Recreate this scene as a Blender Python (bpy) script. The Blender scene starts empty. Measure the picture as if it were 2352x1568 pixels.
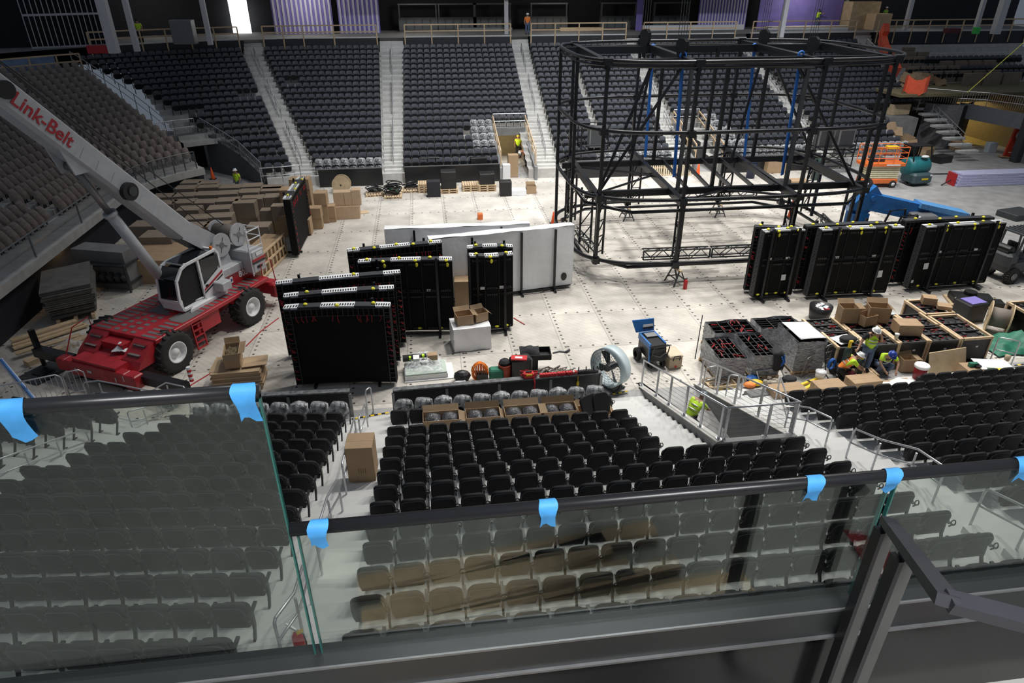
import bpy, math, random
from mathutils import Vector, Matrix
random.seed(7)
R=math.radians; PI=math.pi
COL=bpy.context.scene.collection
# ---------------------------------------------------------------- camera (solved from the deck joints and the plumb lines)
FPX=1534.80; PIT=0.502682609; ROL=-0.00119772; YAW=0.126402708; CH=12.5; CX,CY=1176.0,784.0
_f=Vector((math.sin(YAW)*math.cos(PIT),math.cos(YAW)*math.cos(PIT),-math.sin(PIT)))
_r=Vector((math.cos(YAW),-math.sin(YAW),0)); _u=_r.cross(_f)
CR=_r*math.cos(ROL)+_u*math.sin(ROL); CU=-_r*math.sin(ROL)+_u*math.cos(ROL); CF=_f
CAM=Vector((0,0,CH))
def ray(u,v): return CR*((u-CX)/FPX)-CU*((v-CY)/FPX)+CF
def PZ(u,v,z=0.0):
    d=ray(u,v); return CAM+d*((z-CH)/d.z)
def PY(u,v,y):
    d=ray(u,v); return CAM+d*(y/d.y)
def PX(u,v,x):
    d=ray(u,v); return CAM+d*(x/d.x)
def PD(u,v,t): return CAM+ray(u,v)*t
def depth(p): return (Vector(p)-CAM).dot(CF)
def proj(p):
    q=Vector(p)-CAM; d=q.dot(CF)
    return (CX+FPX*q.dot(CR)/d, CY-FPX*q.dot(CU)/d, d)
cd=bpy.data.cameras.new('camera'); co=bpy.data.objects.new('camera',cd); COL.objects.link(co)
cd.sensor_width=36; cd.lens=FPX*36/2352; cd.clip_start=.02; cd.clip_end=400
co.matrix_world=Matrix(((CR.x,CU.x,-CF.x,0),(CR.y,CU.y,-CF.y,0),(CR.z,CU.z,-CF.z,CH),(0,0,0,1)))
bpy.context.scene.camera=co
# ---------------------------------------------------------------- materials
MATS={}
def mat(name,col,rough=.6,metal=0,var=.12,scale=6,bump=0,bscale=60,spec=.5,emit=None,stretch=None):
    if name in MATS: return MATS[name]
    m=bpy.data.materials.new(name); m.use_nodes=True; nt=m.node_tree; b=nt.nodes['Principled BSDF']
    b.inputs['Roughness'].default_value=rough; b.inputs['Metallic'].default_value=metal
    b.inputs['Specular IOR Level'].default_value=spec
    tc=nt.nodes.new('ShaderNodeTexCoord'); src=tc.outputs['Object']
    if stretch:
        mp=nt.nodes.new('ShaderNodeMapping'); mp.inputs['Scale'].default_value=stretch
        nt.links.new(src,mp.inputs['Vector']); src=mp.outputs['Vector']
    if var>0:
        n=nt.nodes.new('ShaderNodeTexNoise'); n.inputs['Scale'].default_value=scale; n.inputs['Detail'].default_value=5
        nt.links.new(src,n.inputs['Vector'])
        rp=nt.nodes.new('ShaderNodeMapRange'); rp.inputs['From Min'].default_value=.25; rp.inputs['From Max'].default_value=.75
        rp.inputs['To Min'].default_value=1-var; rp.inputs['To Max'].default_value=1+var
        nt.links.new(n.outputs['Fac'],rp.inputs['Value'])
        mx=nt.nodes.new('ShaderNodeVectorMath'); mx.operation='SCALE'
        mx.inputs[0].default_value=col[:3]; nt.links.new(rp.outputs['Result'],mx.inputs['Scale'])
        nt.links.new(mx.outputs['Vector'],b.inputs['Base Color'])
    else: b.inputs['Base Color'].default_value=(*col[:3],1)
    if bump>0:
        n2=nt.nodes.new('ShaderNodeTexNoise'); n2.inputs['Scale'].default_value=bscale; n2.inputs['Detail'].default_value=4
        nt.links.new(src,n2.inputs['Vector'])
        bp=nt.nodes.new('ShaderNodeBump'); bp.inputs['Strength'].default_value=bump; bp.inputs['Distance'].default_value=.03
        nt.links.new(n2.outputs['Fac'],bp.inputs['Height']); nt.links.new(bp.outputs['Normal'],b.inputs['Normal'])
    if emit:
        b.inputs['Emission Color'].default_value=(*col[:3],1); b.inputs['Emission Strength'].default_value=emit
    MATS[name]=m; return m
M_conc=mat('concrete',(.52,.51,.48),.85,var=.16,scale=2.5,bump=.15,bscale=30)
M_concd=mat('dark concrete',(.2,.2,.2),.85,var=.22,scale=2,bump=.2,bscale=20)
M_block=mat('concrete block',(.16,.16,.165),.9,var=.25,scale=7,bump=.4,bscale=12)
M_fabric=mat('black seat fabric',(.012,.0125,.014),.75,var=.25,scale=90,bump=.1,bscale=400,spec=.35)
M_shell=mat('charcoal seat shell',(.06,.063,.078),.5,var=.1,scale=20,spec=.5)
M_blackp=mat('black plastic',(.014,.014,.016),.42,var=.1)
M_black=mat('black paint',(.012,.0125,.014),.38,var=.15,scale=10)
M_steelb=mat('black painted steel',(.007,.008,.011),.35,metal=.0,var=.2,scale=12,spec=.45)
M_galv=mat('galvanised steel',(.52,.53,.55),.42,metal=.75,var=.18,scale=30)
M_gstl=mat('grey steel',(.24,.245,.25),.45,metal=.6,var=.12,scale=15)
M_wood=mat('pine lumber',(.62,.46,.29),.75,var=.2,scale=5,stretch=(1,1,6),bump=.1)
M_ply=mat('plywood',(.55,.42,.26),.75,var=.2,scale=3,bump=.1)
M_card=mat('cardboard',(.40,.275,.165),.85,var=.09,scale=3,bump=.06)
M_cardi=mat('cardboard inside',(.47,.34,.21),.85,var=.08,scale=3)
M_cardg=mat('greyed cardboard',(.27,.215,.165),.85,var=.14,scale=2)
M_white=mat('white paint',(.78,.79,.8),.45,var=.05,scale=6)
M_wsheet=mat('white plastic sheeting',(.86,.87,.89),.4,var=.04,scale=3,bump=.35,bscale=5)
M_boomg=mat('light grey machine paint',(.47,.48,.5),.5,var=.08,scale=4,bump=.02)
M_red=mat('red machine paint',(.40,.02,.028),.4,var=.22,scale=3)
M_redp=mat('bright red plastic',(.55,.02,.025),.4,var=.1)
M_grip=mat('grey grip tape',(.15,.145,.145),.9,var=.2,scale=30)
M_rub=mat('tyre rubber',(.025,.024,.024),.85,var=.25,scale=20,bump=.2)
M_glassd=mat('dark cab glass',(.012,.015,.018),.08,var=0,spec=.8)
M_orange=mat('orange paint',(.75,.17,.035),.45,var=.1)
M_cone=mat('orange cone plastic',(.85,.11,.02),.5,var=.06)
M_cream=mat('cream paint',(.72,.68,.45),.5,var=.1)
M_blue=mat('blue machine paint',(.02,.16,.47),.4,var=.12)
M_sling=mat('blue sling webbing',(.008,.11,.42),.6,var=.15,scale=30)
M_tape=mat('blue masking tape',(.07,.36,.78),.6,var=.12,scale=30)
M_teal=mat('teal machine paint',(.02,.17,.19),.4,var=.1)
M_hiv=mat('high visibility yellow green',(.55,.85,.03),.6,var=.06)
M_hor=mat('high visibility orange',(.9,.25,.04),.6,var=.06)
M_skin=mat('skin',(.42,.24,.16),.55,var=.06)
M_jean=mat('blue denim',(.11,.16,.27),.85,var=.15,scale=20)
M_dark=mat('dark cloth',(.018,.018,.022),.85,var=.15)
M_yel=mat('yellow foam',(.88,.82,.06),.7,var=.15,scale=8)
M_yelp=mat('yellow plastic',(.8,.55,.02),.45,var=.06)
M_paper=mat('white paper',(.8,.8,.79),.7,var=.04)
M_purple=mat('purple sheathing',(.2,.16,.48),.7,var=.12,scale=2)
M_tan=mat('tan plastic',(.45,.36,.24),.6,var=.1)
M_green=mat('green tarpaulin',(.015,.16,.095),.6,var=.3,scale=5,bump=.3,bscale=8)
M_navy=mat('navy plastic',(.012,.02,.06),.5,var=.1)
M_gasket=mat('pale blue grey paint',(.55,.65,.68),.4,var=.05)
M_wire=mat('red wire',(.4,.015,.02),.6,var=.05)
M_lift=mat('dark grey steel',(.07,.075,.08),.5,metal=.5,var=.15)  # darker metal tone than the grey steel
M_foil=mat('stretch wrap',(.42,.43,.45),.2,metal=.35,var=.95,scale=7,bump=1.0,bscale=16,stretch=(1,1,6),spec=.9)  # strong noise paints glints of clear film over black into the colour
M_brownp=mat('dusty paper wrap',(.25,.205,.18),.85,var=.3,scale=9,bump=.4,bscale=12)
M_rope=mat('grey rope',(.22,.19,.17),.9,var=.25,scale=30)
def glassy(name,alpha,col,rough=.25,bumpy=0):
    m=bpy.data.materials.new(name); m.use_nodes=True; nt=m.node_tree; nt.nodes.clear()
    o=nt.nodes.new('ShaderNodeOutputMaterial'); t=nt.nodes.new('ShaderNodeBsdfTransparent'); g=nt.nodes.new('ShaderNodeBsdfPrincipled')
    g.inputs['Base Color'].default_value=(*col,1); g.inputs['Roughness'].default_value=rough
    x=nt.nodes.new('ShaderNodeMixShader')
    if bumpy:
        tc=nt.nodes.new('ShaderNodeTexCoord'); n=nt.nodes.new('ShaderNodeTexNoise'); n.inputs['Scale'].default_value=bumpy; n.inputs['Detail'].default_value=6
        nt.links.new(tc.outputs['Object'],n.inputs['Vector'])
        mr=nt.nodes.new('ShaderNodeMapRange'); mr.inputs['From Min'].default_value=.35; mr.inputs['From Max'].default_value=.7
        mr.inputs['To Min'].default_value=max(0,alpha-.3); mr.inputs['To Max'].default_value=min(1,alpha+.35)
        nt.links.new(n.outputs['Fac'],mr.inputs['Value']); nt.links.new(mr.outputs['Result'],x.inputs['Fac'])
        b=nt.nodes.new('ShaderNodeBump'); b.inputs['Strength'].default_value=.8; b.inputs['Distance'].default_value=.04
        nt.links.new(n.outputs['Fac'],b.inputs['Height']); nt.links.new(b.outputs['Normal'],g.inputs['Normal'])
    else: x.inputs['Fac'].default_value=alpha
    nt.links.new(t.outputs[0],x.inputs[1]); nt.links.new(g.outputs[0],x.inputs[2]); nt.links.new(x.outputs[0],o.inputs['Surface'])
    MATS[name]=m; return m
M_film=glassy('clear plastic film',.34,(.8,.82,.85),.22,9)
def pane_mat():
    m=bpy.data.materials.new('tempered glass pane'); m.use_nodes=True; nt=m.node_tree; nt.nodes.clear()
    o=nt.nodes.new('ShaderNodeOutputMaterial'); t=nt.nodes.new('ShaderNodeBsdfTransparent'); g=nt.nodes.new('ShaderNodeBsdfGlossy')
    t.inputs['Color'].default_value=(.86,.9,.87,1); g.inputs['Roughness'].default_value=.0; g.inputs['Color'].default_value=(.95,1,.97,1)
    fr=nt.nodes.new('ShaderNodeFresnel'); fr.inputs['IOR'].default_value=1.55
    k=nt.nodes.new('ShaderNodeMath'); k.operation='MULTIPLY'; k.inputs[1].default_value=1.25
    ge=nt.nodes.new('ShaderNodeNewGeometry'); io=nt.nodes.new('ShaderNodeMath'); io.operation='MULTIPLY_ADD'; io.inputs[1].default_value=1/1.55-1.55; io.inputs[2].default_value=1.55
    nt.links.new(ge.outputs['Backfacing'],io.inputs[0]); nt.links.new(io.outputs[0],fr.inputs['IOR'])
    x=nt.nodes.new('ShaderNodeMixShader'); nt.links.new(fr.outputs[0],k.inputs[0]); nt.links.new(k.outputs[0],x.inputs['Fac'])
    nt.links.new(t.outputs[0],x.inputs[1]); nt.links.new(g.outputs[0],x.inputs[2]); nt.links.new(x.outputs[0],o.inputs['Surface'])
    return m
M_pane=pane_mat()
# ---------------------------------------------------------------- mesh builder
def frame_of(d):
    d=Vector(d).normalized(); a=Vector((0,0,1)) if abs(d.z)<.95 else Vector((0,1,0))
    x=a.cross(d).normalized(); return x,d.cross(x),d
class MB:
    def __init__(s,T=None): s.v=[]; s.f=[]; s.m=[]; s.mats=[]; s.cur=0; s.T=T
    def use(s,m):
        if m not in s.mats: s.mats.append(m)
        s.cur=s.mats.index(m); return s
    def add(s,vs,fs):
        b=len(s.v)
        if s.T is not None: vs=[s.T@Vector(v) for v in vs]
        s.v.extend([tuple(v) for v in vs]); s.f.extend([tuple(i+b for i in f) for f in fs]); s.m.extend([s.cur]*len(fs)); return s
    def hexa(s,p):   # 8 points: bottom 4 ccw, top 4 ccw
        return s.add(p,[(3,2,1,0),(4,5,6,7),(0,1,5,4),(1,2,6,5),(2,3,7,6),(3,0,4,7)])
    def box(s,c,d,rz=0,bev=0,rx=0,ry=0):
        hx,hy,hz=d[0]/2,d[1]/2,d[2]/2; M=Matrix.Translation(c)@Matrix.Rotation(rz,4,'Z')@Matrix.Rotation(rx,4,'X')@Matrix.Rotation(ry,4,'Y')
        if bev<=0:
            p=[(-hx,-hy,-hz),(hx,-hy,-hz),(hx,hy,-hz),(-hx,hy,-hz),(-hx,-hy,hz),(hx,-hy,hz),(hx,hy,hz),(-hx,hy,hz)]
            return s.hexa([M@Vector(q) for q in p])
        b=min(bev,hx*.9,hy*.9,hz*.9); vs=[]; fs=[]
        def ring(x,y,z): return [(-x+b,-y,z),(x-b,-y,z),(x,-y+b,z),(x,y-b,z),(x-b,y,z),(-x+b,y,z),(-x,y-b,z),(-x,-y+b,z)]
        for x,y,z in ((hx-b,hy-b,-hz),(hx,hy,-hz+b),(hx,hy,hz-b),(hx-b,hy-b,hz)): vs+=[M@Vector(q) for q in ring(x,y,z)]
        for k in range(3):
            for i in range(8): j=(i+1)%8; fs.append((k*8+i,k*8+j,k*8+8+j,k*8+8+i))
        fs.append(tuple(range(7,-1,-1))); fs.append(tuple(range(24,32))); return s.add(vs,fs)
    def bar(s,a,b,w,h=None,up=None):   # rectangular bar from a to b
        a=Vector(a); b=Vector(b); h=h or w; x,y,d=frame_of(b-a)
        if up is not None:
            y=Vector(up); y=(y-d*y.dot(d)).normalized(); x=y.cross(d)
        o=[(-w/2,-h/2),(w/2,-h/2),(w/2,h/2),(-w/2,h/2)]
        return s.hexa([a+x*p+y*q for p,q in o]+[b+x*p+y*q for p,q in o])
    def tube(s,a,b,r,n=8,r2=None,cap=True):
        a=Vector(a); b=Vector(b); x,y,d=frame_of(b-a); r2=r if r2 is None else r2
        vs=[a+(x*math.cos(2*PI*i/n)+y*math.sin(2*PI*i/n))*r for i in range(n)]+[b+(x*math.cos(2*PI*i/n)+y*math.sin(2*PI*i/n))*r2 for i in range(n)]
        fs=[(i,(i+1)%n,n+(i+1)%n,n+i) for i in range(n)]
        if cap: fs+=[tuple(range(n-1,-1,-1)),tuple(range(n,2*n))]
        return s.add(vs,fs)
    def path(s,pts,r,n=6,closed=False):
        pts=[Vector(p) for p in pts]; m=len(pts); vs=[]; fs=[]; px=None
        for i,p in enumerate(pts):
            if closed: d=pts[(i+1)%m]-pts[i-1]
            else: d=pts[min(i+1,m-1)]-pts[max(i-1,0)]
            d.normalize()
            if px is None: x,y,_=frame_of(d)
            else:
                x=px-d*px.dot(d)
                x=x.normalized() if x.length>1e-5 else frame_of(d)[0]
                y=d.cross(x)
            px=x; rr=r[i] if isinstance(r,(list,tuple)) else r
            vs+=[p+(x*math.cos(2*PI*k/n)+y*math.sin(2*PI*k/n))*rr for k in range(n)]
        for i in range(m if closed else m-1):
            j=(i+1)%m
            for k in range(n): l=(k+1)%n; fs.append((i*n+k,i*n+l,j*n+l,j*n+k))
        if not closed: fs+=[tuple(range(n-1,-1,-1)),tuple(range((m-1)*n,m*n))]
        return s.add(vs,fs)
    def prism(s,poly,h,M=None):    # poly in xy, extruded along z by h, then M
        n=len(poly); M=M or Matrix.Identity(4)
        vs=[M@Vector((x,y,0)) for x,y in poly]+[M@Vector((x,y,h)) for x,y in poly]
        return s.add(vs,[tuple(range(n-1,-1,-1)),tuple(range(n,2*n))]+[(i,(i+1)%n,n+(i+1)%n,n+i) for i in range(n)])
    def lathe(s,prof,n=16,M=None,arc=2*PI):   # prof: (r,z) list about z
        M=M or Matrix.Identity(4); vs=[]; fs=[]; k=len(prof)
        for i in range(n):
            a=arc*i/n
            vs+=[M@Vector((r*math.cos(a),r*math.sin(a),z)) for r,z in prof]
        for i in range(n):
            j=(i+1)%n
            for q in range(k-1): fs.append((i*k+q,j*k+q,j*k+q+1,i*k+q+1))
        return s.add(vs,fs)
    def ball(s,c,r,n=10,m=6,sq=(1,1,1)):
        c=Vector(c); vs=[]; fs=[]
        for i in range(m+1):
            t=PI*i/m
            for k in range(n):
                a=2*PI*k/n; vs.append(c+Vector((r*sq[0]*math.sin(t)*math.cos(a),r*sq[1]*math.sin(t)*math.sin(a),r*sq[2]*math.cos(t))))
        for i in range(m):
            for k in range(n): l=(k+1)%n; fs.append((i*n+k,(i+1)*n+k,(i+1)*n+l,i*n+l))
        return s.add(vs,fs)
    def grid(s,nx,ny,fn):
        vs=[Vector(fn(i/nx,j/ny)) for j in range(ny+1) for i in range(nx+1)]
        w=nx+1; return s.add(vs,[(j*w+i,j*w+i+1,(j+1)*w+i+1,(j+1)*w+i) for j in range(ny) for i in range(nx)])
    def mesh(s,name,smooth=False):
        me=bpy.data.meshes.new(name); me.from_pydata(s.v,[],s.f)
        for m in s.mats: me.materials.append(m)
        me.polygons.foreach_set('material_index',s.m)
        if smooth: me.polygons.foreach_set('use_smooth',[True]*len(s.f))
        me.update(); return me
    def build(s,name,parent=None,smooth=False,world=False,m=None):
        if m is not None: s.mats=[m]; s.m=[0]*len(s.f)
        o=bpy.data.objects.new(name,s.mesh(name,smooth)); COL.objects.link(o)
        if parent:
            o.parent=parent
            if world: o.matrix_parent_inverse=WM[parent.name].inverted()
        else: WM[o.name]=Matrix.Identity(4)
        return o
WM={}
def tag(o,label,cat,group=None,kind=None):
    if label: o['label']=label
    if cat: o['category']=cat
    if group: o['group']=group
    if kind: o['kind']=kind
    return o
def thing(name,label,cat,loc=(0,0,0),rz=0,group=None,rx=0,ry=0):
    o=bpy.data.objects.new(name,None); COL.objects.link(o); o.empty_display_size=.2
    o.location=loc; o.rotation_euler=(rx,ry,rz)
    from mathutils import Euler
    WM[o.name]=Matrix.Translation(loc)@Euler((rx,ry,rz)).to_matrix().to_4x4()
    return tag(o,label,cat,group)
def struct(mb,name,m=None,smooth=False):
    o=mb.build(name,smooth=smooth,m=m); o['kind']='structure'; return o
def dup(root,loc,rz=0,label=None,group=None,name=None,scale=None):
    r=root.copy(); COL.objects.link(r); r.location=loc; r.rotation_euler=(0,0,rz)
    if scale: r.scale=scale
    if label: r['label']=label
    if group: r['group']=group
    WM[r.name]=Matrix.Translation(loc)@Matrix.Rotation(rz,4,'Z')
    for ch in list(root.children):
        c=ch.copy(); COL.objects.link(c); c.parent=r
        for g in list(ch.children):
            d=g.copy(); COL.objects.link(d); d.parent=c
    return r
ORD='first second third fourth fifth sixth seventh eighth ninth tenth eleventh twelfth thirteenth fourteenth fifteenth sixteenth seventeenth eighteenth nineteenth twentieth'.split()
def orr(i):
    if i<20: return ORD[i]
    return 'twenty-'+ORD[i-20] if i<29 else 'thirtieth'
def rpoly(w,h,r,n=4):   # rounded rectangle centred
    out=[]
    for cx,cy,a in ((w/2-r,h/2-r,0),(-w/2+r,h/2-r,90),(-w/2+r,-h/2+r,180),(w/2-r,-h/2+r,270)):
        for i in range(n+1):
            t=R(a+90*i/n); out.append((cx+r*math.cos(t),cy+r*math.sin(t)))
    return out
# ---------------------------------------------------------------- floor
def deck_material():
    m=bpy.data.materials.new('arena floor deck'); m.use_nodes=True; nt=m.node_tree; b=nt.nodes['Principled BSDF']
    def N(op,a,c=None,d=None):
        n=nt.nodes.new('ShaderNodeMath'); n.operation=op
        for i,q in enumerate((a,c,d)):
            if q is None: continue
            if isinstance(q,(int,float)): n.inputs[i].default_value=q
            else: nt.links.new(q,n.inputs[i])
        return n.outputs[0]
    tc=nt.nodes.new('ShaderNodeTexCoord'); sp=nt.nodes.new('ShaderNodeSeparateXYZ'); nt.links.new(tc.outputs['Object'],sp.inputs[0])
    PXW,PYW=1.957,2.87
    u=N('DIVIDE',N('SUBTRACT',sp.outputs['X'],4.70),PXW); v=N('DIVIDE',N('SUBTRACT',sp.outputs['Y'],24.57),PYW)
    fu=N('MULTIPLY',N('FRACT',u),PXW); fv=N('MULTIPLY',N('FRACT',v),PYW)
    su=N('LESS_THAN',fu,.028); sv=N('LESS_THAN',fv,.028); seam=N('MAXIMUM',su,sv)
    def hole(a,off,bb,step,bw):
        da=N('SUBTRACT',a,off); q=N('MULTIPLY',N('SUBTRACT',N('FRACT',N('DIVIDE',bb,step)),.5),step)
        return N('LESS_THAN',N('ADD',N('MULTIPLY',da,da),N('MULTIPLY',q,q)),bw*bw)
    hm=N('MAXIMUM',hole(fu,.15,fv,PYW/9,.05),hole(fv,.17,fu,PXW/4,.05))
    cell=nt.nodes.new('ShaderNodeCombineXYZ'); nt.links.new(N('FLOOR',u),cell.inputs[0]); nt.links.new(N('FLOOR',v),cell.inputs[1])
    wn=nt.nodes.new('ShaderNodeTexWhiteNoise'); nt.links.new(cell.outputs[0],wn.inputs['Vector'])
    tone=N('MULTIPLY_ADD',wn.outputs['Value'],.24,.84)
    n1=nt.nodes.new('ShaderNodeTexNoise'); n1.inputs['Scale'].default_value=.7; n1.inputs['Detail'].default_value=8; n1.inputs['Roughness'].default_value=.65
    nt.links.new(tc.outputs['Object'],n1.inputs['Vector'])
    st=nt.nodes.new('ShaderNodeMapping'); st.inputs['Scale'].default_value=(.22,1.6,1); nt.links.new(tc.outputs['Object'],st.inputs['Vector'])
    n2=nt.nodes.new('ShaderNodeTexNoise'); n2.inputs['Scale'].default_value=1.2; n2.inputs['Detail'].default_value=7; nt.links.new(st.outputs[0],n2.inputs['Vector'])
    # streaks darken the deck colour inside an oval under the steelwork
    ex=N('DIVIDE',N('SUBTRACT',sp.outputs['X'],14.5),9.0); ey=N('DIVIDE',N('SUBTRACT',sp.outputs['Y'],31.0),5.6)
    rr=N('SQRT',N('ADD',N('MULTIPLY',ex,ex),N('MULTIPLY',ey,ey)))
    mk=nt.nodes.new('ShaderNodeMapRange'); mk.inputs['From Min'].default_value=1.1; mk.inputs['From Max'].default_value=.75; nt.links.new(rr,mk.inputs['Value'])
    strk=N('MULTIPLY',mk.outputs[0],N('MULTIPLY',N('GREATER_THAN',n2.outputs['Fac'],.54),.42))
    d1=nt.nodes.new('ShaderNodeMapRange'); d1.inputs['From Min'].default_value=.3; d1.inputs['From Max'].default_value=.7; d1.inputs['To Min'].default_value=.72; d1.inputs['To Max'].default_value=1.16
    nt.links.new(n1.outputs['Fac'],d1.inputs['Value'])
    # chevron tread pattern
    wv=nt.nodes.new('ShaderNodeTexWave'); wv.wave_type='BANDS'; wv.bands_direction='DIAGONAL'; wv.inputs['Scale'].default_value=2.2; wv.inputs['Distortion'].default_value=2.5; wv.inputs['Detail Scale'].default_value=3
    nt.links.new(tc.outputs['Object'],wv.inputs['Vector'])
    tr=N('MULTIPLY_ADD',wv.outputs['Fac'],.07,.965)
    k=N('MULTIPLY',N('MULTIPLY',tone,d1.outputs[0]),tr)
    k=N('MULTIPLY',k,N('SUBTRACT',1.0,N('MULTIPLY',seam,.38))); k=N('MULTIPLY',k,N('SUBTRACT',1.0,strk)); k=N('MULTIPLY',k,N('SUBTRACT',1.0,N('MULTIPLY',hm,.86)))
    mx=nt.nodes.new('ShaderNodeVectorMath'); mx.operation='SCALE'; mx.inputs[0].default_value=(.60,.565,.51); nt.links.new(k,mx.inputs['Scale'])
    nt.links.new(mx.outputs['Vector'],b.inputs['Base Color']); b.inputs['Roughness'].default_value=.6; b.inputs['Specular IOR Level'].default_value=.35
    bp=nt.nodes.new('ShaderNodeBump'); bp.inputs['Strength'].default_value=.25; bp.inputs['Distance'].default_value=.01; nt.links.new(wv.outputs['Fac'],bp.inputs['Height']); nt.links.new(bp.outputs[0],b.inputs['Normal'])
    return m
M_deck=deck_material()
M_slab=mat('bare arena slab',(.34,.335,.33),.75,var=.22,scale=1.3,bump=.1,bscale=25)
mb=MB(); mb.add([(-17.5,18.6,0),(27.5,18.6,0),(27.5,46,0),(-17.5,46,0)],[(0,1,2,3)]); struct(mb,'floor',M_deck)
mb=MB(); mb.add([(27.5,18.6,0),(60,18.6,0),(60,66,0),(27.5,66,0)],[(0,1,2,3)])
mb.add([(-50,-2,0),(60,-2,0),(60,18.6,0),(-50,18.6,0)],[(0,1,2,3)]); mb.add([(-50,18.6,0),(-17.5,18.6,0),(-17.5,66,0),(-50,66,0)],[(0,1,2,3)]); mb.add([(-17.5,46,0),(27.5,46,0),(27.5,66,0),(-17.5,66,0)],[(0,1,2,3)])
struct(mb,'floor_slab',M_slab)
# ---------------------------------------------------------------- stands
ND,NRISE=.82,.297
def nz(j): return .35+NRISE*j          # near tread height
def nY(j): return 16.5-ND*j            # y of the seat-back tops of near row j (straight block)
FD,FR=.855,.30
def fz(j): return .65+FR*j
def fY(j): return 46.25+FD*j
def terrace_strip(mb,path0,path1,z0,z1):   # tread z1 between two polylines + riser at path0 from z0 up to z1
    n=len(path0)
    for i in range(n-1):
        a,b,c,d=path0[i],path0[i+1],path1[i+1],path1[i]
        mb.add([(a[0],a[1],z0),(b[0],b[1],z0),(b[0],b[1],z1),(a[0],a[1],z1)],[(0,1,2,3)])
        mb.add([(a[0],a[1],z1),(b[0],b[1],z1),(c[0],c[1],z1),(d[0],d[1],z1)],[(0,1,2,3)])
# near straight terraces: three spans in x, split round the tunnel mouth
def near_edge(j): return nY(j)+.80     # front edge of tread j
def seg(x0,x1,y0,y1): return [(x0,y0),(x1,y0)],[(x0,y1),(x1,y1)]
mb=MB()
for j in range(-1,15):
    z0,z1=max(0,nz(j-1)) if j>-1 else 0,nz(j)
    spans=[(-3.05,5.0)] if j<6 else [(-3.05,9.0)]
    if j<6: spans=[(-3.05,6.75)]; 
    for x0,x1 in spans+[(9.0,45)]:
        p,q=seg(x0,x1,near_edge(j),near_edge(j+1)); terrace_strip(mb,p,q,z0,z1)
    # left block swings towards the corner
    def tl(x,y): return (x,y-.10*(x+3.05))
    p=[tl(x,near_edge(j)) for x in (-3.05,-5,-7.3,-9.2)]; q=[tl(x,near_edge(j+1)) for x in (-3.05,-5,-7.3,-9.2)]
    a=lambda x,y: (x,y+.615+.34*(-9.2-x))
    p+=[a(x,near_edge(j)) for x in (-9.21,-12,-16,-22)]; q+=[a(x,near_edge(j+1)) for x in (-9.21,-12,-16,-22)]
    terrace_strip(mb,p[::-1],q[::-1],z0,z1)
# half steps in the aisles
for j in range(-1,14):
    for x0,x1 in ((-2.95,-1.42),(5.2,6.75) if j<5 else (0,0),(9.2,10.3),(-9.3,-8.2)):
        if x1==x0: continue
        yy=near_edge(j+1); off=.62 if x0==-9.3 else 0
        mb.box(((x0+x1)/2,yy+off+.2,nz(j)+NRISE/4),(x1-x0,.4,NRISE/2))
struct(mb,'floor_near_terrace',mat('near terrace concrete',(.60,.60,.585),.8,var=.1,scale=1.2,bump=.05,bscale=40))
# far bowl: straight run and the corner on the left
FC=(-8.7,37.0)
def bowl_pt(s,Rr):     # s<0: degrees round the left corner; s>=0: metres along x from the corner
    if s<0: a=R(-s); return (FC[0]-Rr*math.sin(a),FC[1]+Rr*math.cos(a))
    return (FC[0]+s,FC[1]+Rr)
def frad(j): return fY(j)-FC[1]
FEND=48.6; FEND2=66.0
mb=MB()
SS=[-33,-28,-24,-20,-16,-12,-8,-4,0,14.0]; SS2=[15.7,27.2]; SS3=[29.0,44.6]
for j in range(0,21):
    r0,r1=frad(j)-.42,frad(j+1)-.42; z0=0 if j==0 else fz(j-1)
    if j==20: r1=r0+1.2
    runs=[[s for s in SS if s>=(-13 if j<6 else -41)]+[15.7,28.0,29.4,44.6 if j<9 else FEND2]] if j>=6 else [[s for s in SS if s>=-13],SS2,SS3]
    for run in runs: terrace_strip(mb,[bowl_pt(s,r0) for s in run],[bowl_pt(s,r1) for s in run],z0,fz(j))
struct(mb,'floor_far_terrace',M_conc)
def aisle_line(xb,xt,j): return xb+(xt-xb)*j/19
AISLES=[(-8.9,-7.4,-14.4,-12.7),(-2.95,-1.55,-3.35,-1.3),(7.6,9.1,8.0,9.55),(17.3,18.7,18.2,19.6),(28.2,29.6,28.3,29.7),(39.7,41.5,39.9,41.9)]
mb=MB()
for a in AISLES:
    for j in range(0,20):
        x0,x1=aisle_line(a[0],a[2],j)+.08,aisle_line(a[1],a[3],j)-.08
        cx=(x0+x1)/2; rr=frad(j)+.42-.3
        y=FC[1]+(math.sqrt(rr*rr-(cx-FC[0])**2) if cx<FC[0] else rr)
        mb.box((cx,y+.08,fz(j)+FR/4),(x1-x0,.42,FR/2))
        mb.box((cx,y+.5-.45-.22-.26,fz(j)+.006),(x1-x0,.05,.012))
for g in ((-14.5,-12.75),(-3.35,-1.3),(8.0,9.55),(18.2,19.6),(28.3,29.7),(39.9,41.9)):
    for q in range(4):
        rr=frad(20)-.42+.18+.22*q; cx=(g[0]+g[1])/2; y=FC[1]+(math.sqrt(rr*rr-(cx-FC[0])**2) if cx<FC[0] else rr)
        mb.box((cx,y+.3,(fz(20)+fz(20)+.27*(q+1))/2),(g[1]-g[0],.6,.27*(q+1)))
struct(mb,'floor_aisle_steps',mat('pale step concrete',(.66,.65,.62),.85,var=.12,scale=4))
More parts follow.
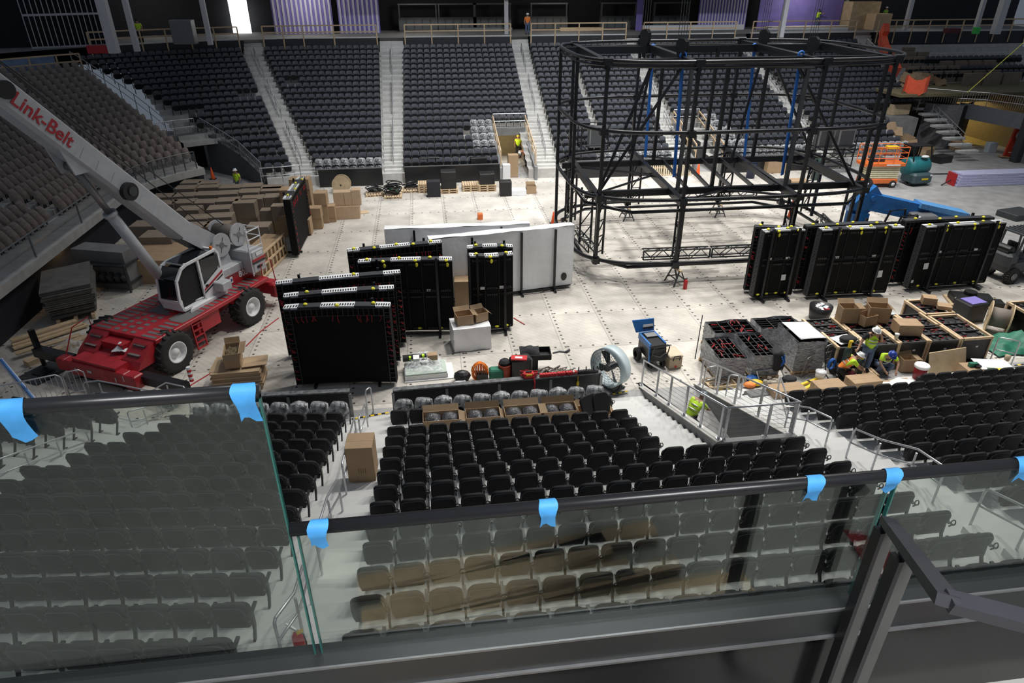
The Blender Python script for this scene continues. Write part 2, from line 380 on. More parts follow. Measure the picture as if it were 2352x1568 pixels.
# corner stand at the end of the building (dusty wrapped seats)
def lz(k): return 2.3+.225*k
def lrad(k): return 8.9+.87*k
LS=[-39,-44,-50,-56,-62,-68,-74,-80,-86,-90]
def left_pt(s,Rr):
    if s>=-90: return bowl_pt(s,Rr)
    return (FC[0]-Rr,FC[1]+(s+90))      # beyond 90: metres toward the camera
LS2=LS+[-95,-100,-105,-110,-114]
mb=MB()
for k in range(0,19):
    r0,r1=lrad(k)-.42,lrad(k+1)-.42
    p=[left_pt(s,r0) for s in LS2]; q=[left_pt(s,r1) for s in LS2]
    terrace_strip(mb,p[::-1],q[::-1],lz(k-1) if k else 2.1,lz(k))
# fascia lip and soffit under the overhang
r0=lrad(0)-.42
p=[left_pt(s,r0-.9) for s in LS2]; q=[left_pt(s,r0) for s in LS2]
terrace_strip(mb,p[::-1],q[::-1],1.75,2.15)
struct(mb,'floor_left_terrace',M_conc)
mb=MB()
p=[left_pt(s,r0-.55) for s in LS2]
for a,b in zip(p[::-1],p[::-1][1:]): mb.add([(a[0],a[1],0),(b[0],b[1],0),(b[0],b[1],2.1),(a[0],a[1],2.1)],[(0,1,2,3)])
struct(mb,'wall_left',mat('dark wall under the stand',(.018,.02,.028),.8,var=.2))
# ---------------------------------------------------------------- black boards round the floor
def boards(name,pts,h,t,group=None,label=None,cap=True):
    th=thing(name,label,'barrier',(pts[0][0],pts[0][1],0),0,group)
    for i in range(len(pts)-1):
        a,b=Vector((*pts[i],0)),Vector((*pts[i+1],0)); d=(b-a).normalized(); nrm=Vector((-d.y,d.x,0))
        m1=MB().use(M_black); m1.bar(a+Vector((0,0,h/2)),b+Vector((0,0,h/2)),t,h,up=(0,0,1)); m1.build('board_panel',th,world=True)
        L=(b-a).length; n=max(1,round(L/1.55))
        for q in range(n+1):
            c=a+d*(L*q/n); m2=MB().use(M_gstl); m2.box((c.x-nrm.x*(t/2+.02),c.y-nrm.y*(t/2+.02),h/2-.03),(.09,.05,h-.06),math.atan2(d.y,d.x)); m2.build('post',th,world=True)
        if cap:
            m3=MB().use(mat('scuffed cap rail',(.12,.125,.13),.5,var=.8,scale=7)); m3.bar(a+Vector((0,0,h+.02)),b+Vector((0,0,h+.02)),.2,.05,up=(0,0,1)); m3.build('cap_rail',th,world=True)
    return th
boards('rink_barrier',[tuple(PZ(902,896,1.0))[:2],tuple(PZ(1380,855,1.0))[:2]],1.0,.08,None,'black rink barrier with scuffed cap in front of the plastic-wrapped seats')
boards('rink_barrier',[tuple(PZ(470,915,.95))[:2],tuple(PZ(661,905,.95))[:2],tuple(PZ(803,898,.95))[:2]],.95,.08,None,'short black rink barrier bending beside the aisle steps, near the black screen')
for a,b,lab in (((-7.15,45.45),(-2.98,45.45),'black rink barrier below the eight plastic-wrapped far seats'),((-1.5,45.45),(4.95,45.45),'black rink barrier across the floor behind the pallets of black cases'),((9.5,45.45),(17.2,45.45),'black rink barrier behind the row of upright pallets'),((21.0,45.45),(28.2,45.45),'black rink barrier behind the steel frame and dustbin')):
    t=thing('rink_barrier',lab,'barrier',(*a,0)); m1=MB().use(M_black); m1.box(((a[0]+b[0])/2,45.45,.58),(b[0]-a[0],.1,1.16)); m1.build('board_panel',t,world=True)
    m3=MB().use(M_gstl); m3.box(((a[0]+b[0])/2,45.45,1.18),(b[0]-a[0],.14,.04)); m3.build('cap_rail',t,world=True)
# ---------------------------------------------------------------- top of the far stand: parapet, concourse, back walls, fascia
M_par=mat('black parapet panel',(.022,.024,.03),.6,var=.12)
def arc_run(s0,s1,Rr,step=3):
    out=[]; s=s0
    while s<s1-1e-6:
        out.append(bowl_pt(s,Rr)); s+=step
    out.append(bowl_pt(s1,Rr)); return out
RT=frad(20)-.3    # parapet radius
ZP=7.75           # concourse level
def at_s(x): return x-FC[0] if x>=FC[0] else -math.degrees(math.asin(min(1,(FC[0]-x)/RT)))
gaps=[(-14.6,-12.8),(-3.4,-1.25),(8.0,9.6),(18.25,19.65),(28.35,29.75),(39.9,41.9)]
def solid_between(lo,hi,fn):
    s=lo
    for g in gaps:
        a,b=at_s(g[0]),at_s(g[1])
        if s<a: fn(s,a)
        s=b
    fn(s,hi)
par=MB().use(M_par)
def pfn(a,b):
    pts=arc_run(a,b,RT)
    for p,q in zip(pts,pts[1:]): par.bar((p[0],p[1],ZP-.55),(q[0],q[1],ZP-.55),.1,1.15,up=(0,0,1))
solid_between(-37.5,66,pfn); struct(par,'wall_parapet')
mb=MB().use(M_concd); pts=arc_run(-70,70,RT+.02); pts2=arc_run(-70,70,RT+9)
for i in range(len(pts)-1): mb.add([(*pts[i],ZP),(*pts[i+1],ZP),(*pts2[i+1],ZP),(*pts2[i],ZP)],[(0,1,2,3)])
struct(mb,'floor_concourse')
mb=MB().use(mat('pale curb',(.62,.62,.6),.8))
def cfn(a,b):
    pts=arc_run(a,b,RT)
    for p,q in zip(pts,pts[1:]): mb.bar((p[0],p[1],ZP+.06),(q[0],q[1],ZP+.06),.16,.1,up=(0,0,1))
solid_between(-37.5,66,cfn); struct(mb,'trim_curb')
# back wall of the concourse: dark with purple sheathing and stud bays
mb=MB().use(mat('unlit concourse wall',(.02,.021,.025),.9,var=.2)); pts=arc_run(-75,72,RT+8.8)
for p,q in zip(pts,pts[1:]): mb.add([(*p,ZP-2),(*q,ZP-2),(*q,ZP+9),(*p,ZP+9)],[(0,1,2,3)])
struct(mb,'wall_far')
M_stripe=mat('white lavender board',(.55,.55,.66),.7,var=.06)
def purple_bay(x0,x1,n,whole=False,r=RT+5.2,lab=None):
    y=FC[1]+r
    t=thing('sheathed_partition',lab,'wall panel',((x0+x1)/2,y,ZP)); m1=MB().use(M_purple); m1.box(((x0+x1)/2,y,ZP+1.55),(x1-x0,.08,3.1)); m1.build('sheathing',t,world=True)
    if not whole:
        m2=MB().use(M_stripe); w=(x1-x0)/n
        for i in range(n): m2.box((x0+w*(i+.5),y-.07,ZP+1.55),(w*.42,.06,3.05))
        m2.build('stud',t,world=True); t.children[1]['kind']='stuff'
def xat(u,v,r): return PY(u,v,FC[1]+r).x
Rb=RT+5.2
purple_bay(xat(628,50,Rb),xat(765,50,Rb),13,lab='lavender striped stud partition behind the second bay of pine railing')
purple_bay(xat(778,45,Rb),xat(872,45,Rb),9,lab='narrower lavender striped partition next to the orange-vested pair')
purple_bay(xat(1605,30,Rb),xat(1715,30,Rb),16,lab='pale striped partition above the hoist blocks')
purple_bay(xat(1462,30,Rb),xat(1476,30,Rb),1,True,lab='thin solid purple pier behind the railing gap')
purple_bay(xat(1742,30,Rb),xat(1795,30,Rb),1,True,lab='short solid purple partition beside a white column')
purple_bay(xat(1806,30,Rb),xat(1932,30,Rb),1,True,lab='wide solid purple partition behind the yellow-shirted worker')
# columns on the concourse
mb=None
M_col=mat('white primed column',(.62,.62,.64),.6,var=.08)
for (ut,ub,vb,w) in ((300,316,118,.34),(476,484,103,.34),(243,264,122,.6),(54,82,105,.6),(1160,1163,78,.34),(1797,1793,86,.34),(1941,1932,60,.34),(2088,2077,72,.34),(2305,2285,78,.6),(905,905,55,.3),(2245,2238,75,.34)):
    p=PZ(ub,vb,ZP); m1=MB().use(M_col); m1.box((p.x,p.y,ZP+2.2),(w,w,4.4)); o=struct(m1,'column')
# upper deck fascia and its pale concrete edge
RF=RT+1.2
mb=MB().use(mat('dark fascia cladding',(.05,.054,.062),.55,var=.1,scale=3)); 
sL=at_s(xat(262,40,RF)); pts=arc_run(-19,56,RF,1.3)
for i,(p,q) in enumerate(zip(pts,pts[1:])): mb.bar((p[0],p[1],ZP+4.0),(q[0]-.02,q[1],ZP+4.0),.12,1.45,up=(0,0,1))
struct(mb,'wall_fascia')
mb=MB().use(M_conc); pts=arc_run(-19,56,RF-.1); pts2=arc_run(-19,56,RF+10)
for i in range(len(pts)-1): mb.add([(*pts[i],ZP+4.85),(*pts[i+1],ZP+4.85),(*pts2[i+1],ZP+6.2),(*pts2[i],ZP+6.2)],[(0,1,2,3)]); mb.bar((*pts[i],ZP+4.8),(*pts[i+1],ZP+4.8),.3,.16,up=(0,0,1))
struct(mb,'ceiling_concourse')
# bright doorway seen between two bays (daylight beyond)
p=PZ(560,98,ZP)
m1=MB().use(mat('daylight through the open door',(1,1,1),emit=3.0,var=0)); yb=FC[1]+RT+7
a=PY(540,95,yb); b=PY(571,33,yb); m1.box(((a.x+b.x)/2,yb,ZP+1.3),(abs(b.x-a.x),.06,3.0)); o=m1.build('window_1'); o['kind']='structure'
sc=bpy.context.scene
sc.view_settings.view_transform='Standard'; sc.view_settings.look='None'; sc.view_settings.gamma=1; sc.view_settings.use_curve_mapping=False; sc.view_settings.exposure=0.0
w=bpy.data.worlds.new('arena air'); sc.world=w; w.use_nodes=True
bg=w.node_tree.nodes['Background']; bg.inputs['Color'].default_value=(.62,.72,.88,1); bg.inputs['Strength'].default_value=.16
def spot(x,y,z,tx,ty,power,ang,blend=.7,size=.6,col=(1,.97,.92)):
    l=bpy.data.lights.new('high_bay_lamp','SPOT'); l.energy=power; l.spot_size=R(ang); l.spot_blend=blend; l.shadow_soft_size=size; l.color=col
    o=bpy.data.objects.new('high_bay_lamp',l); COL.objects.link(o); o.location=(x,y,z)
    d=Vector((tx-x,ty-y,-z)); o.rotation_euler=d.to_track_quat('-Z','Y').to_euler()
for i,(x,y) in enumerate([(8,24),(18,26),(8,34),(18,36),(30,30),(2,42),(14,46),(28,44)]):
    spot(x,y,27,x-1,y-2,9600,95,.85,.9)
spot(16,30,27,2,12,9500,62,.6,.8)
spot(24,30,27,13,12,9000,62,.6,.8)
spot(2,30,27,-6,14,4500,60,.8,.8)
spot(6,28,27,4,53,21000,65,.8,.8,(.92,.95,1))
spot(24,30,27,24,53,21000,65,.8,.8,(.92,.95,1))
# unseen fill lamp added above the walkway so the glass mirrors its floor
l=bpy.data.lights.new('walkway_fill','AREA'); l.shape='RECTANGLE'; l.size=2.4; l.size_y=.6; l.energy=230; o=bpy.data.objects.new('walkway_fill',l); COL.objects.link(o); o.location=(.6,-.6,14.2)
# ---------------------------------------------------------------- stadium seats
def back_outline(w=.50,h=.60):
    out=[]
    for i in range(9): # top arc (superellipse shoulders)
        t=PI*i/8; out.append((math.copysign(abs(math.cos(t))**.55,math.cos(t))*w/2*.97,h-.19+.19*math.sin(t)**.8))
    return [(w/2*.86,0),(w/2*.98,.12),(w/2,.3)]+out+[(-w/2,.3),(-w/2*.98,.12),(-w/2*.86,0)]
def back_mesh(mb,lod=0):
    o=back_outline(); n=len(o); c=(0,.3)
    lay=[(-.055,.84),(-.045,.95),(-.01,1.0),(.02,1.0),(.045,.93)] if lod==0 else [(-.045,.95),(.0,1.0),(.04,.93)]
    vs=[]; fs=[]
    for y,s in lay:
        for x,z in o:
            zz=c[1]+(z-c[1])*s; xx=x*s
            vs.append((xx,y+(.035*(xx/.25)**2)-.21-.2*zz*0.9+.06,.33+zz))
    k=len(lay)
    for L in range(k-1):
        for i in range(n): j=(i+1)%n; fs.append((L*n+j,L*n+i,(L+1)*n+i,(L+1)*n+j))
    for L,y,sg in ((0,-.064,1),(k-1,.05,-1)):
        prev=[L*n+i for i in range(n)]
        for q,(s2,dy) in enumerate(((.55,.006),(.2,.009))):
            b=len(vs)
            for x,z in o:
                zz=c[1]+(z-c[1])*s2; xx=x*s2; vs.append((xx,y-sg*dy+(.035*(xx/.25)**2)-.21-.2*zz*0.9+.06,.33+zz))
            cur=[b+i for i in range(n)]
            for i in range(n):
                j=(i+1)%n; f=(prev[i],prev[j],cur[j],cur[i]); fs.append(f if sg>0 else f[::-1])
            prev=cur
        fs.append(tuple(prev) if sg>0 else tuple(prev[::-1]))
    mb.add(vs,fs)
def welt_mesh(mb):
    o=back_outline(); pts=[]
    for x,z in o[2:-2]:
        zz=.3+(z-.3)*.90; xx=x*.93; pts.append((xx,-.052+(.035*(xx/.25)**2)-.21-.18*zz+.06,.33+zz))
    mb.path(pts,.009,4)
def pan_mesh(mb,lod=0):
    # tip-up pan, folded against the back rest
    w,t,h=.43,.09,.36
    poly=rpoly(w,h,.1,3 if lod==0 else 2)
    M=Matrix.Translation((0,-.06,.50))@Matrix.Rotation(R(80),4,'X')
    mb.prism(poly,t,M@Matrix.Translation((0,0,-t/2)))
def arm_mesh(mb):
    x=.272
    mb.bar((x,-.30,.0),(x,-.14,.36),.035,.05); mb.bar((x,-.15,.34),(x,-.13,.62),.035,.07); mb.bar((x,-.24,.62),(x,.05,.62),.05,.035); mb.box((x,-.28,.012),(.05,.2,.024))
def ring_mesh(mb):
    x=.272; mb.path([(x+.042*math.cos(2*PI*i/10),-.3+.012*math.sin(2*PI*i/10),.69+.05*math.sin(2*PI*i/10)) for i in range(10)],.011,5,closed=True); mb.bar((x,-.295,.65),(x,-.25,.56),.03,.02)
_m=MB().use(M_fabric); back_mesh(_m); ME_back=_m.mesh('backrest',True)
_m=MB().use(M_shell); welt_mesh(_m); ME_welt=_m.mesh('piping')  # welt in the paler shell tone, its edge highlight painted in
_m=MB().use(M_fabric); pan_mesh(_m); ME_pan=_m.mesh('seat_pan')
_m=MB().use(M_blackp); arm_mesh(_m); ME_arm=_m.mesh('armrest')
_m=MB().use(M_blackp); ring_mesh(_m); ME_ring=_m.mesh('cup_holder')
def fseat(mb):
    back_mesh(mb.use(M_shell),1); pan_mesh(mb.use(M_fabric),1); mb.use(M_blackp); mb.bar((.272,-.2,0),(.272,-.12,.62),.04,.06); mb.bar((.272,-.2,.62),(.272,.05,.62),.05,.04)
SEATS=[]   # (x,y,z,rot,label,wrapped)
def add_row(x0,x1,n,yf,z,blk,rown,rz=0,face=0,skip=()):
    for i in range(n):
        if i in skip: continue
        x=x0+(x1-x0)*i/max(1,n-1); y=yf(x); SEATS.append((x,y,z,rz,blk,rown,i))
TOP=.285   # back-rest top sits this far behind the seat origin
# centre block
for j in range(0,14):
    if j==0: add_row(-1.28,4.94,12,lambda x,j=j:nY(j)+TOP,nz(j),'centre block',j)
    elif j==1: continue
    elif j<6: add_row(-1.26,4.94,12,lambda x,j=j:nY(j)+TOP,nz(j),'centre block',j)
    elif j<10: add_row(-1.26,8.17,17,lambda x,j=j:nY(j)+TOP,nz(j),'centre block',j)
    else: add_row(-1.22,8.25,18,lambda x,j=j:nY(j)+TOP,nz(j),'centre block',j)
for j in range(0,12):
    x0=10.62; n=26
    if j==0: add_row(15.6,15.6+.555*10,11,lambda x,j=j:nY(j)+TOP-.1,nz(j),'block beside tunnel rails',j)
    else: add_row(x0,x0+.56*(n-1),n,lambda x,j=j:nY(j)+TOP-.1+.0*(x-10.6),nz(j),'block beside tunnel rails',j)
lf=lambda j:(lambda x:nY(j)+TOP+.12-.10*(x+3.1))
for j in range(0,14):
    xl=-7.6-.30*j; n=round((-3.13-xl)/.565)+1
    add_row(-3.13-.565*(n-1),-3.13,n,lf(j),nz(j),'block behind taller pane',j,rz=R(-5.7))
ll=lambda j:(lambda x:nY(j)+TOP+1.35+.34*(-10.3-x))
for j in range(0,9):
    xr=-9.9-.36*j; add_row(xr-.56*5,xr,6,ll(j),nz(j),'corner block beyond steps',j,rz=R(-19))
seat_root=None; N_IND=0
def real_seat(x,y,z,rz,label,group):
    global seat_root
    if seat_root is None:
        t=thing('stadium_seat',label,'seat',(x,y,z),rz,group); seat_root=t
        for nm,me in (('backrest',ME_back),('seat_pan',ME_pan),('armrest',ME_arm),('cup_holder',ME_ring)):
            o=bpy.data.objects.new(nm,me); COL.objects.link(o); o.parent=t
            if nm=='backrest':
                w_=bpy.data.objects.new('piping',ME_welt); COL.objects.link(w_); w_.parent=o
        return t
    return dup(seat_root,(x,y,z),rz,label,group)
ranked=[]
for s in SEATS:
    u,v,d=proj((s[0],s[1]-.25,s[2]+.6))
    ranked.append((d if (-40<u<2390 and v<1545) else 1e3+d,s))
ranked.sort(key=lambda q:q[0])
ind=[s for d,s in ranked if d<900][:300]; rest=[s for d,s in ranked if d<900][300:]
for s in ind:
    side='from the aisle steps'
    lab='black folding seat, %s from the steps, row %s up, %s'%(orr(s[6]),orr(max(0,s[5])),s[4])
    real_seat(s[0],s[1],s[2],s[3],lab,'black folding seats of '+s[4])
STUFF=MB()
_f=MB(); fseat(_f); FV=[Vector(v) for v in _f.v]; FF=_f.f; FM=_f.m; FMATS=_f.mats
def put_far(mb,x,y,z,rz,sc=1):
    c,s_=math.cos(rz)*sc,math.sin(rz)*sc; b=len(mb.v)
    if not mb.mats: mb.mats=list(FMATS)
    mb.v.extend([(x+c*v.x-s_*v.y,y+s_*v.x+c*v.y,z+v.z*sc) for v in FV]); mb.f.extend([tuple(i+b for i in f) for f in FF]); mb.m.extend(FM)
# near seats past the three hundred keep the black shell look
_n=MB(); back_mesh(_n.use(M_fabric),0); pan_mesh(_n.use(M_fabric),1); arm_mesh(_n.use(M_blackp)); ring_mesh(_n)
NV=[Vector(v) for v in _n.v]
for s in rest:
    c,s_=math.cos(s[3]),math.sin(s[3]); b=len(STUFF.v)
    for m in FMATS+_n.mats:
        if m not in STUFF.mats: STUFF.mats.append(m)
    STUFF.v.extend([(s[0]+c*v.x-s_*v.y,s[1]+s_*v.x+c*v.y,s[2]+v.z) for v in NV]); STUFF.f.extend([tuple(i+b for i in f) for f in _n.f]); STUFF.m.extend([STUFF.mats.index(_n.mats[k]) for k in _n.m])
for m in FMATS:
    if m not in STUFF.mats: STUFF.mats.append(m)
FMI=[STUFF.mats.index(FMATS[k]) for k in FM]
def put_far2(x,y,z,rz):
    c,s_=math.cos(rz),math.sin(rz); b=len(STUFF.v)
    STUFF.v.extend([(x+c*v.x-s_*v.y,y+s_*v.x+c*v.y,z+v.z) for v in FV]); STUFF.f.extend([tuple(i+b for i in f) for f in FF]); STUFF.m.extend(FMI)
# far bowl
WRAP=[]
rnd=random.Random(3)
def far_row(j,xl,xr,wrapfn=None,skipfn=None):
    rr=frad(j)-TOP
    # walk the arc between two x values
    def s_of(x): return x-FC[0] if x>=FC[0] else -rr*math.asin(min(1,(FC[0]-x)/rr))
    a,b=s_of(xl)+.27,s_of(xr)-.27; n=max(1,int((b-a)/.535+.5)+0)
    for i in range(n+1):
        s=a+(b-a)*i/max(1,n)
        if s>=0: x,y,rz=FC[0]+s,FC[1]+rr,PI
        else: t=-s/rr; x,y,rz=FC[0]-rr*math.sin(t),FC[1]+rr*math.cos(t),PI+t
        if skipfn and skipfn(i,n,j): continue
        if wrapfn and wrapfn(i,n,j): WRAP.append((x,y,fz(j),rz))
        else: put_far2(x,y,fz(j),rz)
for j in range(20):
    L=lambda k,top=False: aisle_line(AISLES[k][0],AISLES[k][2],j)
    Rr_=lambda k: aisle_line(AISLES[k][1],AISLES[k][3],j)
    # corner section
    if j>=7:
        t=R(27+(j-7)*1.0); xl=FC[0]-frad(j)*math.sin(t)
    else: xl=FC[0]-frad(j)*math.sin(R(12+1.9*j))
    far_row(j,xl,L(0),None,lambda i,n,j:(j==4 and 6<i<10) or (j==9 and i<3) or (j==11 and i>n-3))
    far_row(j,Rr_(0),L(1),lambda i,n,j:j==0,lambda i,n,j:(j==13 and 0<i<3))
    far_row(j,Rr_(1),min(L(2),4.95) if j<6 else L(2),lambda i,n,j:j in(2,3,4,5) and i>=n-2,lambda i,n,j:(j==6 and 3<i<n-4 and False) or (j==4 and i==n-3))
    far_row(j,Rr_(2),L(3),lambda i,n,j:j==0 and i>4,lambda i,n,j:(i==6 and j>3 and j<17))
    far_row(j,Rr_(3) if j>=6 else 21.0,L(4),lambda i,n,j:j==0 or (j in(1,2,3,4,5) and i<4-j//2))
    far_row(j,Rr_(4),L(5) if j>=7 else (35.4-.1*j),lambda i,n,j:j==0)
    if j>=10: far_row(j,Rr_(5),54,None,lambda i,n,j:j not in(12,13,15))
o=STUFF.build('stadium_seat_rows'); tag(o,'rows of grey-black stadium seats filling the far side of the bowl','seats','black stadium seats of the far bowl','stuff')
# seats still in clear plastic
def cover_mesh(mb,seed):
    r=random.Random(seed); o=back_outline(.54,.68); n=len(o); lay=[(-.16,.62),(-.13,.95),(-.04,1.06),(.08,1.05),(.16,.9),(.19,.5)]
    vs=[];fs=[]
    for y,s in lay:
        for i,(x,z) in enumerate(o):
            k=s*(1+.10*(r.random()-.5)); zz=.32+(z-.32)*k; vs.append((x*k*(1+.05*math.sin(3*i+seed)),y-.16-.17*zz+.02*r.random(),.30+zz+(.07*r.random() if z>.55 else 0)))
    for L in range(len(lay)-1):
        for i in range(n): j=(i+1)%n; fs.append((L*n+j,L*n+i,(L+1)*n+i,(L+1)*n+j))
    fs.append(tuple(range(n))); fs.append(tuple(range(len(lay)*n-1,(len(lay)-1)*n-1,-1))); mb.add(vs,fs)
COVERS=[]
for k in range(3):
    _m=MB().use(M_film); cover_mesh(_m,k); COVERS.append(_m.mesh('plastic_cover',True))
def wrapped(x,y,z,rz,label,group,k=0,far=False):
    t=thing('bagged_stadium_seat',label,'seat',(x,y,z),rz,group)
    for nm,me in (('backrest',ME_back),('seat_pan',ME_pan),('armrest',ME_arm),('plastic_cover',COVERS[k%3])):
        o=bpy.data.objects.new(nm,me); COL.objects.link(o); o.parent=t
    return t
for i in range(11):
    x=-1.15+.60*i; wrapped(x,nY(-1)+TOP,nz(-1),0,'front-row seat in clear plastic behind the long barrier, %s from the aisle'%orr(i),'front-row seats in clear plastic',i)
for i in range(8):
    x=-3.1-.6*i; wrapped(x,lf(-1)(x),nz(-1),R(-5.7),'front-row seat in clear plastic behind the short barrier, %s from the aisle'%orr(i),'plastic-wrapped seats left of the aisle',i)
for i,(x,y,z,rz) in enumerate(WRAP): wrapped(x,y,z,rz,'far stadium seat still bagged in clear plastic near the front rows','bagged seats of the far bowl',i)
# dusty paper-wrapped seats of the end stand: three hundred of them one by one, the rest as one mass
def dusty_mesh(seed):
    r=random.Random(seed); m=MB().use(M_brownp); n=9
    rings=[(.30,.26,.24),(.45,.27,.27),(.62,.25,.22),(.80,.24,.15),(.90,.18,.08)]; vs=[];fs=[]
    for q,(z,a,b) in enumerate(rings):
        for i in range(n):
            t=2*PI*i/n; k=1+.25*(r.random()-.5); vs.append((a*.86*k*math.cos(t),.02-.28*(z-.3)+b*k*math.sin(t),z*(1+.06*(r.random()-.5))))
    for q in range(4):
        for i in range(n): j=(i+1)%n; fs.append((q*n+i,q*n+j,(q+1)*n+j,(q+1)*n+i))
    fs.append(tuple(range(4*n,5*n))); m.add(vs,fs); return m
DU=[dusty_mesh(i) for i in range(4)]; DME=[m.mesh('paper_wrap',True) for m in DU]
_m=MB().use(M_blackp); _m.bar((-.2,-.1,0),(-.2,-.1,.4),.05); _m.bar((.2,-.1,0),(.2,-.1,.4),.05); _m.bar((-.2,-.1,.38),(.2,-.1,.38),.05); ME_leg2=_m.mesh('seat_frame')
dl=[]
for k in range(0,18):
    rr=lrad(k); s=-41.5-.15*k
    a0=R(41.5+.0*k); arc=(PI/2-a0)*rr; n=int((arc+24)/.56)
    for i in range(n):
        d=i*.56
        if d<arc: t=a0+d/rr; x,y,rz=FC[0]-rr*math.sin(t),FC[1]+rr*math.cos(t),PI+t
        else: x,y,rz=FC[0]-rr,FC[1]-(d-arc),PI+PI/2
        if abs(y-33.0)<.6: continue
        u,v,dd=proj((x,y,lz(k)+.6))
        if u<-25: continue
        dl.append((dd,x,y,lz(k),rz,k,i))
dl.sort(); DM=MB().use(M_brownp)
for q,(dd,x,y,z,rz,k,i) in enumerate(dl):
    if q<300:
        t=thing('paper_wrapped_seat','dusty paper-wrapped seat in the end stand behind the crane boom','seat',(x,y,z),rz,'paper-wrapped seats of the end stand')
        for nm,me in (('paper_wrap',DME[q%4]),('seat_frame',ME_leg2)):
            o=bpy.data.objects.new(nm,me); COL.objects.link(o); o.parent=t
    else:
        c,s_=math.cos(rz),math.sin(rz); DM.add([(x+c*v[0]-s_*v[1],y+s_*v[0]+c*v[1],z+v[2]) for v in DU[q%4].v],DU[q%4].f)
if DM.f:
    o=DM.build('paper_wrapped_seat_rows',smooth=True); tag(o,'mass of dusty paper-wrapped seats high in the end stand','seats','paper-wrapped seats of the end stand','stuff')
# ---------------------------------------------------------------- glass balustrade at the photographer's rail
GY=1.268
def pane(x0,x1,z0,z1,label):
    t=thing('glass_balustrade',label,'glass pane',((x0+x1)/2,GY,z0),0)
    m=MB().use(M_pane); m.add([(x0,GY-.006,z0),(x1,GY-.006,z0),(x1,GY-.006,z1),(x0,GY-.006,z1),(x0,GY+.006,z0),(x1,GY+.006,z0),(x1,GY+.006,z1),(x0,GY+.006,z1)],[(0,1,2,3),(7,6,5,4)]); m.build('glass',t,world=True)
    e=MB().use(mat('polished green glass edge',(.03,.14,.12),.15,var=0)); e.box((x0+.002,GY,(z0+z1)/2),(.004,.0125,z1-z0)); e.build('glass_edge',t,world=True); e=MB().use(MATS['polished green glass edge']); e.box((x1-.002,GY,(z0+z1)/2),(.004,.0125,z1-z0)); e.build('glass_edge',t,world=True)
    return t
pane(-1.36,-.387,10.82,11.705,'taller clear glass pane carrying two blue tape tabs beside the aisle')
pane(-.372,1.196,10.82,11.30,'long low glass pane under the black rail, before the centre seats')
pane(1.214,2.3,10.82,11.30,'glass pane next to the near black stair handrail')
M_grail=mat('black satin rail',(.016,.016,.018),.3,var=.05)
for x0,x1,z,lab in ((-1.36,-.387,11.715,'short black top rail on the taller glass pane'),(-.385,2.3,11.312,'long black top rail along the low glass panes')):
    m=MB().use(M_grail); m.path([(x0,GY,z),((x0+x1)/2,GY,z),(x1,GY,z)],.0175,10); t=m.build('top_rail',smooth=True); tag(t,lab,'rail')
M_shoe=mat('anodised base shoe',(.045,.048,.05),.38,metal=.4,var=.05)
t=thing('base_shoe','dark metal shoe channel holding the glass panes','glass channel',(.4,GY,10.75))
m=MB().use(M_shoe); m.box((.4,GY-.01,10.795),(3.6,.085,.115),bev=.006); m.build('channel',t,world=True)
m=MB().use(M_gstl); m.box((.4,GY-.052,10.853),(3.6,.006,.008)); m.box((.4,GY-.056,10.742),(3.6,.012,.008)); m.build('trim_lip',t,world=True)
m=MB().use(mat('black glossy fascia',(.012,.012,.013),.16,var=.05)); m.box((.4,GY+.0,10.45),(3.8,.06,.58)); struct(m,'wall_curb')
M_walk=mat('lit walkway concrete',(.33,.33,.31),.85,var=.14,scale=2)
m=MB().use(M_walk); m.box((.4,-1.0,10.2),(6,4.5,.1)); struct(m,'floor_walkway')
m=MB().use(M_conc); m.box((.4,1.32,10.1),(6,.3,.5)); struct(m,'wall_upstand')
# blue tape tabs folded over the rails
def tape(u,v,z,w,ln,label,sk=0):
    p=PY(u,v,GY); x=p.x; n=9
    t=thing('tape_tab',label,'tape',(x,GY,z),0,'blue tape tabs on the glass rails')
    m=MB().use(M_tape)
    prof=[]
    for i in range(7): a=PI*(.1+.9*i/6); prof.append((GY+.0195*math.cos(a),z+.0195*math.sin(a)))
    prof=prof+[(GY-.0205,z-.012),(GY-.019,z-ln*.35),(GY-.0135,z-ln*.7),(GY-.011,z-ln)]
    k=len(prof); m.grid(4,k-1,lambda a,b:(x+(a-.5)*w*(1-.12*b)+sk*b*.02+.003*math.sin(9*b+4*a),prof[round(b*(k-1))][0],prof[round(b*(k-1))][1]-(.008*math.sin(6*a+x*9) if b>.95 else 0)))
    m.build('strip',t,smooth=True,world=True)
tape(22,935,11.715,.058,.075,'blue tape tab on the taller pane, over the crane side',.6)
tape(560,900,11.715,.052,.065,'blue tape tab at the aisle end of the taller pane',.3)
tape(737,1215,11.312,.048,.055,'blue tape tab at the aisle end of the long rail',-.4)
tape(1257,1163,11.312,.047,.055,'blue tape tab over the middle of the centre seats')
tape(1872,1100,11.312,.048,.05,'blue tape tab just before the pane joint, over black seats',-.4)
tape(2052,1082,11.312,.046,.045,'blue tape tab right over the second pane joint',-.5)
tape(2350,1058,11.312,.05,.05,'blue tape tab beyond the stair handrail')
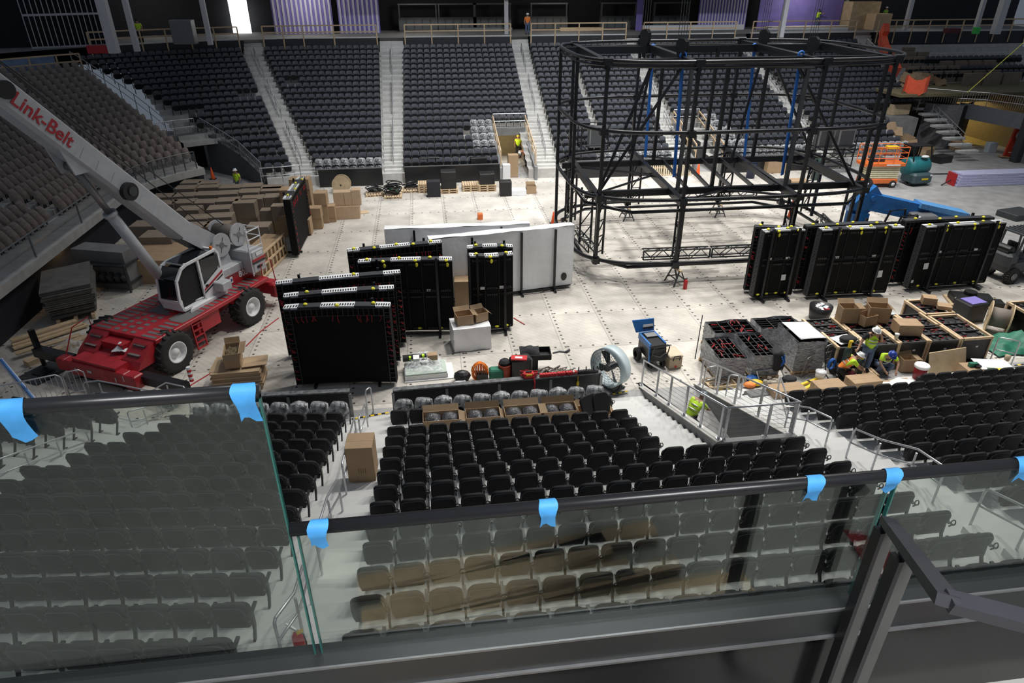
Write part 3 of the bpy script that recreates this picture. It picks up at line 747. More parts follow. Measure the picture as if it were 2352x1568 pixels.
# black stair handrail in the near corner
M_hr=mat('dark satin handrail',(.035,.035,.042),.42,var=.08)
P0=PY(2040,1198,1.20); P1=PD(2178,1382,1.12); P2=PD(2560,1478,1.12)
t=thing('stair_handrail','near black handrail dropping from the glass, on two posts','handrail',(P0.x,P0.y,10.25))
m=MB().use(M_hr); m.bar(P0+(P0-P1)*.02,P1,.036,.022,up=(0,0,1)); m.bar(P1+(P0-P1)*.01,P2,.036,.022,up=(0,0,1)); m.build('rail',t,world=True)
for q,k in ((.03,1),(.46,2)):
    c=P0+(P1-P0)*q; m=MB().use(mat('grey post',(.13,.13,.125),.5,metal=.3)); m.box((c.x,c.y,(c.z+10.25)/2-.01),(.032,.028,c.z-10.25-.02)); m.use(M_grail); m.box((c.x-.022,c.y,(c.z+10.25)/2-.01),(.012,.032,c.z-10.25-.02)); m.build('post',t,world=True)  # black strip paints in the dark left side of each post
# lumber and sheets on the walkway (they show in the glass)
def MIR(u,v,z):   # point on the walkway that the glass mirrors at this spot
    d=ray(u,v); d.y=-d.y; o=Vector((0,2*(GY-.006),CH)); return o+d*((z-o.z)/d.z)
def plank(a,b,w,h,z,label,grp=None):
    p,q=MIR(*a,z),MIR(*b,z); m=MB().use(M_wood); m.bar((p.x,p.y,z-h/2),(q.x,q.y,z-h/2),w,h,up=(0,0,1)); o=m.build('lumber_plank'); tag(o,label,'plank',grp)
plank((820,1345),(1505,1212),.09,.05,10.31,'pine plank lying closest to the photographer on the walkway')
plank((880,1400),(1395,1245),.13,.05,10.31,'broad pine plank second from the rail on the walkway')
plank((830,1425),(1450,1300),.09,.04,10.31,'pine plank mirrored in the middle of the low glass pane')
plank((860,1455),(1560,1290),.05,.04,10.31,'narrow pine plank nearest the glass curb')
plank((800,1500),(1720,1335),.12,.04,10.31,'weathered plank pressed against the foot of the curb')
a=MIR(790,1290,10.3); m=MB().use(mat('bright paper sheet',(.85,.85,.74),.8)); m.box((a.x-.02,a.y,10.262),(.16,.17,.014),.1); o=m.build('paper_sheet'); tag(o,'pale paper sheet on the walkway mirrored beside the aisle','paper')
a=MIR(2100,1290,10.3); m=MB().use(mat('dark red cloth',(.25,.012,.02),.9)); m.grid(5,5,lambda u,v:(a.x-.2+.4*u,a.y-.2+.4*v,10.255+.06*math.sin(3*u+2)*math.sin(4*v+1)**2)); o=m.build('red_cloth',smooth=True); tag(o,'dark red cloth heaped at the foot of the near handrail','cloth')
p=PZ(1640,1562,11.15); q=PZ(1820,1528,11.15)
m=MB().use(mat('cream board',(.85,.8,.62),.7)); d=(q-p); n=Vector((d.y,-d.x,0)).normalized(); c=(p+q)/2+n*.12
m.box((c.x-.05,.42,11.14),(d.length*1.9,.62,.02),math.atan2(d.y,d.x)*.0+.13); m.use(M_wood)
for sx in(-.16,.1): m.box((c.x+sx,.13,10.69),(.04,.04,.88))
m.box((c.x-.03,.13,11.115),(.4,.04,.03)); o=m.build('cream_board'); tag(o,'cream board propped on blocks at the photographer\'s feet','board')
# ---------------------------------------------------------------- handrails on the near steps
def SL(u,v,dz=0):   # meets the slope of the near steps
    d=ray(u,v); k=NRISE/ND; z0=.35+k*17.0+dz; t=(z0-CH)/(d.z+k*d.y); return CAM+d*t
def hrail(name,label,bots,h=.92,mid=.52,r=.024,group=None,flat=False,tops=None,ext=.0):
    B=[SL(*b) if len(b)==2 else Vector(b) for b in bots]; T=[b+Vector((0,0,h)) for b in B]
    t=thing(name,label,'handrail',tuple(B[0]),0,group)
    m=MB().use(M_galv); d0=(T[0]-T[1]).normalized(); d1=(T[-1]-T[-2]).normalized(); s=.09
    pts=[T[0]-Vector((0,0,.14)),T[0]-Vector((0,0,.05))-d0*.01,T[0]-d0*.06]+T[1:-1]+[T[-1]-d1*.06,T[-1]-Vector((0,0,.05))-d1*.01,T[-1]-Vector((0,0,.14))]
    m.path(pts,r,8); m.build('top_rail',t,smooth=True,world=True)
    if mid:
        m=MB().use(M_galv); m.path([b+Vector((0,0,mid)) for b in B],r*.85,8); m.build('mid_rail',t,smooth=True,world=True)
    for b,tt in zip(B,T):
        m=MB().use(M_galv)
        if flat: m.bar(b,tt-Vector((0,0,.02)),.09,.02)
        else: m.tube(b,tt-Vector((0,0,.03 if 0 else .1)),r*.95,8); m.tube(b,b+Vector((0,0,.015)),r*2.2,10)
        m.build('post',t,world=True)
    return t
hrail('aisle_handrail','galvanised aisle handrail next to the black-and-yellow step edge',[(846,985),(832,1024)])
hrail('aisle_handrail','galvanised aisle handrail directly behind the tall cardboard box',[(822,1020),(797,1140)])
hrail('aisle_handrail','galvanised aisle handrail between the tall box and the glass joint',[(788,1178),(766,1222),(741,1322)])
hrail('aisle_handrail','long galvanised aisle handrail seen through the glass by the extinguisher',[(717,1390),(698,1463),(655,1530)])
b0=PZ(843,958,.1); hrail('aisle_handrail','narrow upright galvanised hoop at the foot of the aisle',[tuple(PZ(846,958,.05)),tuple(PZ(858,947,.05))],h=1.0,mid=0)
hrail('aisle_handrail','galvanised handrail bent down above the tunnel, beside the seat block',[(1780,922),(1799,994),(1843,1002),(1893,1030)])
hrail('aisle_handrail','galvanised handrail with red ribbon, cut off by the glass rail',[(1941,1056),(2000,1085),(2080,1110),(2140,1158)])
hrail('aisle_handrail','galvanised handrail seen through the glass above the near black handrail',[(2226,1210),(2330,1270),(2420,1330)])
hrail('aisle_handrail','galvanised handrail behind the taller pane on the corner steps',[(310,1000),(345,990),(382,975)],h=.9)
hrail('aisle_handrail','long galvanised handrail at the edge behind the taller pane',[(-40,1150),(82,1100),(153,1072),(218,1046)],h=.92)
# ---------------------------------------------------------------- tunnel mouth in the near stand
M_tun=mat('tunnel wall concrete',(.24,.24,.24),.8,var=.2,scale=1.5,bump=.1)
kz=NRISE/ND
def zsl(y): return .35+kz*(17.0-y)
TX0,TX1,TYE=6.92,8.83,12.75
def twall(x,w,y0,y1,name,lift=.3):
    m=MB().use(M_tun); a,b=zsl(y0)+lift,zsl(y1)+lift
    m.hexa([(x-w/2,y0,0),(x+w/2,y0,0),(x+w/2,y1,0),(x-w/2,y1,0),(x-w/2,y0,a),(x+w/2,y0,a),(x+w/2,y1,b),(x-w/2,y1,b)]); m.use(M_conc)
    m.hexa([(x-w/2-.02,y0,a),(x+w/2+.02,y0,a),(x+w/2+.02,y1,b),(x-w/2-.02,y1,b),(x-w/2-.02,y0,a+.03),(x+w/2+.02,y0,a+.03),(x+w/2+.02,y1,b+.03),(x-w/2-.02,y1,b+.03)]); struct(m,name)
twall(TX0,.2,TYE,19.0,'wall_tunnel_left',.28); twall(TX1,.2,TYE,18.6,'wall_tunnel_right',.28)
m=MB().use(M_tun); m.box(((TX0+TX1)/2,TYE-.1,1.45),(TX1-TX0,.16,1.7)); struct(m,'wall_tunnel_end')
m=MB().use(mat('tunnel dark',(.02,.02,.022),.9)); m.box(((TX0+TX1)/2,11.4,.5),(TX1-TX0-.2,.1,1.9)); struct(m,'wall_tunnel_back')
def cable_rail(label,pts,posts):
    t=thing('cable_railing',label,'railing',tuple(pts[0]))
    m=MB().use(M_galv); m.path([p+Vector((0,0,1.0)) for p in pts],.026,8); m.build('top_rail',t,smooth=True,world=True)
    for q in range(6):
        m=MB().use(M_gstl); m.path([p+Vector((0,0,.12+.14*q)) for p in pts],.005,4); m.build('cable',t,world=True)
    for p in posts: m=MB().use(M_galv); m.box((p.x,p.y,p.z+.49),(.03,.1,.98)); m.box((p.x,p.y,p.z+.01),(.12,.16,.02)); m.build('post',t,world=True)
def tp(x,y): return Vector((x,y,zsl(y)+.32))
cable_rail('cable railing down the stair side of the tunnel mouth',[tp(TX0,18.9),tp(TX0,TYE)],[tp(TX0,y) for y in (18.85,17.4,16.3,15.1,14.0,12.9)])
cable_rail('cable railing down the far side of the tunnel, beside the hoop rails',[tp(TX1,18.5),tp(TX1,TYE)],[tp(TX1,y) for y in (18.4,17.1,15.9,14.5,12.9)])
pz=zsl(TYE)+.32
cable_rail('short cable railing across the head of the tunnel',[Vector((TX0,TYE,pz)),Vector((TX1,TYE,pz))],[Vector((x,TYE,pz)) for x in (TX0+.06,(TX0+TX1)/2+.2,TX1-.06)])
for (u1,v1,u2,v2,lab) in ((1612,903,1640,897,'small galvanised hoop rail nearest the wrapped pallets'),(1665,918,1697,925,'second galvanised hoop rail beside the tunnel, next to the grey case')):
    a,b=PZ(u1,v1,.1),PZ(u2,v2,.1); hrail('hoop_rail',lab,[tuple(a),tuple(b)],h=1.0,mid=.5)
# box on the steps, extinguisher
def carton(name,label,c,d,rz=0,group=None,m=None,tape=True,cat='cardboard box'):
    t=thing(name,label,cat,c,rz,group); mm=MB().use(m or M_card); mm.box((0,0,d[2]/2),d,bev=.008); mm.build('carton',t)
    if tape:
        k=MB().use(mat('packing tape',(.42,.30,.17),.3)); k.box((0,0,d[2]+.001),(d[0]*1.002,.05,.003)); k.box((-d[0]/2-.001,0,d[2]*.9),(.003,.05,d[2]*.2)); k.box((d[0]/2+.001,0,d[2]*.9),(.003,.05,d[2]*.2)); k.build('packing_tape',t)
    return t
p=SL(831,1118); t=carton('cardboard_box','tall closed cardboard box standing on the aisle steps behind the handrail',(p.x+.03,p.y+.42,p.z+.05),(.62,.60,.98),R(-3))
m=MB().use(mat('printed arrows',(.12,.08,.05),.8))
for q in range(4): m.box((-.05+.05*q,-.302,.32),(.012,.002,.14+.04*(q%2)))
m.build('printed_mark',t)
p=SL(688,1505); t=thing('fire_extinguisher','red fire extinguisher with yellow tag standing on the near aisle steps','fire extinguisher',(p.x,p.y+.1,p.z-.05))
m=MB().use(M_redp); m.lathe([(0,0),(.075,0),(.08,.02),(.08,.32),(.06,.38),(.03,.41),(0,.41)],14); m.build('cylinder',t,smooth=True)
m=MB().use(M_galv); m.tube((0,0,.41),(0,0,.46),.02); m.bar((0,0,.46),(-.13,.05,.54),.025,.018); m.bar((0,0,.45),(-.12,.05,.47),.022,.012); m.build('valve_handle',t)
m=MB().use(M_blackp); m.path([(.02,0,.43),(.09,-.03,.4),(.11,-.04,.25),(.1,-.03,.1)],.012,6); m.build('hose',t)
m=MB().use(M_yelp); m.box((.06,-.05,.47),(.09,.004,.07),.5); m.build('inspection_tag',t)
# cartons of seat parts along the empty row
def open_carton(c,d,rz,label,group=None,fill=True,flaps=True,name='open_carton',lean=0):
    t=thing(name,label,'cardboard box',c,rz,group); w,l,h=d; m=MB().use(M_card); th=.012
    m.box((0,0,th/2),(w,l,th)); m.box((0,-l/2+th/2,h/2),(w,th,h)); m.box((0,l/2-th/2,h/2),(w,th,h)); m.box((-w/2+th/2,0,h/2),(th,l-2*th,h)); m.box((w/2-th/2,0,h/2),(th,l-2*th,h)); m.build('carton',t)
    if flaps:
        f=MB().use(M_cardi); r=random.Random(int(c[0]*100)); a=R(r.uniform(30,70))
        f.add([(-w/2,l/2,h),(w/2,l/2,h),(w/2,l/2+.2*math.cos(a),h+.2*math.sin(a)),(-w/2,l/2+.2*math.cos(a),h+.2*math.sin(a))],[(0,1,2,3),(3,2,1,0)]); f.build('flap',t)
        f=MB().use(M_cardi); a=R(r.uniform(-60,10)); f.add([(w/2,-l/2,h),(w/2,l/2,h),(w/2+.2*math.cos(a),l/2,h+.2*math.sin(a)),(w/2+.2*math.cos(a),-l/2,h+.2*math.sin(a))],[(0,1,2,3),(3,2,1,0)]); f.build('flap',t)
    return t
zr=nz(1)
for i,(u,w) in enumerate(((1013,1.05),(1110,1.0),(1200,1.05),(1285,1.0))):
    x=PY(u,955,nY(1)+.35).x; d=(w,.5,.62)
    t=open_carton((x,nY(1)+.42,zr),d,0,'open seat carton full of bagged parts, %s along the empty row'%orr(i),'seat cartons in the empty row')
    for q in (-1,1):
        r=random.Random(i*2+q); m=MB().use(mat('bagged seat parts',(.1,.1,.11),.18,metal=.2,var=.7,scale=14,bump=1,bscale=25)); 
        m.grid(9,7,lambda a,b:(q*w*.235+(a-.5)*w*.44,(b-.5)*.45,.50+.2*math.sin(PI*a)**.6*math.sin(PI*b)**.6+.03*(r.random()-.5))); o=m.build('bagged_seat_part',smooth=True)
        o.location=(x,nY(1)+.42,zr); tag(o,'crinkled clear bag of seat parts in the %s carton of the empty row, %s half'%(orr(i),'aisle' if q<0 else 'tunnel'),'plastic bag','bagged parts in the seat cartons')
x=PY(1365,925,nY(1)+.35).x
t=open_carton((x,nY(1)+.42,zr),(1.05,.55,.42),0,'open carton holding two loose seat backs at the end of the empty row')
for q,(dx,rz) in enumerate(((-.2,.5),(.22,.2))):
    m=MB().use(M_fabric); m.prism(rpoly(.5,.62,.14),.09,Matrix.Translation((x+dx,nY(1)+.36+.1*q,zr+.62))@Matrix.Rotation(rz,4,'Z')@Matrix.Rotation(R(62),4,'X')); o=m.build('loose_seat_back'); tag(o,('loose black seat back under clear film in the end carton','loose black seat back leaning on the film-covered one in the end carton')[q],'seat back')
# black and yellow step edges
for (u1,v1,u2,v2,lab) in ((808,962,893,947,'black and yellow striped edge at the foot of the box-side aisle'),(1400,906,1442,898,'black and yellow striped edge at the top of the tunnel-side steps'),(1612,898,1690,890,'black and yellow striped edge beside the hoop rails'),(2330,839,2352,836,'short black and yellow striped edge by the far barricade')):
    a,b=PZ(u1,v1,.07),PZ(u2,v2,.07); t=thing('hazard_strip',lab,'hazard strip',tuple(a)); n=max(2,round((b-a).length/.12)); my=MB().use(M_yelp); mk=MB().use(M_black)
    for q in range(n): (my if q%2 else mk).bar(a+(b-a)*(q/n),a+(b-a)*((q+1)/n),.07,.008,up=(0,0,1))
    my.build('yellow_band',t,world=True); mk.build('black_band',t,world=True)
    for c_ in t.children: c_['kind']='stuff'
# ---------------------------------------------------------------- mobile crane
CO=Vector((-9.53,24.89,0)); CA=Vector((-.474,-.88,0)).normalized(); CB=Vector((-CA.y,CA.x,0))
CRZ=math.atan2(CA.y,CA.x)       # local x = heading, local y = the side away from the aisle
# local frame here: x ahead, y = camera side negative, so flip y through a helper
def c(x,y,z): return (x,y,z)
crane=thing('mobile_crane','red and grey rough-terrain mobile crane with raised grey boom and white cab','crane',tuple(CO),CRZ)
# in this frame +y is 90 degrees left of heading = CB
def part(name,mb,smooth=False,parent=crane): return mb.build(name,parent,smooth)
# carrier
m=MB().use(M_red)
m.box((.1,.07,1.43),(5.9,3.02,.16),bev=.02)                    # deck
m.box((.2,0,.95),(6.6,1.0,.75))                              # frame spine
# sloping steps ahead of the deck
for y0,y1 in ((-1.38,-.55),(.62,1.5)):
    w=y1-y0; yc=(y0+y1)/2
    m.hexa([(3.0,y0,.75),(3.95,y0,.75),(3.95,y1,.75),(3.0,y1,.75),(3.0,y0,1.5),(3.75,y0,.98),(3.75,y1,.98),(3.0,y1,1.5)])
m.hexa([(3.0,-.56,1.0),(3.9,-.56,.75),(3.9,.63,.75),(3.0,.63,1.0),(3.0,-.56,1.06),(3.9,-.56,.98),(3.9,.63,.98),(3.0,.63,1.06)])
m.box((4.1,0,.78),(.5,2.0,.42)); m.box((4.25,-.0,.62),(.35,2.75,.52),bev=.03); m.box((4.25,1.62,.62),(.42,.5,.52),bev=.04); m.box((4.25,-1.55,.66),(.4,.4,.45),bev=.04)
m.box((-3.35,0,.8),(.45,2.9,.55),bev=.03); m.box((-3.3,1.45,.75),(.5,.35,.6),bev=.05)
m.box((-1.95,0,1.75),(1.95,1.7,.55),bev=.04)                 # engine hood
m.box((.55,1.33,1.05),(1.15,.3,.62),bev=.02)                 # side tank box
m.box((-.9,1.3,1.3),(.3,.35,.25))
part('carrier',m)
m=MB().use(M_grip)
for i in range(22):
    for y,w in ((-.98,.66),(1.14,.62)):
        m.box((2.9-.25*i,y,1.514),(.13,w,.012))
for i in range(7):
    for k in range(3): m.box((2.85-.3*i,-.4+.38*k,1.514),(.15,.2,.012))
m.box((1.2,1.1,1.517),(.9,.75,.012)); m.box((.9,-.1,1.516),(1.0,.8,.012))
for i in range(3): m.box((3.25+.2*i,.03,1.055-.032*i),(.14,1.0,.012))
for y0 in(-.97,1.05):
    for i in range(2): m.box((3.28+.3*i,y0,1.33-.22*i),(.1,.5,.06))
part('grip_strip',m).__setitem__('kind','stuff')
m=MB().use(mat('step shadow',(.12,.012,.015),.6))  # darker red: shade on the crane steps painted in
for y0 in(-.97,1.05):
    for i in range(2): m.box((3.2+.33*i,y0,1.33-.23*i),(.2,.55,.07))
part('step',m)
# wheels
def wheel(x,y,r,w,name='wheel'):
    o=bpy.data.objects.new(name,None); COL.objects.link(o); o.parent=crane; o.location=(x,y,r); return o
def tyre_mb(r,w,lug=True,n=28):
    m=MB().use(M_rub); M=Matrix.Rotation(R(90),4,'X')
    m.lathe([(r*.52,-w/2*.9),(r*.8,-w/2),(r*.95,-w/2*.92),(r,-w/2*.7),(r,w/2*.7),(r*.95,w/2*.92),(r*.8,w/2),(r*.52,w/2*.9)],n,M)
    if lug:
        for i in range(20):
            for sgn in(-1,1):
                a=2*PI*(i+.5*(sgn>0))/20; ca,sa=math.cos(a),math.sin(a); a2=a+.16; 
                p=Vector((ca*r*1.0,sgn*w*.44,sa*r*1.0)); q=Vector((math.cos(a2)*r*1.012,sgn*w*.02,math.sin(a2)*r*1.012)); m.bar(p,q,.075,.05,up=(ca,0,sa))
    return m
def rim_mb(r,w,side):
    m=MB().use(M_white); M=Matrix.Rotation(R(90*(1 if side<0 else -1)),4,'X')
    m.lathe([(r*.54,w/2*.75),(r*.52,w/2*.95),(r*.46,w/2*.92),(r*.42,w/2*.5),(r*.2,w/2*.45),(r*.18,w/2*.75),(0,w/2*.75)],24,M); return m
for x in(2.45,-1.5):
    for y in(1.46,-1.46):
        m=tyre_mb(.76,.62); m.T=None
        t=MB(); t.mats=m.mats; t.v=[(vx+x,vy+y,vz+.76) for vx,vy,vz in m.v]; t.f=m.f; t.m=m.m; ty=part('tyre',t,True)
        r_=rim_mb(.76,.62,1 if y>0 else -1); t=MB(); t.mats=r_.mats; t.v=[(vx+x,vy+y,vz+.76) for vx,vy,vz in r_.v]; t.f=r_.f; t.m=r_.m; t.build('rim',ty,True)
# outriggers
for x,y0,y1 in ((4.0,1.7,3.6),(4.0,-1.5,-3.3),(-3.5,-1.4,-2.6)):
    m=MB().use(M_black); m.bar((x,y0,.62),(x,y1,.62),.34,.32,up=(0,0,1)); part('outrigger_beam',m)
m=MB().use(M_black); m.bar((4.0,-3.2,.62),(4.0,-3.2,1.5),.16); m.tube((4,-3.2,0),(4,-3.2,.5),.08); part('outrigger_jack',m)
m=MB().use(M_black); m.tube((4.15,1.5,.05),(4.15,1.5,.4),.07); m.tube((4.15,-1.2,.05),(4.15,-1.2,.4),.07); m.bar((4.15,1.5,.1),(4.15,-1.2,.1),.05); part('tow_bracket',m)
m=MB().use(M_galv); m.box((4.435,-.2,.66),(.012,.2,.09)); m.box((4.43,1.42,.72),(.02,.16,.2)); m.box((4.44,1.0,.6),(.03,.05,.18)); m.box((4.44,-.85,.6),(.03,.05,.18)); part('lamp_plate',m)
# ladder + hand hoops
m=MB().use(M_red)
for x in(.95,1.4): m.bar((x,1.5,1.35),(x,1.55,.25),.05)
for q in range(5): m.bar((.95,1.5+.01*q,1.25-.24*q),(1.4,1.5+.01*q,1.25-.24*q),.05)
part('ladder',m)
for pts in ([(3.0,-1.45,1.5),(3.0,-1.5,1.85),(3.6,-1.6,1.7),(4.1,-1.6,.9)],[(-2.7,1.4,1.5),(-2.7,1.42,2.1),(-3.3,1.42,2.1),(-3.4,1.42,1.1)]):
    m=MB().use(M_red); m.path(pts,.022,6); part('grab_hoop',m)
m=MB().use(M_redp)
for q in range(6): m.tube((3.75,3.62,.75+.09*q),(3.75,3.62,.84+.09*q),.07,8); m.use(M_white if q%2==0 else M_redp)
part('warning_post',m)
# upper works
m=MB().use(M_gstl); m.tube((0,0,1.5),(0,0,1.75),.95,20); part('turntable',m,True)
m=MB().use(M_boomg)
for y in(-.42,.42): m.hexa([(.9,y-.05,1.75),(-2.3,y-.05,1.75),(-2.3,y+.05,1.75),(.9,y+.05,1.75),(-.2,y-.05,2.6),(-1.9,y-.05,3.45),(-1.9,y+.05,3.45),(-.2,y+.05,2.6)])
m.box((-1.9,.0,2.05),(1.5,1.7,.5),bev=.03); m.box((-2.75,0,2.25),(.75,2.7,.95),bev=.05); m.box((-.75,1.15,1.95),(.5,.55,.35),bev=.03)
part('superstructure',m)
m=MB().use(M_red); m.box((-2.75,1.36,2.33),(.76,.02,.1)); m.box((-2.75,-1.36,2.33),(.76,.02,.1)); m.use(M_black); m.box((-2.75,1.362,2.22),(.76,.02,.05)); m.use(M_white); m.box((-2.8,1.368,2.55),(.35,.012,.14)); m.use(M_black); m.box((-2.72,1.368,2.02),(.3,.012,.1)); part('stripe',m)
m=MB().use(M_black); m.box((.35,.0,2.2),(1.1,.6,.5)); part('hose_reel',m)
# winches
for x,z in((-1.75,3.15),(-2.75,3.25)):
    m=MB().use(mat('wire rope drum',(.16,.14,.125),.7,metal=.3,var=.2,scale=60,stretch=(1,8,1))); m.tube((x,-.55,z),(x,.5,z),.36,18); dr=part('winch_drum',m,True)
    for y in(-.58,.53):
        m=MB().use(M_boomg); m.tube((x,y-.03,z),(x,y+.03,z),.47,22); m.use(M_gstl); m.tube((x,y-.05,z),(x,y+.05,z),.12,12)
        for k in range(4): a=k*PI/2+.4; m.bar((x+.14*math.cos(a),y+.035,z+.14*math.sin(a)),(x+.3*math.cos(a),y+.035,z+.3*math.sin(a)),.05,.02)
        m.build('winch_flange',dr)
m=MB().use(M_white)
for x in(-2.35,-3.1):
    for y in(1.3,): m.tube((x,y,1.7),(x,y,3.6),.025,6)
for z in(1.8,2.15,2.5,2.85,3.2,3.55): m.tube((-2.35,1.3,z),(-3.1,1.3,z),.022,6)
m.tube((-3.1,1.3,3.55),(-3.1,.3,3.55),.02,6); m.tube((-3.1,1.3,3.2),(-3.1,.3,3.2),.02,6); m.tube((-3.1,.3,2.7),(-3.1,.3,3.55),.02,6); m.tube((-3.1,1.3,3.55),(-3.1,.3,3.2),.02,6)
part('access_ladder',m)
# cab
X0,X1,Y0,Y1,Z0,Z1=-1.08,1.05,-.02,1.0,1.62,3.22
Y0,Y1=.02,.93
prof=[(X1+.0,Z0),(X1+.1,Z0+.35),(X1+.02,Z1-.45),(X1-.3,Z1-.08),(X1-.55,Z1),(X0+.1,Z1+.06),(X0,Z1-.1),(X0-.0,Z0)]
def side(mb,y,w): 
    mb.prism([(a,b) for a,b in prof],w,Matrix(((1,0,0,0),(0,0,-1,y+w/2),(0,1,0,0),(0,0,0,1))))
m=MB().use(mat('cab interior',(.012,.012,.013),.7)); 
inset=[(X1-.12,Z0+.06),(X1-.04,Z0+.4),(X1-.12,Z1-.5),(X1-.38,Z1-.16),(X0+.1,Z1-.06),(X0+.08,Z0+.06)]
m.prism(inset,Y1-Y0-.14,Matrix(((1,0,0,0),(0,0,-1,Y1-.07),(0,1,0,0),(0,0,0,1)))); m.box((.1,.45,Z0+.55),(.5,.5,.4)); part('cab_interior',m)
m=MB().use(M_white)
def frame(y):
    P=[Vector((a,y,b)) for a,b in prof]
    for i in range(len(P)): m.bar(P[i],P[(i+1)%len(P)],.09,.08,up=(0,1,0))
frame(Y0); frame(Y1)
for a,b in (prof[0],prof[1],prof[4],prof[5],prof[7]): m.bar((a,Y0,b),(a,Y1,b),.09,.09)
m.box((X1+.02,(Y0+Y1)/2,Z0+.2),(.1,Y1-Y0,.42)); m.box((0,(Y0+Y1)/2,Z0+.03),(X1-X0,Y1-Y0,.08))
m.bar((-.05,Y1,Z0),(-.05,Y1,Z1+.02),.09,.08); 
m.hexa([(X0,Y1-.03,Z0),(-.05,Y1-.03,Z0),(-.05,Y1+.045,Z0),(X0,Y1+.045,Z0),(X0,Y1-.03,Z0+.95),(-.05,Y1-.03,Z0+.5),(-.05,Y1+.045,Z0+.5),(X0,Y1+.045,Z0+.95)])
m.hexa([(X1-.42,Y1+.03,Z0-.1),(X0+.1,Y1+.03,Z0-.1),(X0+.1,Y1+.2,Z0-.1),(X1-.1,Y1+.2,Z0-.1),(X1-.42,Y1+.03,Z0),(X0+.1,Y1+.03,Z0),(X0+.1,Y1+.2,Z0),(X1-.1,Y1+.2,Z0)])
part('cab_body',m)
m=MB().use(M_glassd); m.bar((X1+.11,(Y0+Y1)/2,Z0+.42),(X1+.03,(Y0+Y1)/2,Z1-.47),Y1-Y0-.14,.02,up=(1,0,.1)); part('windscreen',m)
m=MB().use(M_glassd); m.bar((X1-.0,(Y0+Y1)/2,Z1-.42),(X1-.3,(Y0+Y1)/2,Z1-.05),Y1-Y0-.14,.02,up=(1,0,1)); m.box((-.1,(Y0+Y1)/2,Z1+.045),(1.3,Y1-Y0-.16,.02)); part('roof_window',m)
m=MB().use(M_glassd); m.hexa([(X0+.1,Y1+.0,Z0+1.02),(-.12,Y1,Z0+.58),(-.12,Y1+.03,Z0+.58),(X0+.1,Y1+.03,Z0+1.02),(X0+.1,Y1,Z1-.12),(-.12,Y1,Z1-.06),(-.12,Y1+.03,Z1-.06),(X0+.1,Y1+.03,Z1-.12)]); part('side_window',m)
m=MB().use(M_red); m.hexa([(X0,Y1+.046,Z0+.72),(-.05,Y1+.046,Z0+.34),(-.05,Y1+.056,Z0+.34),(X0,Y1+.056,Z0+.72),(X0,Y1+.046,Z0+.82),(-.05,Y1+.046,Z0+.41),(-.05,Y1+.056,Z0+.41),(X0,Y1+.056,Z0+.82)]); m.use(M_black)
m.hexa([(X0,Y1+.046,Z0+.6),(-.05,Y1+.046,Z0+.24),(-.05,Y1+.056,Z0+.24),(X0,Y1+.056,Z0+.6),(X0,Y1+.046,Z0+.66),(-.05,Y1+.046,Z0+.3),(-.05,Y1+.056,Z0+.3),(X0,Y1+.056,Z0+.66)]); m.box((-.2,Y1+.05,Z0+.5),(.13,.02,.09)); m.box((-.82,Y1+.05,Z0+.2),(.1,.02,.05)); part('door_stripe',m)
m=MB().use(M_redp); m.box((.1,(Y0+Y1)/2,Z0-.03),(2.0,Y1-Y0,.06)); part('cab_skirt',m)
m=MB().use(M_hor); m.tube((-.95,.8,Z1+.06),(-.95,.8,Z1+.2),.06,8); part('beacon',m)
# boom: outline read on its own vertical plane
_n=CB
def bplane(u,v,b):
    d=ray(u,v); q=CO-CAM; t=((q+CB*b).dot(_n))/d.dot(_n); p=CAM+d*t; w=p-CO
    return Vector((w.dot(CA),b,p.z))
bt0,bt1=bplane(467,533,.40),bplane(130,256,.40); bl0,bl1=bplane(408,543,.40),bplane(122,339,.40)
bd=((bt1-bt0).normalized()+(bl1-bl0).normalized()).normalized(); bn=Vector((-bd.z,0,bd.x))
hgt=abs((bt0-bl0).dot(bn)); 
top=bt0; low=top-bn*( -hgt if (bl0-bt0).dot(bn)>0 else hgt)
if (bl0-bt0).dot(bn)>0: bn=-bn; low=top-bn*hgt
foot=Vector((-1.75,0,3.0))
Lb=11.5
m=MB().use(M_boomg)
def bp(s,h,y): q=low+bd*s+bn*h; return Vector((q.x,y,q.z))
W=.40
sec=[(-W,.10),(-W+.12,0),(W-.12,0),(W,.10),(W,hgt-.06),(W-.07,hgt),(-W+.07,hgt),(-W,hgt-.06)]
s0=(bl0-low).dot(bd)-.25
vs=[bp(s0,h,y) for y,h in sec]+[bp(s0+Lb,h,y) for y,h in sec]
m.add(vs,[tuple(range(7,-1,-1)),tuple(range(8,16))]+[(i,(i+1)%8,8+(i+1)%8,8+i) for i in range(8)])
# foot of the boom down to the pivot
for y in(-W,W-.05):
    a=[bp(s0,0.03,y),bp(s0,hgt,y),Vector((foot.x-.35,y,foot.z+.25)),Vector((foot.x+.25,y,foot.z-.25))]
    m.add([q for q in a]+[q+Vector((0,.05,0)) for q in a],[(3,2,1,0),(4,5,6,7),(0,1,5,4),(1,2,6,5),(2,3,7,6),(3,0,4,7)])
bo=part('boom',m)
m=MB().use(mat('dark boom pivot',(.05,.05,.055),.5)); a=[bp(s0,.05,-W+.06),bp(s0,hgt*.55,-W+.06)]; m.hexa([bp(s0,.02,-W+.06),bp(s0,.02,W-.06),bp(s0,hgt*.5,W-.06),bp(s0,hgt*.5,-W+.06),Vector((foot.x+.25,-W+.06,foot.z-.3)),Vector((foot.x+.25,W-.06,foot.z-.3)),Vector((foot.x-.2,W-.06,foot.z)),Vector((foot.x-.2,-W+.06,foot.z))]); part('boom_pivot',m)
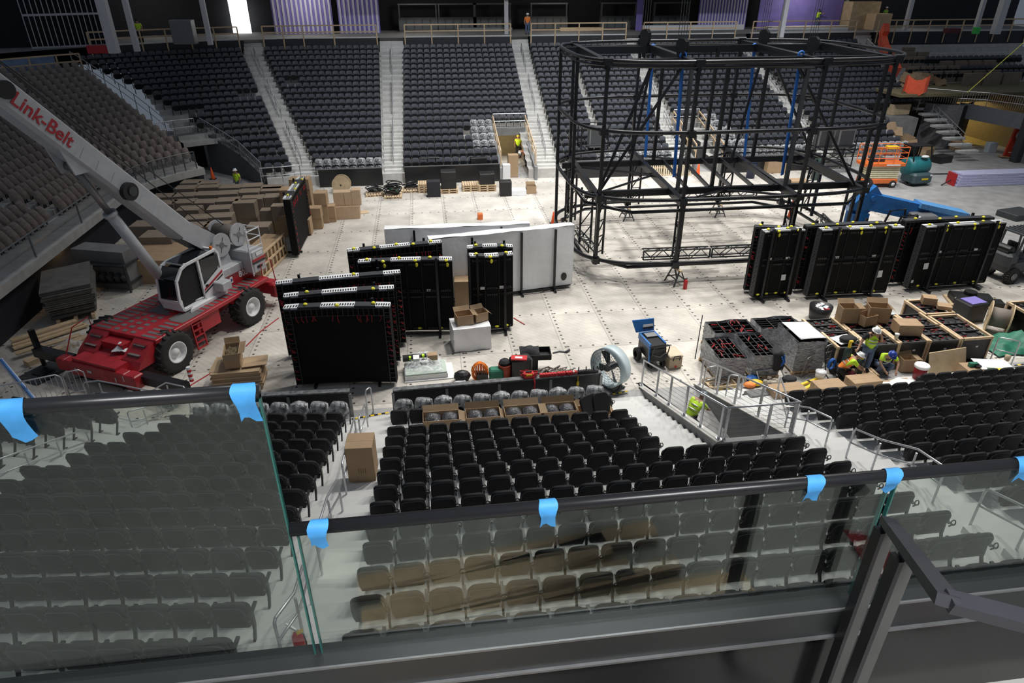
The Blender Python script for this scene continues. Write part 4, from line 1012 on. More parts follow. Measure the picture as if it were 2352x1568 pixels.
# lettering on the boom side
def text_mesh(txt,size,M,mat_,name,parent,ext=.008,shear=0,bold=.0):
    cu=bpy.data.curves.new(name,'FONT'); cu.body=txt; cu.size=size; cu.extrude=ext; cu.offset=bold; cu.shear=shear; cu.align_x='CENTER'; cu.align_y='CENTER'
    ob=bpy.data.objects.new('tmp',cu); me=bpy.data.meshes.new_from_object(ob); bpy.data.objects.remove(ob); bpy.data.curves.remove(cu)
    me.transform(M); me.materials.clear(); me.materials.append(mat_); o=bpy.data.objects.new(name,me); COL.objects.link(o); o.parent=parent; return o
tc_=bplane(100,278,W); st=(tc_-low).dot(bd); ht=(tc_-low).dot(bn)
o_=bp(st,ht,W+.012); xd=-bd; yd=bn; zd=Vector((0,1,0))
TM=Matrix(((xd.x,yd.x,zd.x,o_.x),(xd.y,yd.y,zd.y,o_.y),(xd.z,yd.z,zd.z,o_.z),(0,0,0,1)))
text_mesh('Link-Belt',.56,TM,mat('boom lettering red',(.42,.02,.03),.5),'boom_lettering',bo,bold=.007,shear=.0)
q=Vector((-2.35,.86,1.82)); TM2=Matrix(((-1,0,0,q.x),(0,0,1,q.y),(0,1,0,q.z),(0,0,0,1))); 
text_mesh('8050',.36,TM2,M_white,'model_number',crane,bold=.006)
m=MB().use(M_white); m.box((-1.55,.862,1.78),(.16,.012,.24)); m.use(mat('badge blue',(.05,.08,.2),.5)); m.box((-1.55,.87,1.78),(.1,.012,.1)); part('badge',m)
# round port, access marks, brackets on the boom
qc=bplane(293,439,W); sp_=(qc-low).dot(bd); hp_=(qc-low).dot(bn); q=bp(sp_,hp_,W)
m=MB().use(M_black); m.tube((q.x,W-.02,q.z),(q.x,W+.16,q.z),.30,18); m.use(M_lift); m.tube((q.x-.05,W+.16,q.z),(q.x-.05,W+.2,q.z),.16,12); m.build('boom_port',bo)
m=MB().use(M_black); qc=bplane(10,206,W); q=bp((qc-low).dot(bd),(qc-low).dot(bn),W); m.tube((q.x,W-.02,q.z),(q.x,W+.1,q.z),.25,16); m.build('boom_port',bo)
for i in range(9):
    m=MB().use(M_gasket if i<4 else mat('faint plate edge',(.36,.37,.39),.5)); s=st-1.0-.62*i if i else st-1.55; q=bp(s0+1.0+.62*i,hgt*.3,W+.004); a=Vector((0,0,0))
    m.bar(bp(s0+1.0+.62*i,hgt*.18,W+.004),bp(s0+1.05+.62*i,hgt*.62,W+.004),.02,.008); m.build('plate_edge',bo)
for s in(3.2,5.0,6.8,8.6):
    m=MB().use(M_black); p=bp(s0+s,hgt,W-.1); r_=bp(s0+s+.05,hgt+.16,W-.1); m.bar(p,r_,.06,.05); m.build('rope_guide',bo)
# lift cylinder
c0=Vector((.55,0,1.95)); c2=bplane(167,382,0); dd=(c2-c0).normalized(); c1=bplane(246,492,0); c1=c0+dd*((c1-c0).dot(dd))
m=MB().use(M_boomg); m.tube(c0,c1,.19,16); m.tube(c1-dd*.12,c1,.23,16); cy=part('lift_cylinder',m,True)
m=MB().use(M_gstl); m.tube(c1,c2,.11,12); m.tube((c2.x,-.3,c2.z),(c2.x,.3,c2.z),.14,10); m.build('piston_rod',cy,True)
m=MB().use(M_boomg)
for y in(-.3,.26): m.hexa([c2+Vector((-.25,y,-.2)),c2+Vector((.22,y,-.2)),c2+Vector((.22,y+.06,-.2)),c2+Vector((-.25,y+.06,-.2)),bp((c2-low).dot(bd)-1.0,.05,y),bp((c2-low).dot(bd)+.9,.05,y),bp((c2-low).dot(bd)+.9,.05,y+.06),bp((c2-low).dot(bd)-1.0,.05,y+.06)])
m.build('cylinder_lug',bo)
# hoist ropes above the boom
m=MB().use(M_black); a=Vector((-1.9,.1,3.5)); b=bp(s0+Lb,hgt+.32,.1); m.tube(a,b,.018,5); a=Vector((-2.7,-.1,3.6)); b=bp(s0+Lb,hgt+.24,-.15); m.tube(a,b,.018,5); part('hoist_rope',m)
# rags on the front deck
p=CO+CA*3.35+CB*.25; m=MB().use(M_white); r=random.Random(5)
m.grid(7,7,lambda a,b:((a-.5)*.5,(b-.5)*.6,.03+.22*math.sin(PI*a)*math.sin(PI*b)+.06*r.random())); o=m.build('rag_bundle',smooth=True); o.location=(p.x,p.y,1.07); tag(o,'white rag bundle lying on the red front step of the crane','rags')
p=CO+CA*3.0+CB*.2; m=MB().use(mat('blue twine',(.04,.07,.4),.7)); m.path([(.25*math.cos(k*1.7)*(.5+.5*r.random()),.25*math.sin(k*2.3),.08+.1*r.random()) for k in range(30)],.018,5); o=m.build('blue_twine'); o.location=(p.x,p.y,1.1); tag(o,'tangle of blue twine beside the white rags on the crane','twine')
m=MB().use(M_lift); p=PZ(101,858,0); t=thing('outrigger_pad','dark square outrigger mat under the far front jack','mat',tuple(p),CRZ); m.box((0,0,.03),(1.3,1.1,.06)); m.build('mat',t); m=MB().use(M_black); m.box((0,0,.08),(.5,.5,.04)); m.build('foot_plate',t)
# ---------------------------------------------------------------- screen walls standing on steel stands
M_scr=mat('matte black screen face',(.006,.006,.0065),.8,var=.1,spec=.2)
M_mod=mat('black cabinet back',(.006,.006,.0065),.7,var=.2,scale=3,spec=.15)
M_frm=mat('dark frame metal',(.05,.05,.05),.5,metal=.4,var=.2)
M_top=mat('pale perforated plate',(.72,.74,.76),.4,var=.06)
M_topd=mat('grey coupling plate',(.04,.043,.05),.5,metal=.3)
M_hole=mat('punched hole',(.01,.01,.01),.8)
def screen(label,pl,pr,h,style,group=None,bow=0.0,th=.32,foam=6,posts=(.18,.82),toppl=True,seed=0,lean=0,sheets=()):
    pl,pr=Vector((*pl,0)),Vector((*pr,0)); d=pr-pl; w=d.length; rz=math.atan2(d.y,d.x); r=random.Random(seed)
    t=thing('screen_panel',label,'screen panel',tuple((pl+pr)/2),rz,group,rx=lean)
    z0=.16; H=h-z0
    def yb(x): return bow*(1-(2*x/w)**2)      # bow>0: middle further from us
    # face
    m=MB().use(M_scr if style=='front' else M_mod); n=10 if bow else 1
    fw=.34 if style=='front' else .03
    for i in range(n):
        x0,x1=-w/2+w*i/n,-w/2+w*(i+1)/n; a,b=yb(x0),yb(x1)
        m.hexa([(x0,a+.02,z0),(x1,b+.02,z0),(x1,b+th,z0),(x0,a+th,z0),(x0,a+.02,h-.06),(x1,b+.02,h-.06),(x1,b+th,h-.06),(x0,a+th,h-.06)])
    m.build('cabinet_block',t)
    if style=='front':
        m=MB().use(M_frm)   # lattice border: two side ladders and the top ladder
        for s in(-1,1):
            for q in (0,1): x=s*(w/2-.02-.2*q); m.box((x,yb(x)+.0,z0+H/2),(.025,.05,H))
            for k in range(17): zz=z0+.05+k*(H-.1)/16; x=s*(w/2-.12); m.box((x,yb(x)-.0,zz),(.22,.05,.02))
        for q in(0,1):
            for i in range(n): x0,x1=-w/2+w*i/n,-w/2+w*(i+1)/n; m.bar((x0,yb(x0),h-.08-.26*q),(x1,yb(x1),h-.08-.26*q),.05,.025,up=(0,0,1))
        for k in range(19): x=-w/2+.2+k*(w-.4)/18; m.box((x,yb(x),h-.2),(.02,.05,.26))
        m.build('border_frame',t)
        m=MB().use(M_wire)
        for k in range(14):
            x=-w/2+.3+r.random()*(w-.6); m.path([(x,yb(x)-.03,h-.32),(x+.03*r.uniform(-1,1),yb(x)-.06,h-.42),(x+.06*r.uniform(-1,1),yb(x)-.03,h-.5-.12*r.random())],.012,4)
        for s in(-1,1):
            for k in range(10):
                zz=z0+.2+r.random()*(H-.6); x=s*(w/2-.1); m.path([(x-.05,yb(x)-.02,zz),(x+.02,yb(x)-.06,zz-.06),(x+.06,yb(x)-.02,zz-.12*r.random())],.013,4)
        m.build('red_wire',t)['kind']='stuff'
    else:
        nb=max(2,round(w/.6)); m=MB().use(mat('cabinet seam',(.02,.02,.021),.5))
        for k in range(nb+1): x=-w/2+w*k/nb; m.box((x,yb(max(-w/2,min(w/2,x)))+.012,z0+H/2),(.014,.03,H-.1))
        for zz in(z0+H*.56,z0+H*.50): m.box((0,yb(0)*.66+.0,zz),(w-.06,.03,.012))
        m.build('cabinet_seam',t)['kind']='stuff'
        m=MB().use(mat('vent slots',(.035,.035,.037),.6))
        for k in range(nb):
            xc=-w/2+w*(k+.5)/nb
            for zz in (z0+H*.575,z0+H*.485,h-.2,z0+.1):
                for q in range(5): m.box((xc-.16+.08*q,yb(xc)+.006,zz),(.05,.02,.07))
        m.build('vent_slot',t)['kind']='stuff'
        m=MB().use(M_topd)
        for s in(-1,):
            for k in range(16): pass
        m.box((-w/2-.02,yb(-w/2)+th/2,z0+H/2),(.04,th,H)); m.build('perforated_side',t)
        m=MB().use(M_hole)
        for k in range(26):
            zz=z0+.08+k*(H-.16)/25
            for q in range(2): m.box((-w/2-.042,yb(-w/2)+th*(.3+.4*((q+k*.5)%1)),zz),(.006,.05,.045))
        m.build('side_hole',t)['kind']='stuff'
        for q in range(2):
            x=-w/2+w*(.27+.46*q)*1.0; m=MB().use(M_paper); m.box((x,yb(x)+.004,z0+H*.575),(.17,.02,.11)); m.build('name_plate',t)
    # side edge
    # top plates
    m=MB()
    segs=[(0,.13,1),(.13,.34,0),(.34,.66,1),(.66,.86,0),(.86,1,1)]
    for a,b,wht in segs:
        m.use(M_top if (wht and toppl) else M_topd); k=max(1,round(n*(b-a)))
        for i in range(k):
            u0,u1=a+(b-a)*i/k,a+(b-a)*(i+1)/k; x0,x1=-w/2+w*u0,-w/2+w*u1
            m.hexa([(x0,yb(x0)+.0,h-.06),(x1,yb(x1)+.0,h-.06),(x1,yb(x1)+th,h-.06),(x0,yb(x0)+th,h-.06),(x0,yb(x0)+.0,h),(x1,yb(x1)+.0,h),(x1,yb(x1)+th,h),(x0,yb(x0)+th,h)])
    m.build('top_plate',t)
    m=MB().use(M_hole)
    for a,b,wht in segs:
        if not(wht and toppl): continue
        k=max(2,round((b-a)*w/.085))
        for i in range(k):
            x=-w/2+w*(a+(b-a)*(i+.5)/k)
            for q in range(2): m.box((x,yb(x)+th*(.25+.5*((q*.5+.25*(i%2)*2)%1)),h+.002),(.045,.07,.006))
    m.build('punched_hole',t)['kind']='stuff'
    for k in range(foam):
        x=-w/2+w*(k+.35+.3*r.random())/foam; m=MB().use(M_yel); m.ball((x,yb(x)+(.0 if k%2 else th*.5),h+(-.03 if (k%2 and style!='front') else .03)),.075,7,5,(1,.9,.7)); 
        if style!='front' and k%2: m.ball((x+.04,yb(x)-.02,h-.2),.07,6,4,(.8,.6,1.3))
        m.build('foam_pad',t)
    if style!='front':
        for k in range(4): x=-w/2+w*(.12+.24*k); m=MB().use(M_yel); m.ball((x,yb(x)-.02,z0+.12),.07,6,4,(1.2,.6,.7)); m.build('foam_pad',t)
    for q,xx,zz,ww in sheets: m=MB().use(M_paper); m.box((-w/2+w*xx,yb(-w/2+w*xx)-.004,z0+H*zz),(ww,.012,ww*1.3),0,rx=0,ry=R(-4)); m.build('paper_sheet',t)
    # stand
    for q in posts:
        x=-w/2+w*q; m=MB().use(M_steelb); yy=-.10 if style!='front' else th+.06
        yo=yb(x)+yy
        m.box((x,yo,(h+.1)/2),(.09,.09,h+.1)); m.build('stand_post',t)
        m=MB().use(M_steelb); m.box((x,yo+.05 if style=='front' else yo+.1,.05),(.09,1.0 if style=='front' else .8,.09)); m.build('stand_foot',t)
    x0,x1=-w/2+w*posts[0],-w/2+w*posts[1]; m=MB().use(M_steelb); m.bar((x0,yb(x0)+(-.1 if style!='front' else th+.06),.1),(x1,yb(x1)+(-.1 if style!='front' else th+.06),.1),.06); m.build('stand_rail',t)
    return t
def XY(p): return (p.x,p.y)
G1='black screen panels facing the near seats'
screen('nearest black screen panel with red-wired border, beside the cut-out seat barrier',(-4.88,20.12),(-1.47,19.86),3.08,'front',None,.10,foam=3,seed=1)
screen('black screen panel second in the stack of three by the crane',XY(PZ(650,682,3.05)),XY(PZ(905,662,3.05)),3.05,'front',None,.08,foam=2,seed=2)
screen('rearmost black screen panel of the three by the crane, against its red bumper',XY(PZ(632,652,3.05)),XY(PZ(920,626,3.05)),3.05,'front',None,.05,foam=1,seed=3)
screen('black screen panel with red wires behind the plain-backed one, near the white sheeting',XY(PZ(797,577,3.1)),XY(PZ(1015,556,3.1)),3.1,'front',None,.04,foam=5,seed=4)
screen('plain-backed black panel with name plate, between the wired panel and white cube',XY(PZ(822,602,3.15)),(.72,23.45),3.15,'back',None,.10,foam=6,seed=5,posts=(.2,.83))
screen('narrow bowed panel back half hidden behind the other narrow panel',XY(PZ(1073,570,3.25)),XY(PZ(1178,567,3.25)),3.25,'front',None,.14,foam=2,seed=6)
screen('narrow black panel back with two name plates, beside the white cube',(1.40,23.5),(3.02,23.5),3.25,'back',None,-.12,foam=3,seed=7,posts=(.16,.80))
screen('black screen panel seen edge-on beside the cardboard stacks',(-6.62,32.6),(-6.50,36.6),3.05,'front',None,.04,foam=4,seed=8,th=.35)
screen('narrow wired panel behind the narrow plated one, nearest the lattice frame',XY(PZ(1735,521,3.1)),XY(PZ(1842,527,3.1)),3.1,'front',None,.12,foam=3,seed=9,toppl=False)
screen('narrow panel back with one white sheet, nearest the shrink-wrapped pallets',(13.72,24.85),(15.5,24.88),3.15,'back',None,.10,foam=4,seed=10,posts=(.2,.85),sheets=((0,.72,.28,.2),))
screen('wide wired panel behind the first wide panel with stained post',XY(PZ(1855,520,3.1)),XY(PZ(2035,512,3.1)),3.1,'front',None,.04,foam=4,seed=11,toppl=False)
screen('wide panel back with stained rusty post and one white sheet low down',(16.1,24.64),(19.72,24.56),3.2,'back',None,.06,foam=7,seed=12,posts=(.2,.80),sheets=((0,.86,.3,.24),))
screen('wide wired panel behind the last wide panel, near the forklift',XY(PZ(2082,507,3.1)),XY(PZ(2285,499,3.1)),3.1,'front',None,.03,foam=4,seed=13,toppl=False)
screen('wide panel back next to the forklift, white sheet on its left half',(20.98,24.84),(24.85,24.98),3.05,'back',None,.04,foam=6,seed=14,posts=(.22,.86),sheets=((0,.15,.36,.22),(0,.03,.12,.1)))
# panels still under white sheeting
def wrapped_panel(label,pl,pr,h,post=(.5,),seed=0,th=.45,tear=False):
    pl,pr=Vector((*pl,0)),Vector((*pr,0)); d=pr-pl; w=d.length; rz=math.atan2(d.y,d.x); r=random.Random(seed)
    t=thing('sheeted_screen_wall',label,'wrapped panel',tuple((pl+pr)/2),rz)
    m=MB().use(M_wsheet)
    def f(a,b): x=(a-.5)*w; return (x,.0+.03*math.sin(9*a+5*b)+.02*r.random(),.18+(h-.18)*b)
    m.grid(18,10,f); m.grid(18,2,lambda a,b:((a-.5)*w,th*b+.03*math.sin(9*a)*(1-b)+0,h+.02*math.sin(14*a+2*b)+.02*r.random()))
    m.grid(2,10,lambda a,b:(-w/2,th*(1-a),.18+(h-.18)*b)); m.grid(2,10,lambda a,b:(w/2,th*a,.18+(h-.18)*b)); m.grid(12,6,lambda a,b:((.5-a)*w,th,.18+(h-.18)*b))
    m.build('white_sheeting',t,True)
    for q in post:
        m=MB().use(M_steelb); x=-w/2+w*q; m.box((x,-.09,(h-.05)/2),(.09,.09,h-.05)); m.build('stand_post',t)
        m=MB().use(M_steelb); m.box((x,.1,.05),(.09,.9,.09)); m.build('stand_foot',t)
    m=MB().use(M_steelb); m.box((0,-.09,.1),(w*.9,.06,.06)); m.box((0,.1,.16),(w*.98,.2,.04)); m.build('stand_rail',t)
    if tear:
        m=MB().use(M_black); m.ball((w/2-.42,-.02,.62),.16,7,5,(.9,.25,1.2)); m.build('torn_hole',t)
    return t
wrapped_panel('white-sheeted panel nearest us, with a torn hole low at its corner post',XY(PZ(985,548,3.0)),(6.2,27.2),2.95,(.28,.62,.86),1,tear=True)
wrapped_panel('longer white-sheeted panel standing behind the torn one',XY(PZ(882,525,2.95)),XY(PZ(1217,512,2.95)),2.9,(.2,.8),2)
# white cube with opened boxes
p=PZ(1082,800,0); t=thing('sheeted_cube','waist-high white-sheeted cube between the two plain-backed panels','wrapped cube',(p.x,p.y+.3,0),R(6))
m=MB().use(M_wsheet); r=random.Random(2); W_,D_,H_=1.42,1.0,.95
m.grid(8,8,lambda a,b:((a-.5)*W_+.02*r.random(),-D_/2+.03*math.sin(11*a+4*b),.02+H_*b)); m.grid(8,8,lambda a,b:((a-.5)*W_,(b-.5)*D_,H_+.02+.03*math.sin(7*a)*math.sin(6*b)))
m.grid(6,6,lambda a,b:(W_/2,(a-.5)*D_,.02+H_*b)); m.grid(6,6,lambda a,b:(-W_/2,(.5-a)*D_,.02+H_*b)); m.grid(6,6,lambda a,b:((.5-a)*W_,D_/2,.02+H_*b)); m.build('sheeting',t,True)
open_carton((p.x-.22,p.y+.25,.99),(.62,.5,.4),R(12),'open cardboard box with taped lid on the white cube, on its crane side')
open_carton((p.x+.40,p.y+.45,.99),(.5,.45,.36),R(20),'open cardboard box with raised flaps on the white cube')
p=PZ(1065,700,0); carton('cardboard_box','cardboard box wedged behind the plain-backed panel and the white cube',(p.x,p.y+.1,0),(.7,.7,1.2),R(-4))
# ---------------------------------------------------------------- oval steel scoreboard frame
FCX,FCY,FAX,FAY=13.8,31.8,7.2,4.72
def oval(a,k=4.0,ax=FAX,ay=FAY):
    cs,sn=math.cos(a),math.sin(a); q=(abs(cs)**k+abs(sn)**k)**(-1/k); return Vector((FCX+ax*q*cs,FCY+ay*q*sn,0))
frame=thing('scoreboard_frame','huge black oval steel frame with three-tier rings, slung from hoist blocks over the floor','steel frame',(FCX,FCY,0))
def fp(mb,name,smooth=False,parent=frame): return mb.build(name,parent,smooth,world=(parent is frame))
ZR=[1.0,3.93,6.76,9.47]
def ring(z,r,w=None,name='ring'):
    m=MB().use(M_steelb); pts=[oval(2*PI*i/96)+Vector((0,0,z)) for i in range(96)]
    m.path(pts,r,8,closed=True)
    fp(m,name,True)
ring(1.0,.09); ring(3.93,.085); ring(6.76,.085); ring(9.47,.08)
m=MB().use(M_steelb); pts=[oval(2*PI*i/96)+Vector((0,0,9.28)) for i in range(96)]; m.path(pts,.05,6,closed=True); fp(m,'ring')
# chamfered lower tubes under two of the rings
def octa(z,ax,ay,ch): 
    return [Vector((FCX+sx,FCY+sy,z)) for sx,sy in ((-ax+ch,-ay),(ax-ch,-ay),(ax,-ay+ch),(ax,ay-ch),(ax-ch,ay),(-ax+ch,ay),(-ax,ay-ch),(-ax,-ay+ch))]
for z in(.78,3.35):
    m=MB().use(M_steelb); P=octa(z,6.7,4.35,1.7)
    for i in range(8): m.tube(P[i],P[(i+1)%8],.08,8)
    fp(m,'octagon_tube',True)
# uprights read off the front and back runs
def on_ring(x,front):
    t=((x-FCX)/FAX); y=FAY*(1-abs(t)**4)**.25; return Vector((x,FCY-y if front else FCY+y,0))
FX=[7.45,10.9,16.2,19.7]; BX=[7.7,11.36,16.8,20.2]
UP=[on_ring(x,True) for x in FX]+[on_ring(x,False) for x in BX]+[Vector((6.65,30.1,0)),Vector((6.65,33.8,0)),Vector((20.95,30.1,0)),Vector((20.95,33.4,0))]
for p in UP:
    m=MB().use(M_steelb); m.bar(p+Vector((0,0,.75)),p+Vector((0,0,9.45)),.135,.135); fp(m,'upright')
# joints
for p in UP[:8]:
    for z in ZR[:]:
        m=MB().use(M_steelb); m.box((p.x,p.y,z-.05),(.34,.34,.26)); fp(m,'joint_plate')
# cross beams and long beams at the top and the third tier
for z,h in((9.3,.34),(3.8,.30)):
    for a,b in zip(FX,BX):
        m=MB().use(M_steelb); m.bar(on_ring(a,True)+Vector((0,0,z)),on_ring(b,False)+Vector((0,0,z)),.24,h,up=(0,0,1)); fp(m,'cross_beam')
    for yy in(29.0,34.3):
        m=MB().use(M_steelb); m.bar((7.0,yy,z-.04),(20.6,yy,z-.04),.2,h*.95,up=(0,0,1)); fp(m,'long_beam')
for k in range(5):
    x=12.3+1.05*k; m=MB().use(M_steelb); m.bar((x-.5,29.0,3.86),(x+.1,34.3,3.86),.1,.16,up=(0,0,1)); fp(m,'rafter')
for a,b in (((7.6,29.3,3.7),(11.1,32.0,3.7)),((11.2,27.6,3.75),(13.6,29.0,3.75)),((13.6,29.0,3.75),(16.4,27.6,3.75)),((16.8,36.0,3.75),(14.2,34.3,3.75)),((14.2,34.3,3.75),(11.4,36.0,3.75)),((7.5,34.3,3.7),(11.1,32.2,3.7)),((16.2,27.7,9.1),(12.6,29.0,9.1)),((16.4,27.7,9.1),(18.6,29.0,9.1)),((11.4,36.1,9.1),(14.3,34.3,9.1)),((16.8,36.1,9.1),(14.3,34.3,9.1)),((20.1,35.9,9.1),(17.2,34.3,9.1))):
    m=MB().use(M_steelb); m.tube(a,b,.055,6); fp(m,'plan_brace')
# diagonals
for a,b in ((on_ring(7.5,True)+Vector((0,.6,3.93)),Vector((9.6,29.0,9.2))),(Vector((7.6,29.1,3.7)),Vector((11.0,29.05,9.2))),(Vector((16.0,29.1,9.2)),Vector((19.6,28.4,3.95))),(Vector((17.2,34.0,9.2)),Vector((20.3,33.4,4.0))),(Vector((11.2,33.8,9.2)),Vector((10.3,33.2,3.9))),(Vector((16.9,34,9.2)),Vector((15.9,33.6,3.9)))):
    m=MB().use(M_steelb); m.tube(a,b,.07,8); fp(m,'diagonal')
# inner hangers, ladders and lattice feet below the third tier
for x,y in ((11.3,28.9),(16.5,28.9),(11.9,34.3),(17.4,34.3),(13.0,29.1),(14.6,34.2)):
    m=MB().use(M_lift if y<29 else M_steelb); m.bar((x,y,3.8),(x,y,9.3),.15,.15); fp(m,'hanger')
def ladder_post(x,y,z0,z1,dx=.0,dy=.42):
    m=MB().use(M_steelb)
    for s in(0,1): m.tube((x+dx*s,y+dy*s,z0),(x+dx*s,y+dy*s,z1),.055,6)
    n=int((z1-z0)/.75)
    for k in range(n): m.tube((x,y,z0+.2+k*.75),(x+dx,y+dy,z0+.2+k*.75),.03,5); m.tube((x,y,z0+.2+k*.75),(x+dx,y+dy,z0+.95+k*.75 if k<n-1 else z1),.03,5)
    fp(m,'lattice_post')
for x,y,dx,dy in ((7.15,30.2,.55,0),(7.15,33.7,.55,.1),(11.2,27.55,-.1,.5),(16.3,27.5,0,.5),(19.95,29.2,.3,.5),(11.4,36.1,.5,0),(16.8,36.1,.5,0),(20.4,33.6,.45,.2),(7.45,28.35,.5,.45)): ladder_post(x,y,.95,3.75,dx,dy)
# flat lattice girders lying along the lower ring
def lattice(a,b,h=.42,w=.3):
    a,b=Vector(a),Vector(b); m=MB().use(M_lift); d=b-a; n=max(3,int(d.length/.42)); s=Vector((-d.y,d.x,0)).normalized()*w; up=Vector((0,0,h))
    for o in(Vector(),up,s,s+up): m.bar(a+o,b+o,.05)
    for k in range(n):
        p,q=a+d*(k/n),a+d*((k+1)/n); m.bar(p if k%2 else p+up,q+up if k%2 else q,.03); m.bar((p if k%2 else p+up)+s,(q+up if k%2 else q)+s,.03); m.bar(p+up,q+up+s,.025)
    m.bar(a,a+up,.06); m.bar(b,b+up,.06); fp(m,'lattice_girder')
lattice((9.5,27.45,1.1),(12.6,27.35,1.1)); lattice((12.7,27.35,1.1),(15.6,27.3,1.1)); lattice((8.6,36.0,1.1),(12.2,36.3,1.1)); lattice((14.3,36.3,1.1),(19.0,36.2,1.1)); lattice((19.9,28.6,1.0),(20.6,31.8,1.0)); lattice((7.0,31.5,1.0),(7.3,28.9,1.0),.38,.3)
# trestles
def trestle(x,y,rz,label,wood=True):
    t=thing('trestle',label,'trestle',(x,y,0),rz)
    for s in(-1,1):
        m=MB().use(M_lift); m.bar((s*.32,-.42,0),(s*.04,-.3,.72),.055); m.bar((s*.32,.42,0),(s*.04,.3,.72),.055); m.bar((s*.19,-.36,.32),(s*.19,.36,.32),.04); m.build('leg',t)
    for s in(-1,1): m=MB().use(M_lift); m.bar((-.24,s*.39,.22),(.24,s*.39,.22),.04); m.build('brace',t)
    m=MB().use(M_wood); m.box((0,0,.70),(.12,.75,.08)); m.build('timber',t)
    return t
p=PZ(1552,652); trestle(11.05,27.15,R(10),'front steel trestle with rag under the frame, fire extinguisher at its foot')
trestle(11.35,36.35,R(0),'back steel trestle under the frame, over the coil of dark rope')
trestle(16.85,36.35,0,'back steel trestle under the frame nearest the tall cone')
trestle(16.3,27.1,0,'front steel trestle mostly hidden by the narrow panel')
trestle(7.1,34.6,R(90),'end steel trestle under the frame near the white sheeting')
trestle(20.8,31.5,R(90),'end steel trestle under the frame near the blue boom')
p=PZ(1573,663); t=thing('fire_extinguisher','small red fire extinguisher on the deck under the front trestle','fire extinguisher',(p.x,p.y,0)); m=MB().use(M_redp); m.lathe([(0,0),(.09,0),(.09,.38),(.05,.46),(0,.46)],12); m.build('cylinder',t,True); m=MB().use(M_blackp); m.bar((-.08,0,.5),(.05,0,.48),.03); m.build('valve_handle',t)
# hoist blocks with their ropes and blue slings
def block(u,v0,v1,y,label,sc=1.0,ropes=4):
    a=PY(u,v0,y); b=PY(u,v1,y); h=(a.z-b.z); t=thing('hoist_block',label,'hoist block',(b.x,y,b.z)); 
    for k in(-1,0,1):
        m=MB().use(M_black); poly=[(.0,.0),(.14,.12),(.27,h*.5),(.27,h*.85),(.14,h),(-.14,h),(-.27,h*.85),(-.27,h*.5),(-.14,.12)]
        m.prism(poly,.05,Matrix(((.6,0,.8,k*.09),(-.5,0,.3,k*.1),(0,1,0,0),(0,0,0,1)))); m.build('cheek_plate',t)
    m=MB().use(M_black); m.tube((0,0,-.25),(0,0,.1),.09,8); m.path([(.0,0,-.25),(.12,0,-.35),(.1,0,-.5),(-.05,0,-.52),(-.12,0,-.42)],.05,6); m.build('hook',t)
    for k in range(ropes): m=MB().use(M_lift); x=-.2+.4*k/max(1,ropes-1); m.tube((x,.05*k,h-.1),(x*.8,.05*k,h+12),.012,4); m.build('wire_rope',t)
    return b
block(1479,67,118,34.4,'black hoist block over the back long beam, nearest the barrier end of the frame',1)
block(1563,88,136,29.2,'black hoist block over the front long beam by the first blue sling',1)
block(1750,68,112,34.4,'black hoist block beside the worker on the far steps',1)
block(1862,84,126,29.2,'largest black hoist block over the frame, with three cheeks',1)
def sling(u0,v0,u1,v1,y,label):
    a=PY(u0,v0,y); b=PY(u1,v1,y); t=thing('lifting_sling',label,'sling',(b.x,y,b.z)); 
    for k in(-1,1): m=MB().use(M_sling); m.bar(a+Vector((.035*k,0,0)),b+Vector((.05*k,0.04*k,0)),.07,.05); m.build('webbing',t,world=True)
    m=MB().use(M_sling); m.path([a+Vector((.12*math.cos(2*PI*i/10),0,.14*math.sin(2*PI*i/10))) for i in range(10)],.05,6,closed=True); m.build('loop',t,True,world=True)
sling(1500,110,1482,360,34.3,'blue lifting sling hanging by the back beam, leftmost of the four')
sling(1569,128,1548,406,29.1,'longest blue lifting sling, at the front beam near the first block')
sling(1733,108,1710,358,34.3,'blue lifting sling under the block by the far worker')
sling(1840,126,1796,402,29.1,'blue lifting sling under the three-cheeked block, nearest the scissor lift')
# ---------------------------------------------------------------- people
def skin(name,J,E,Rd,m,parent,root=0,sub=2):
    me=bpy.data.meshes.new(name); ks=list(J); ix={k:i for i,k in enumerate(ks)}
    me.from_pydata([J[k] for k in ks],[(ix[a],ix[b]) for a,b in E],[]); me.materials.append(m)
    o=bpy.data.objects.new(name,me); COL.objects.link(o)
    md=o.modifiers.new('skin','SKIN'); md.use_smooth_shade=True
    if not me.skin_vertices: bpy.context.view_layer.update()
    sv=me.skin_vertices[0].data
    for k in ks:
        r=Rd[k]; sv[ix[k]].radius=(r,r) if not isinstance(r,tuple) else r; sv[ix[k]].use_root=(ix[k]==root)
    s2=o.modifiers.new('sub','SUBSURF'); s2.levels=sub; s2.render_levels=sub
    dg=bpy.context.evaluated_depsgraph_get(); ev=o.evaluated_get(dg); nm=bpy.data.meshes.new_from_object(ev)
    o.modifiers.clear(); o.data=nm; nm.name=name; 
    if not nm.materials: nm.materials.append(m)
    nm.polygons.foreach_set('use_smooth',[True]*len(nm.polygons)); o.parent=parent; return o
POSE={}
def P_(**k): return k
base=dict(pel=(0,0,.95),bel=(0,.01,1.08),che=(0,.02,1.30),nk=(0,.02,1.47),hd=(0,.05,1.60),ht=(0,.05,1.70),
 lsh=(-.19,.01,1.40),lel=(-.25,-.02,1.13),lwr=(-.24,.10,.90),lha=(-.23,.14,.82),rsh=(.19,.01,1.40),rel=(.25,-.02,1.13),rwr=(.24,.10,.90),rha=(.23,.14,.82),
 lhi=(-.10,0,.90),lkn=(-.11,.04,.50),lan=(-.11,-.01,.10),lto=(-.12,.15,.04),rhi=(.10,0,.90),rkn=(.11,.04,.50),ran=(.11,-.01,.10),rto=(.12,.15,.04))
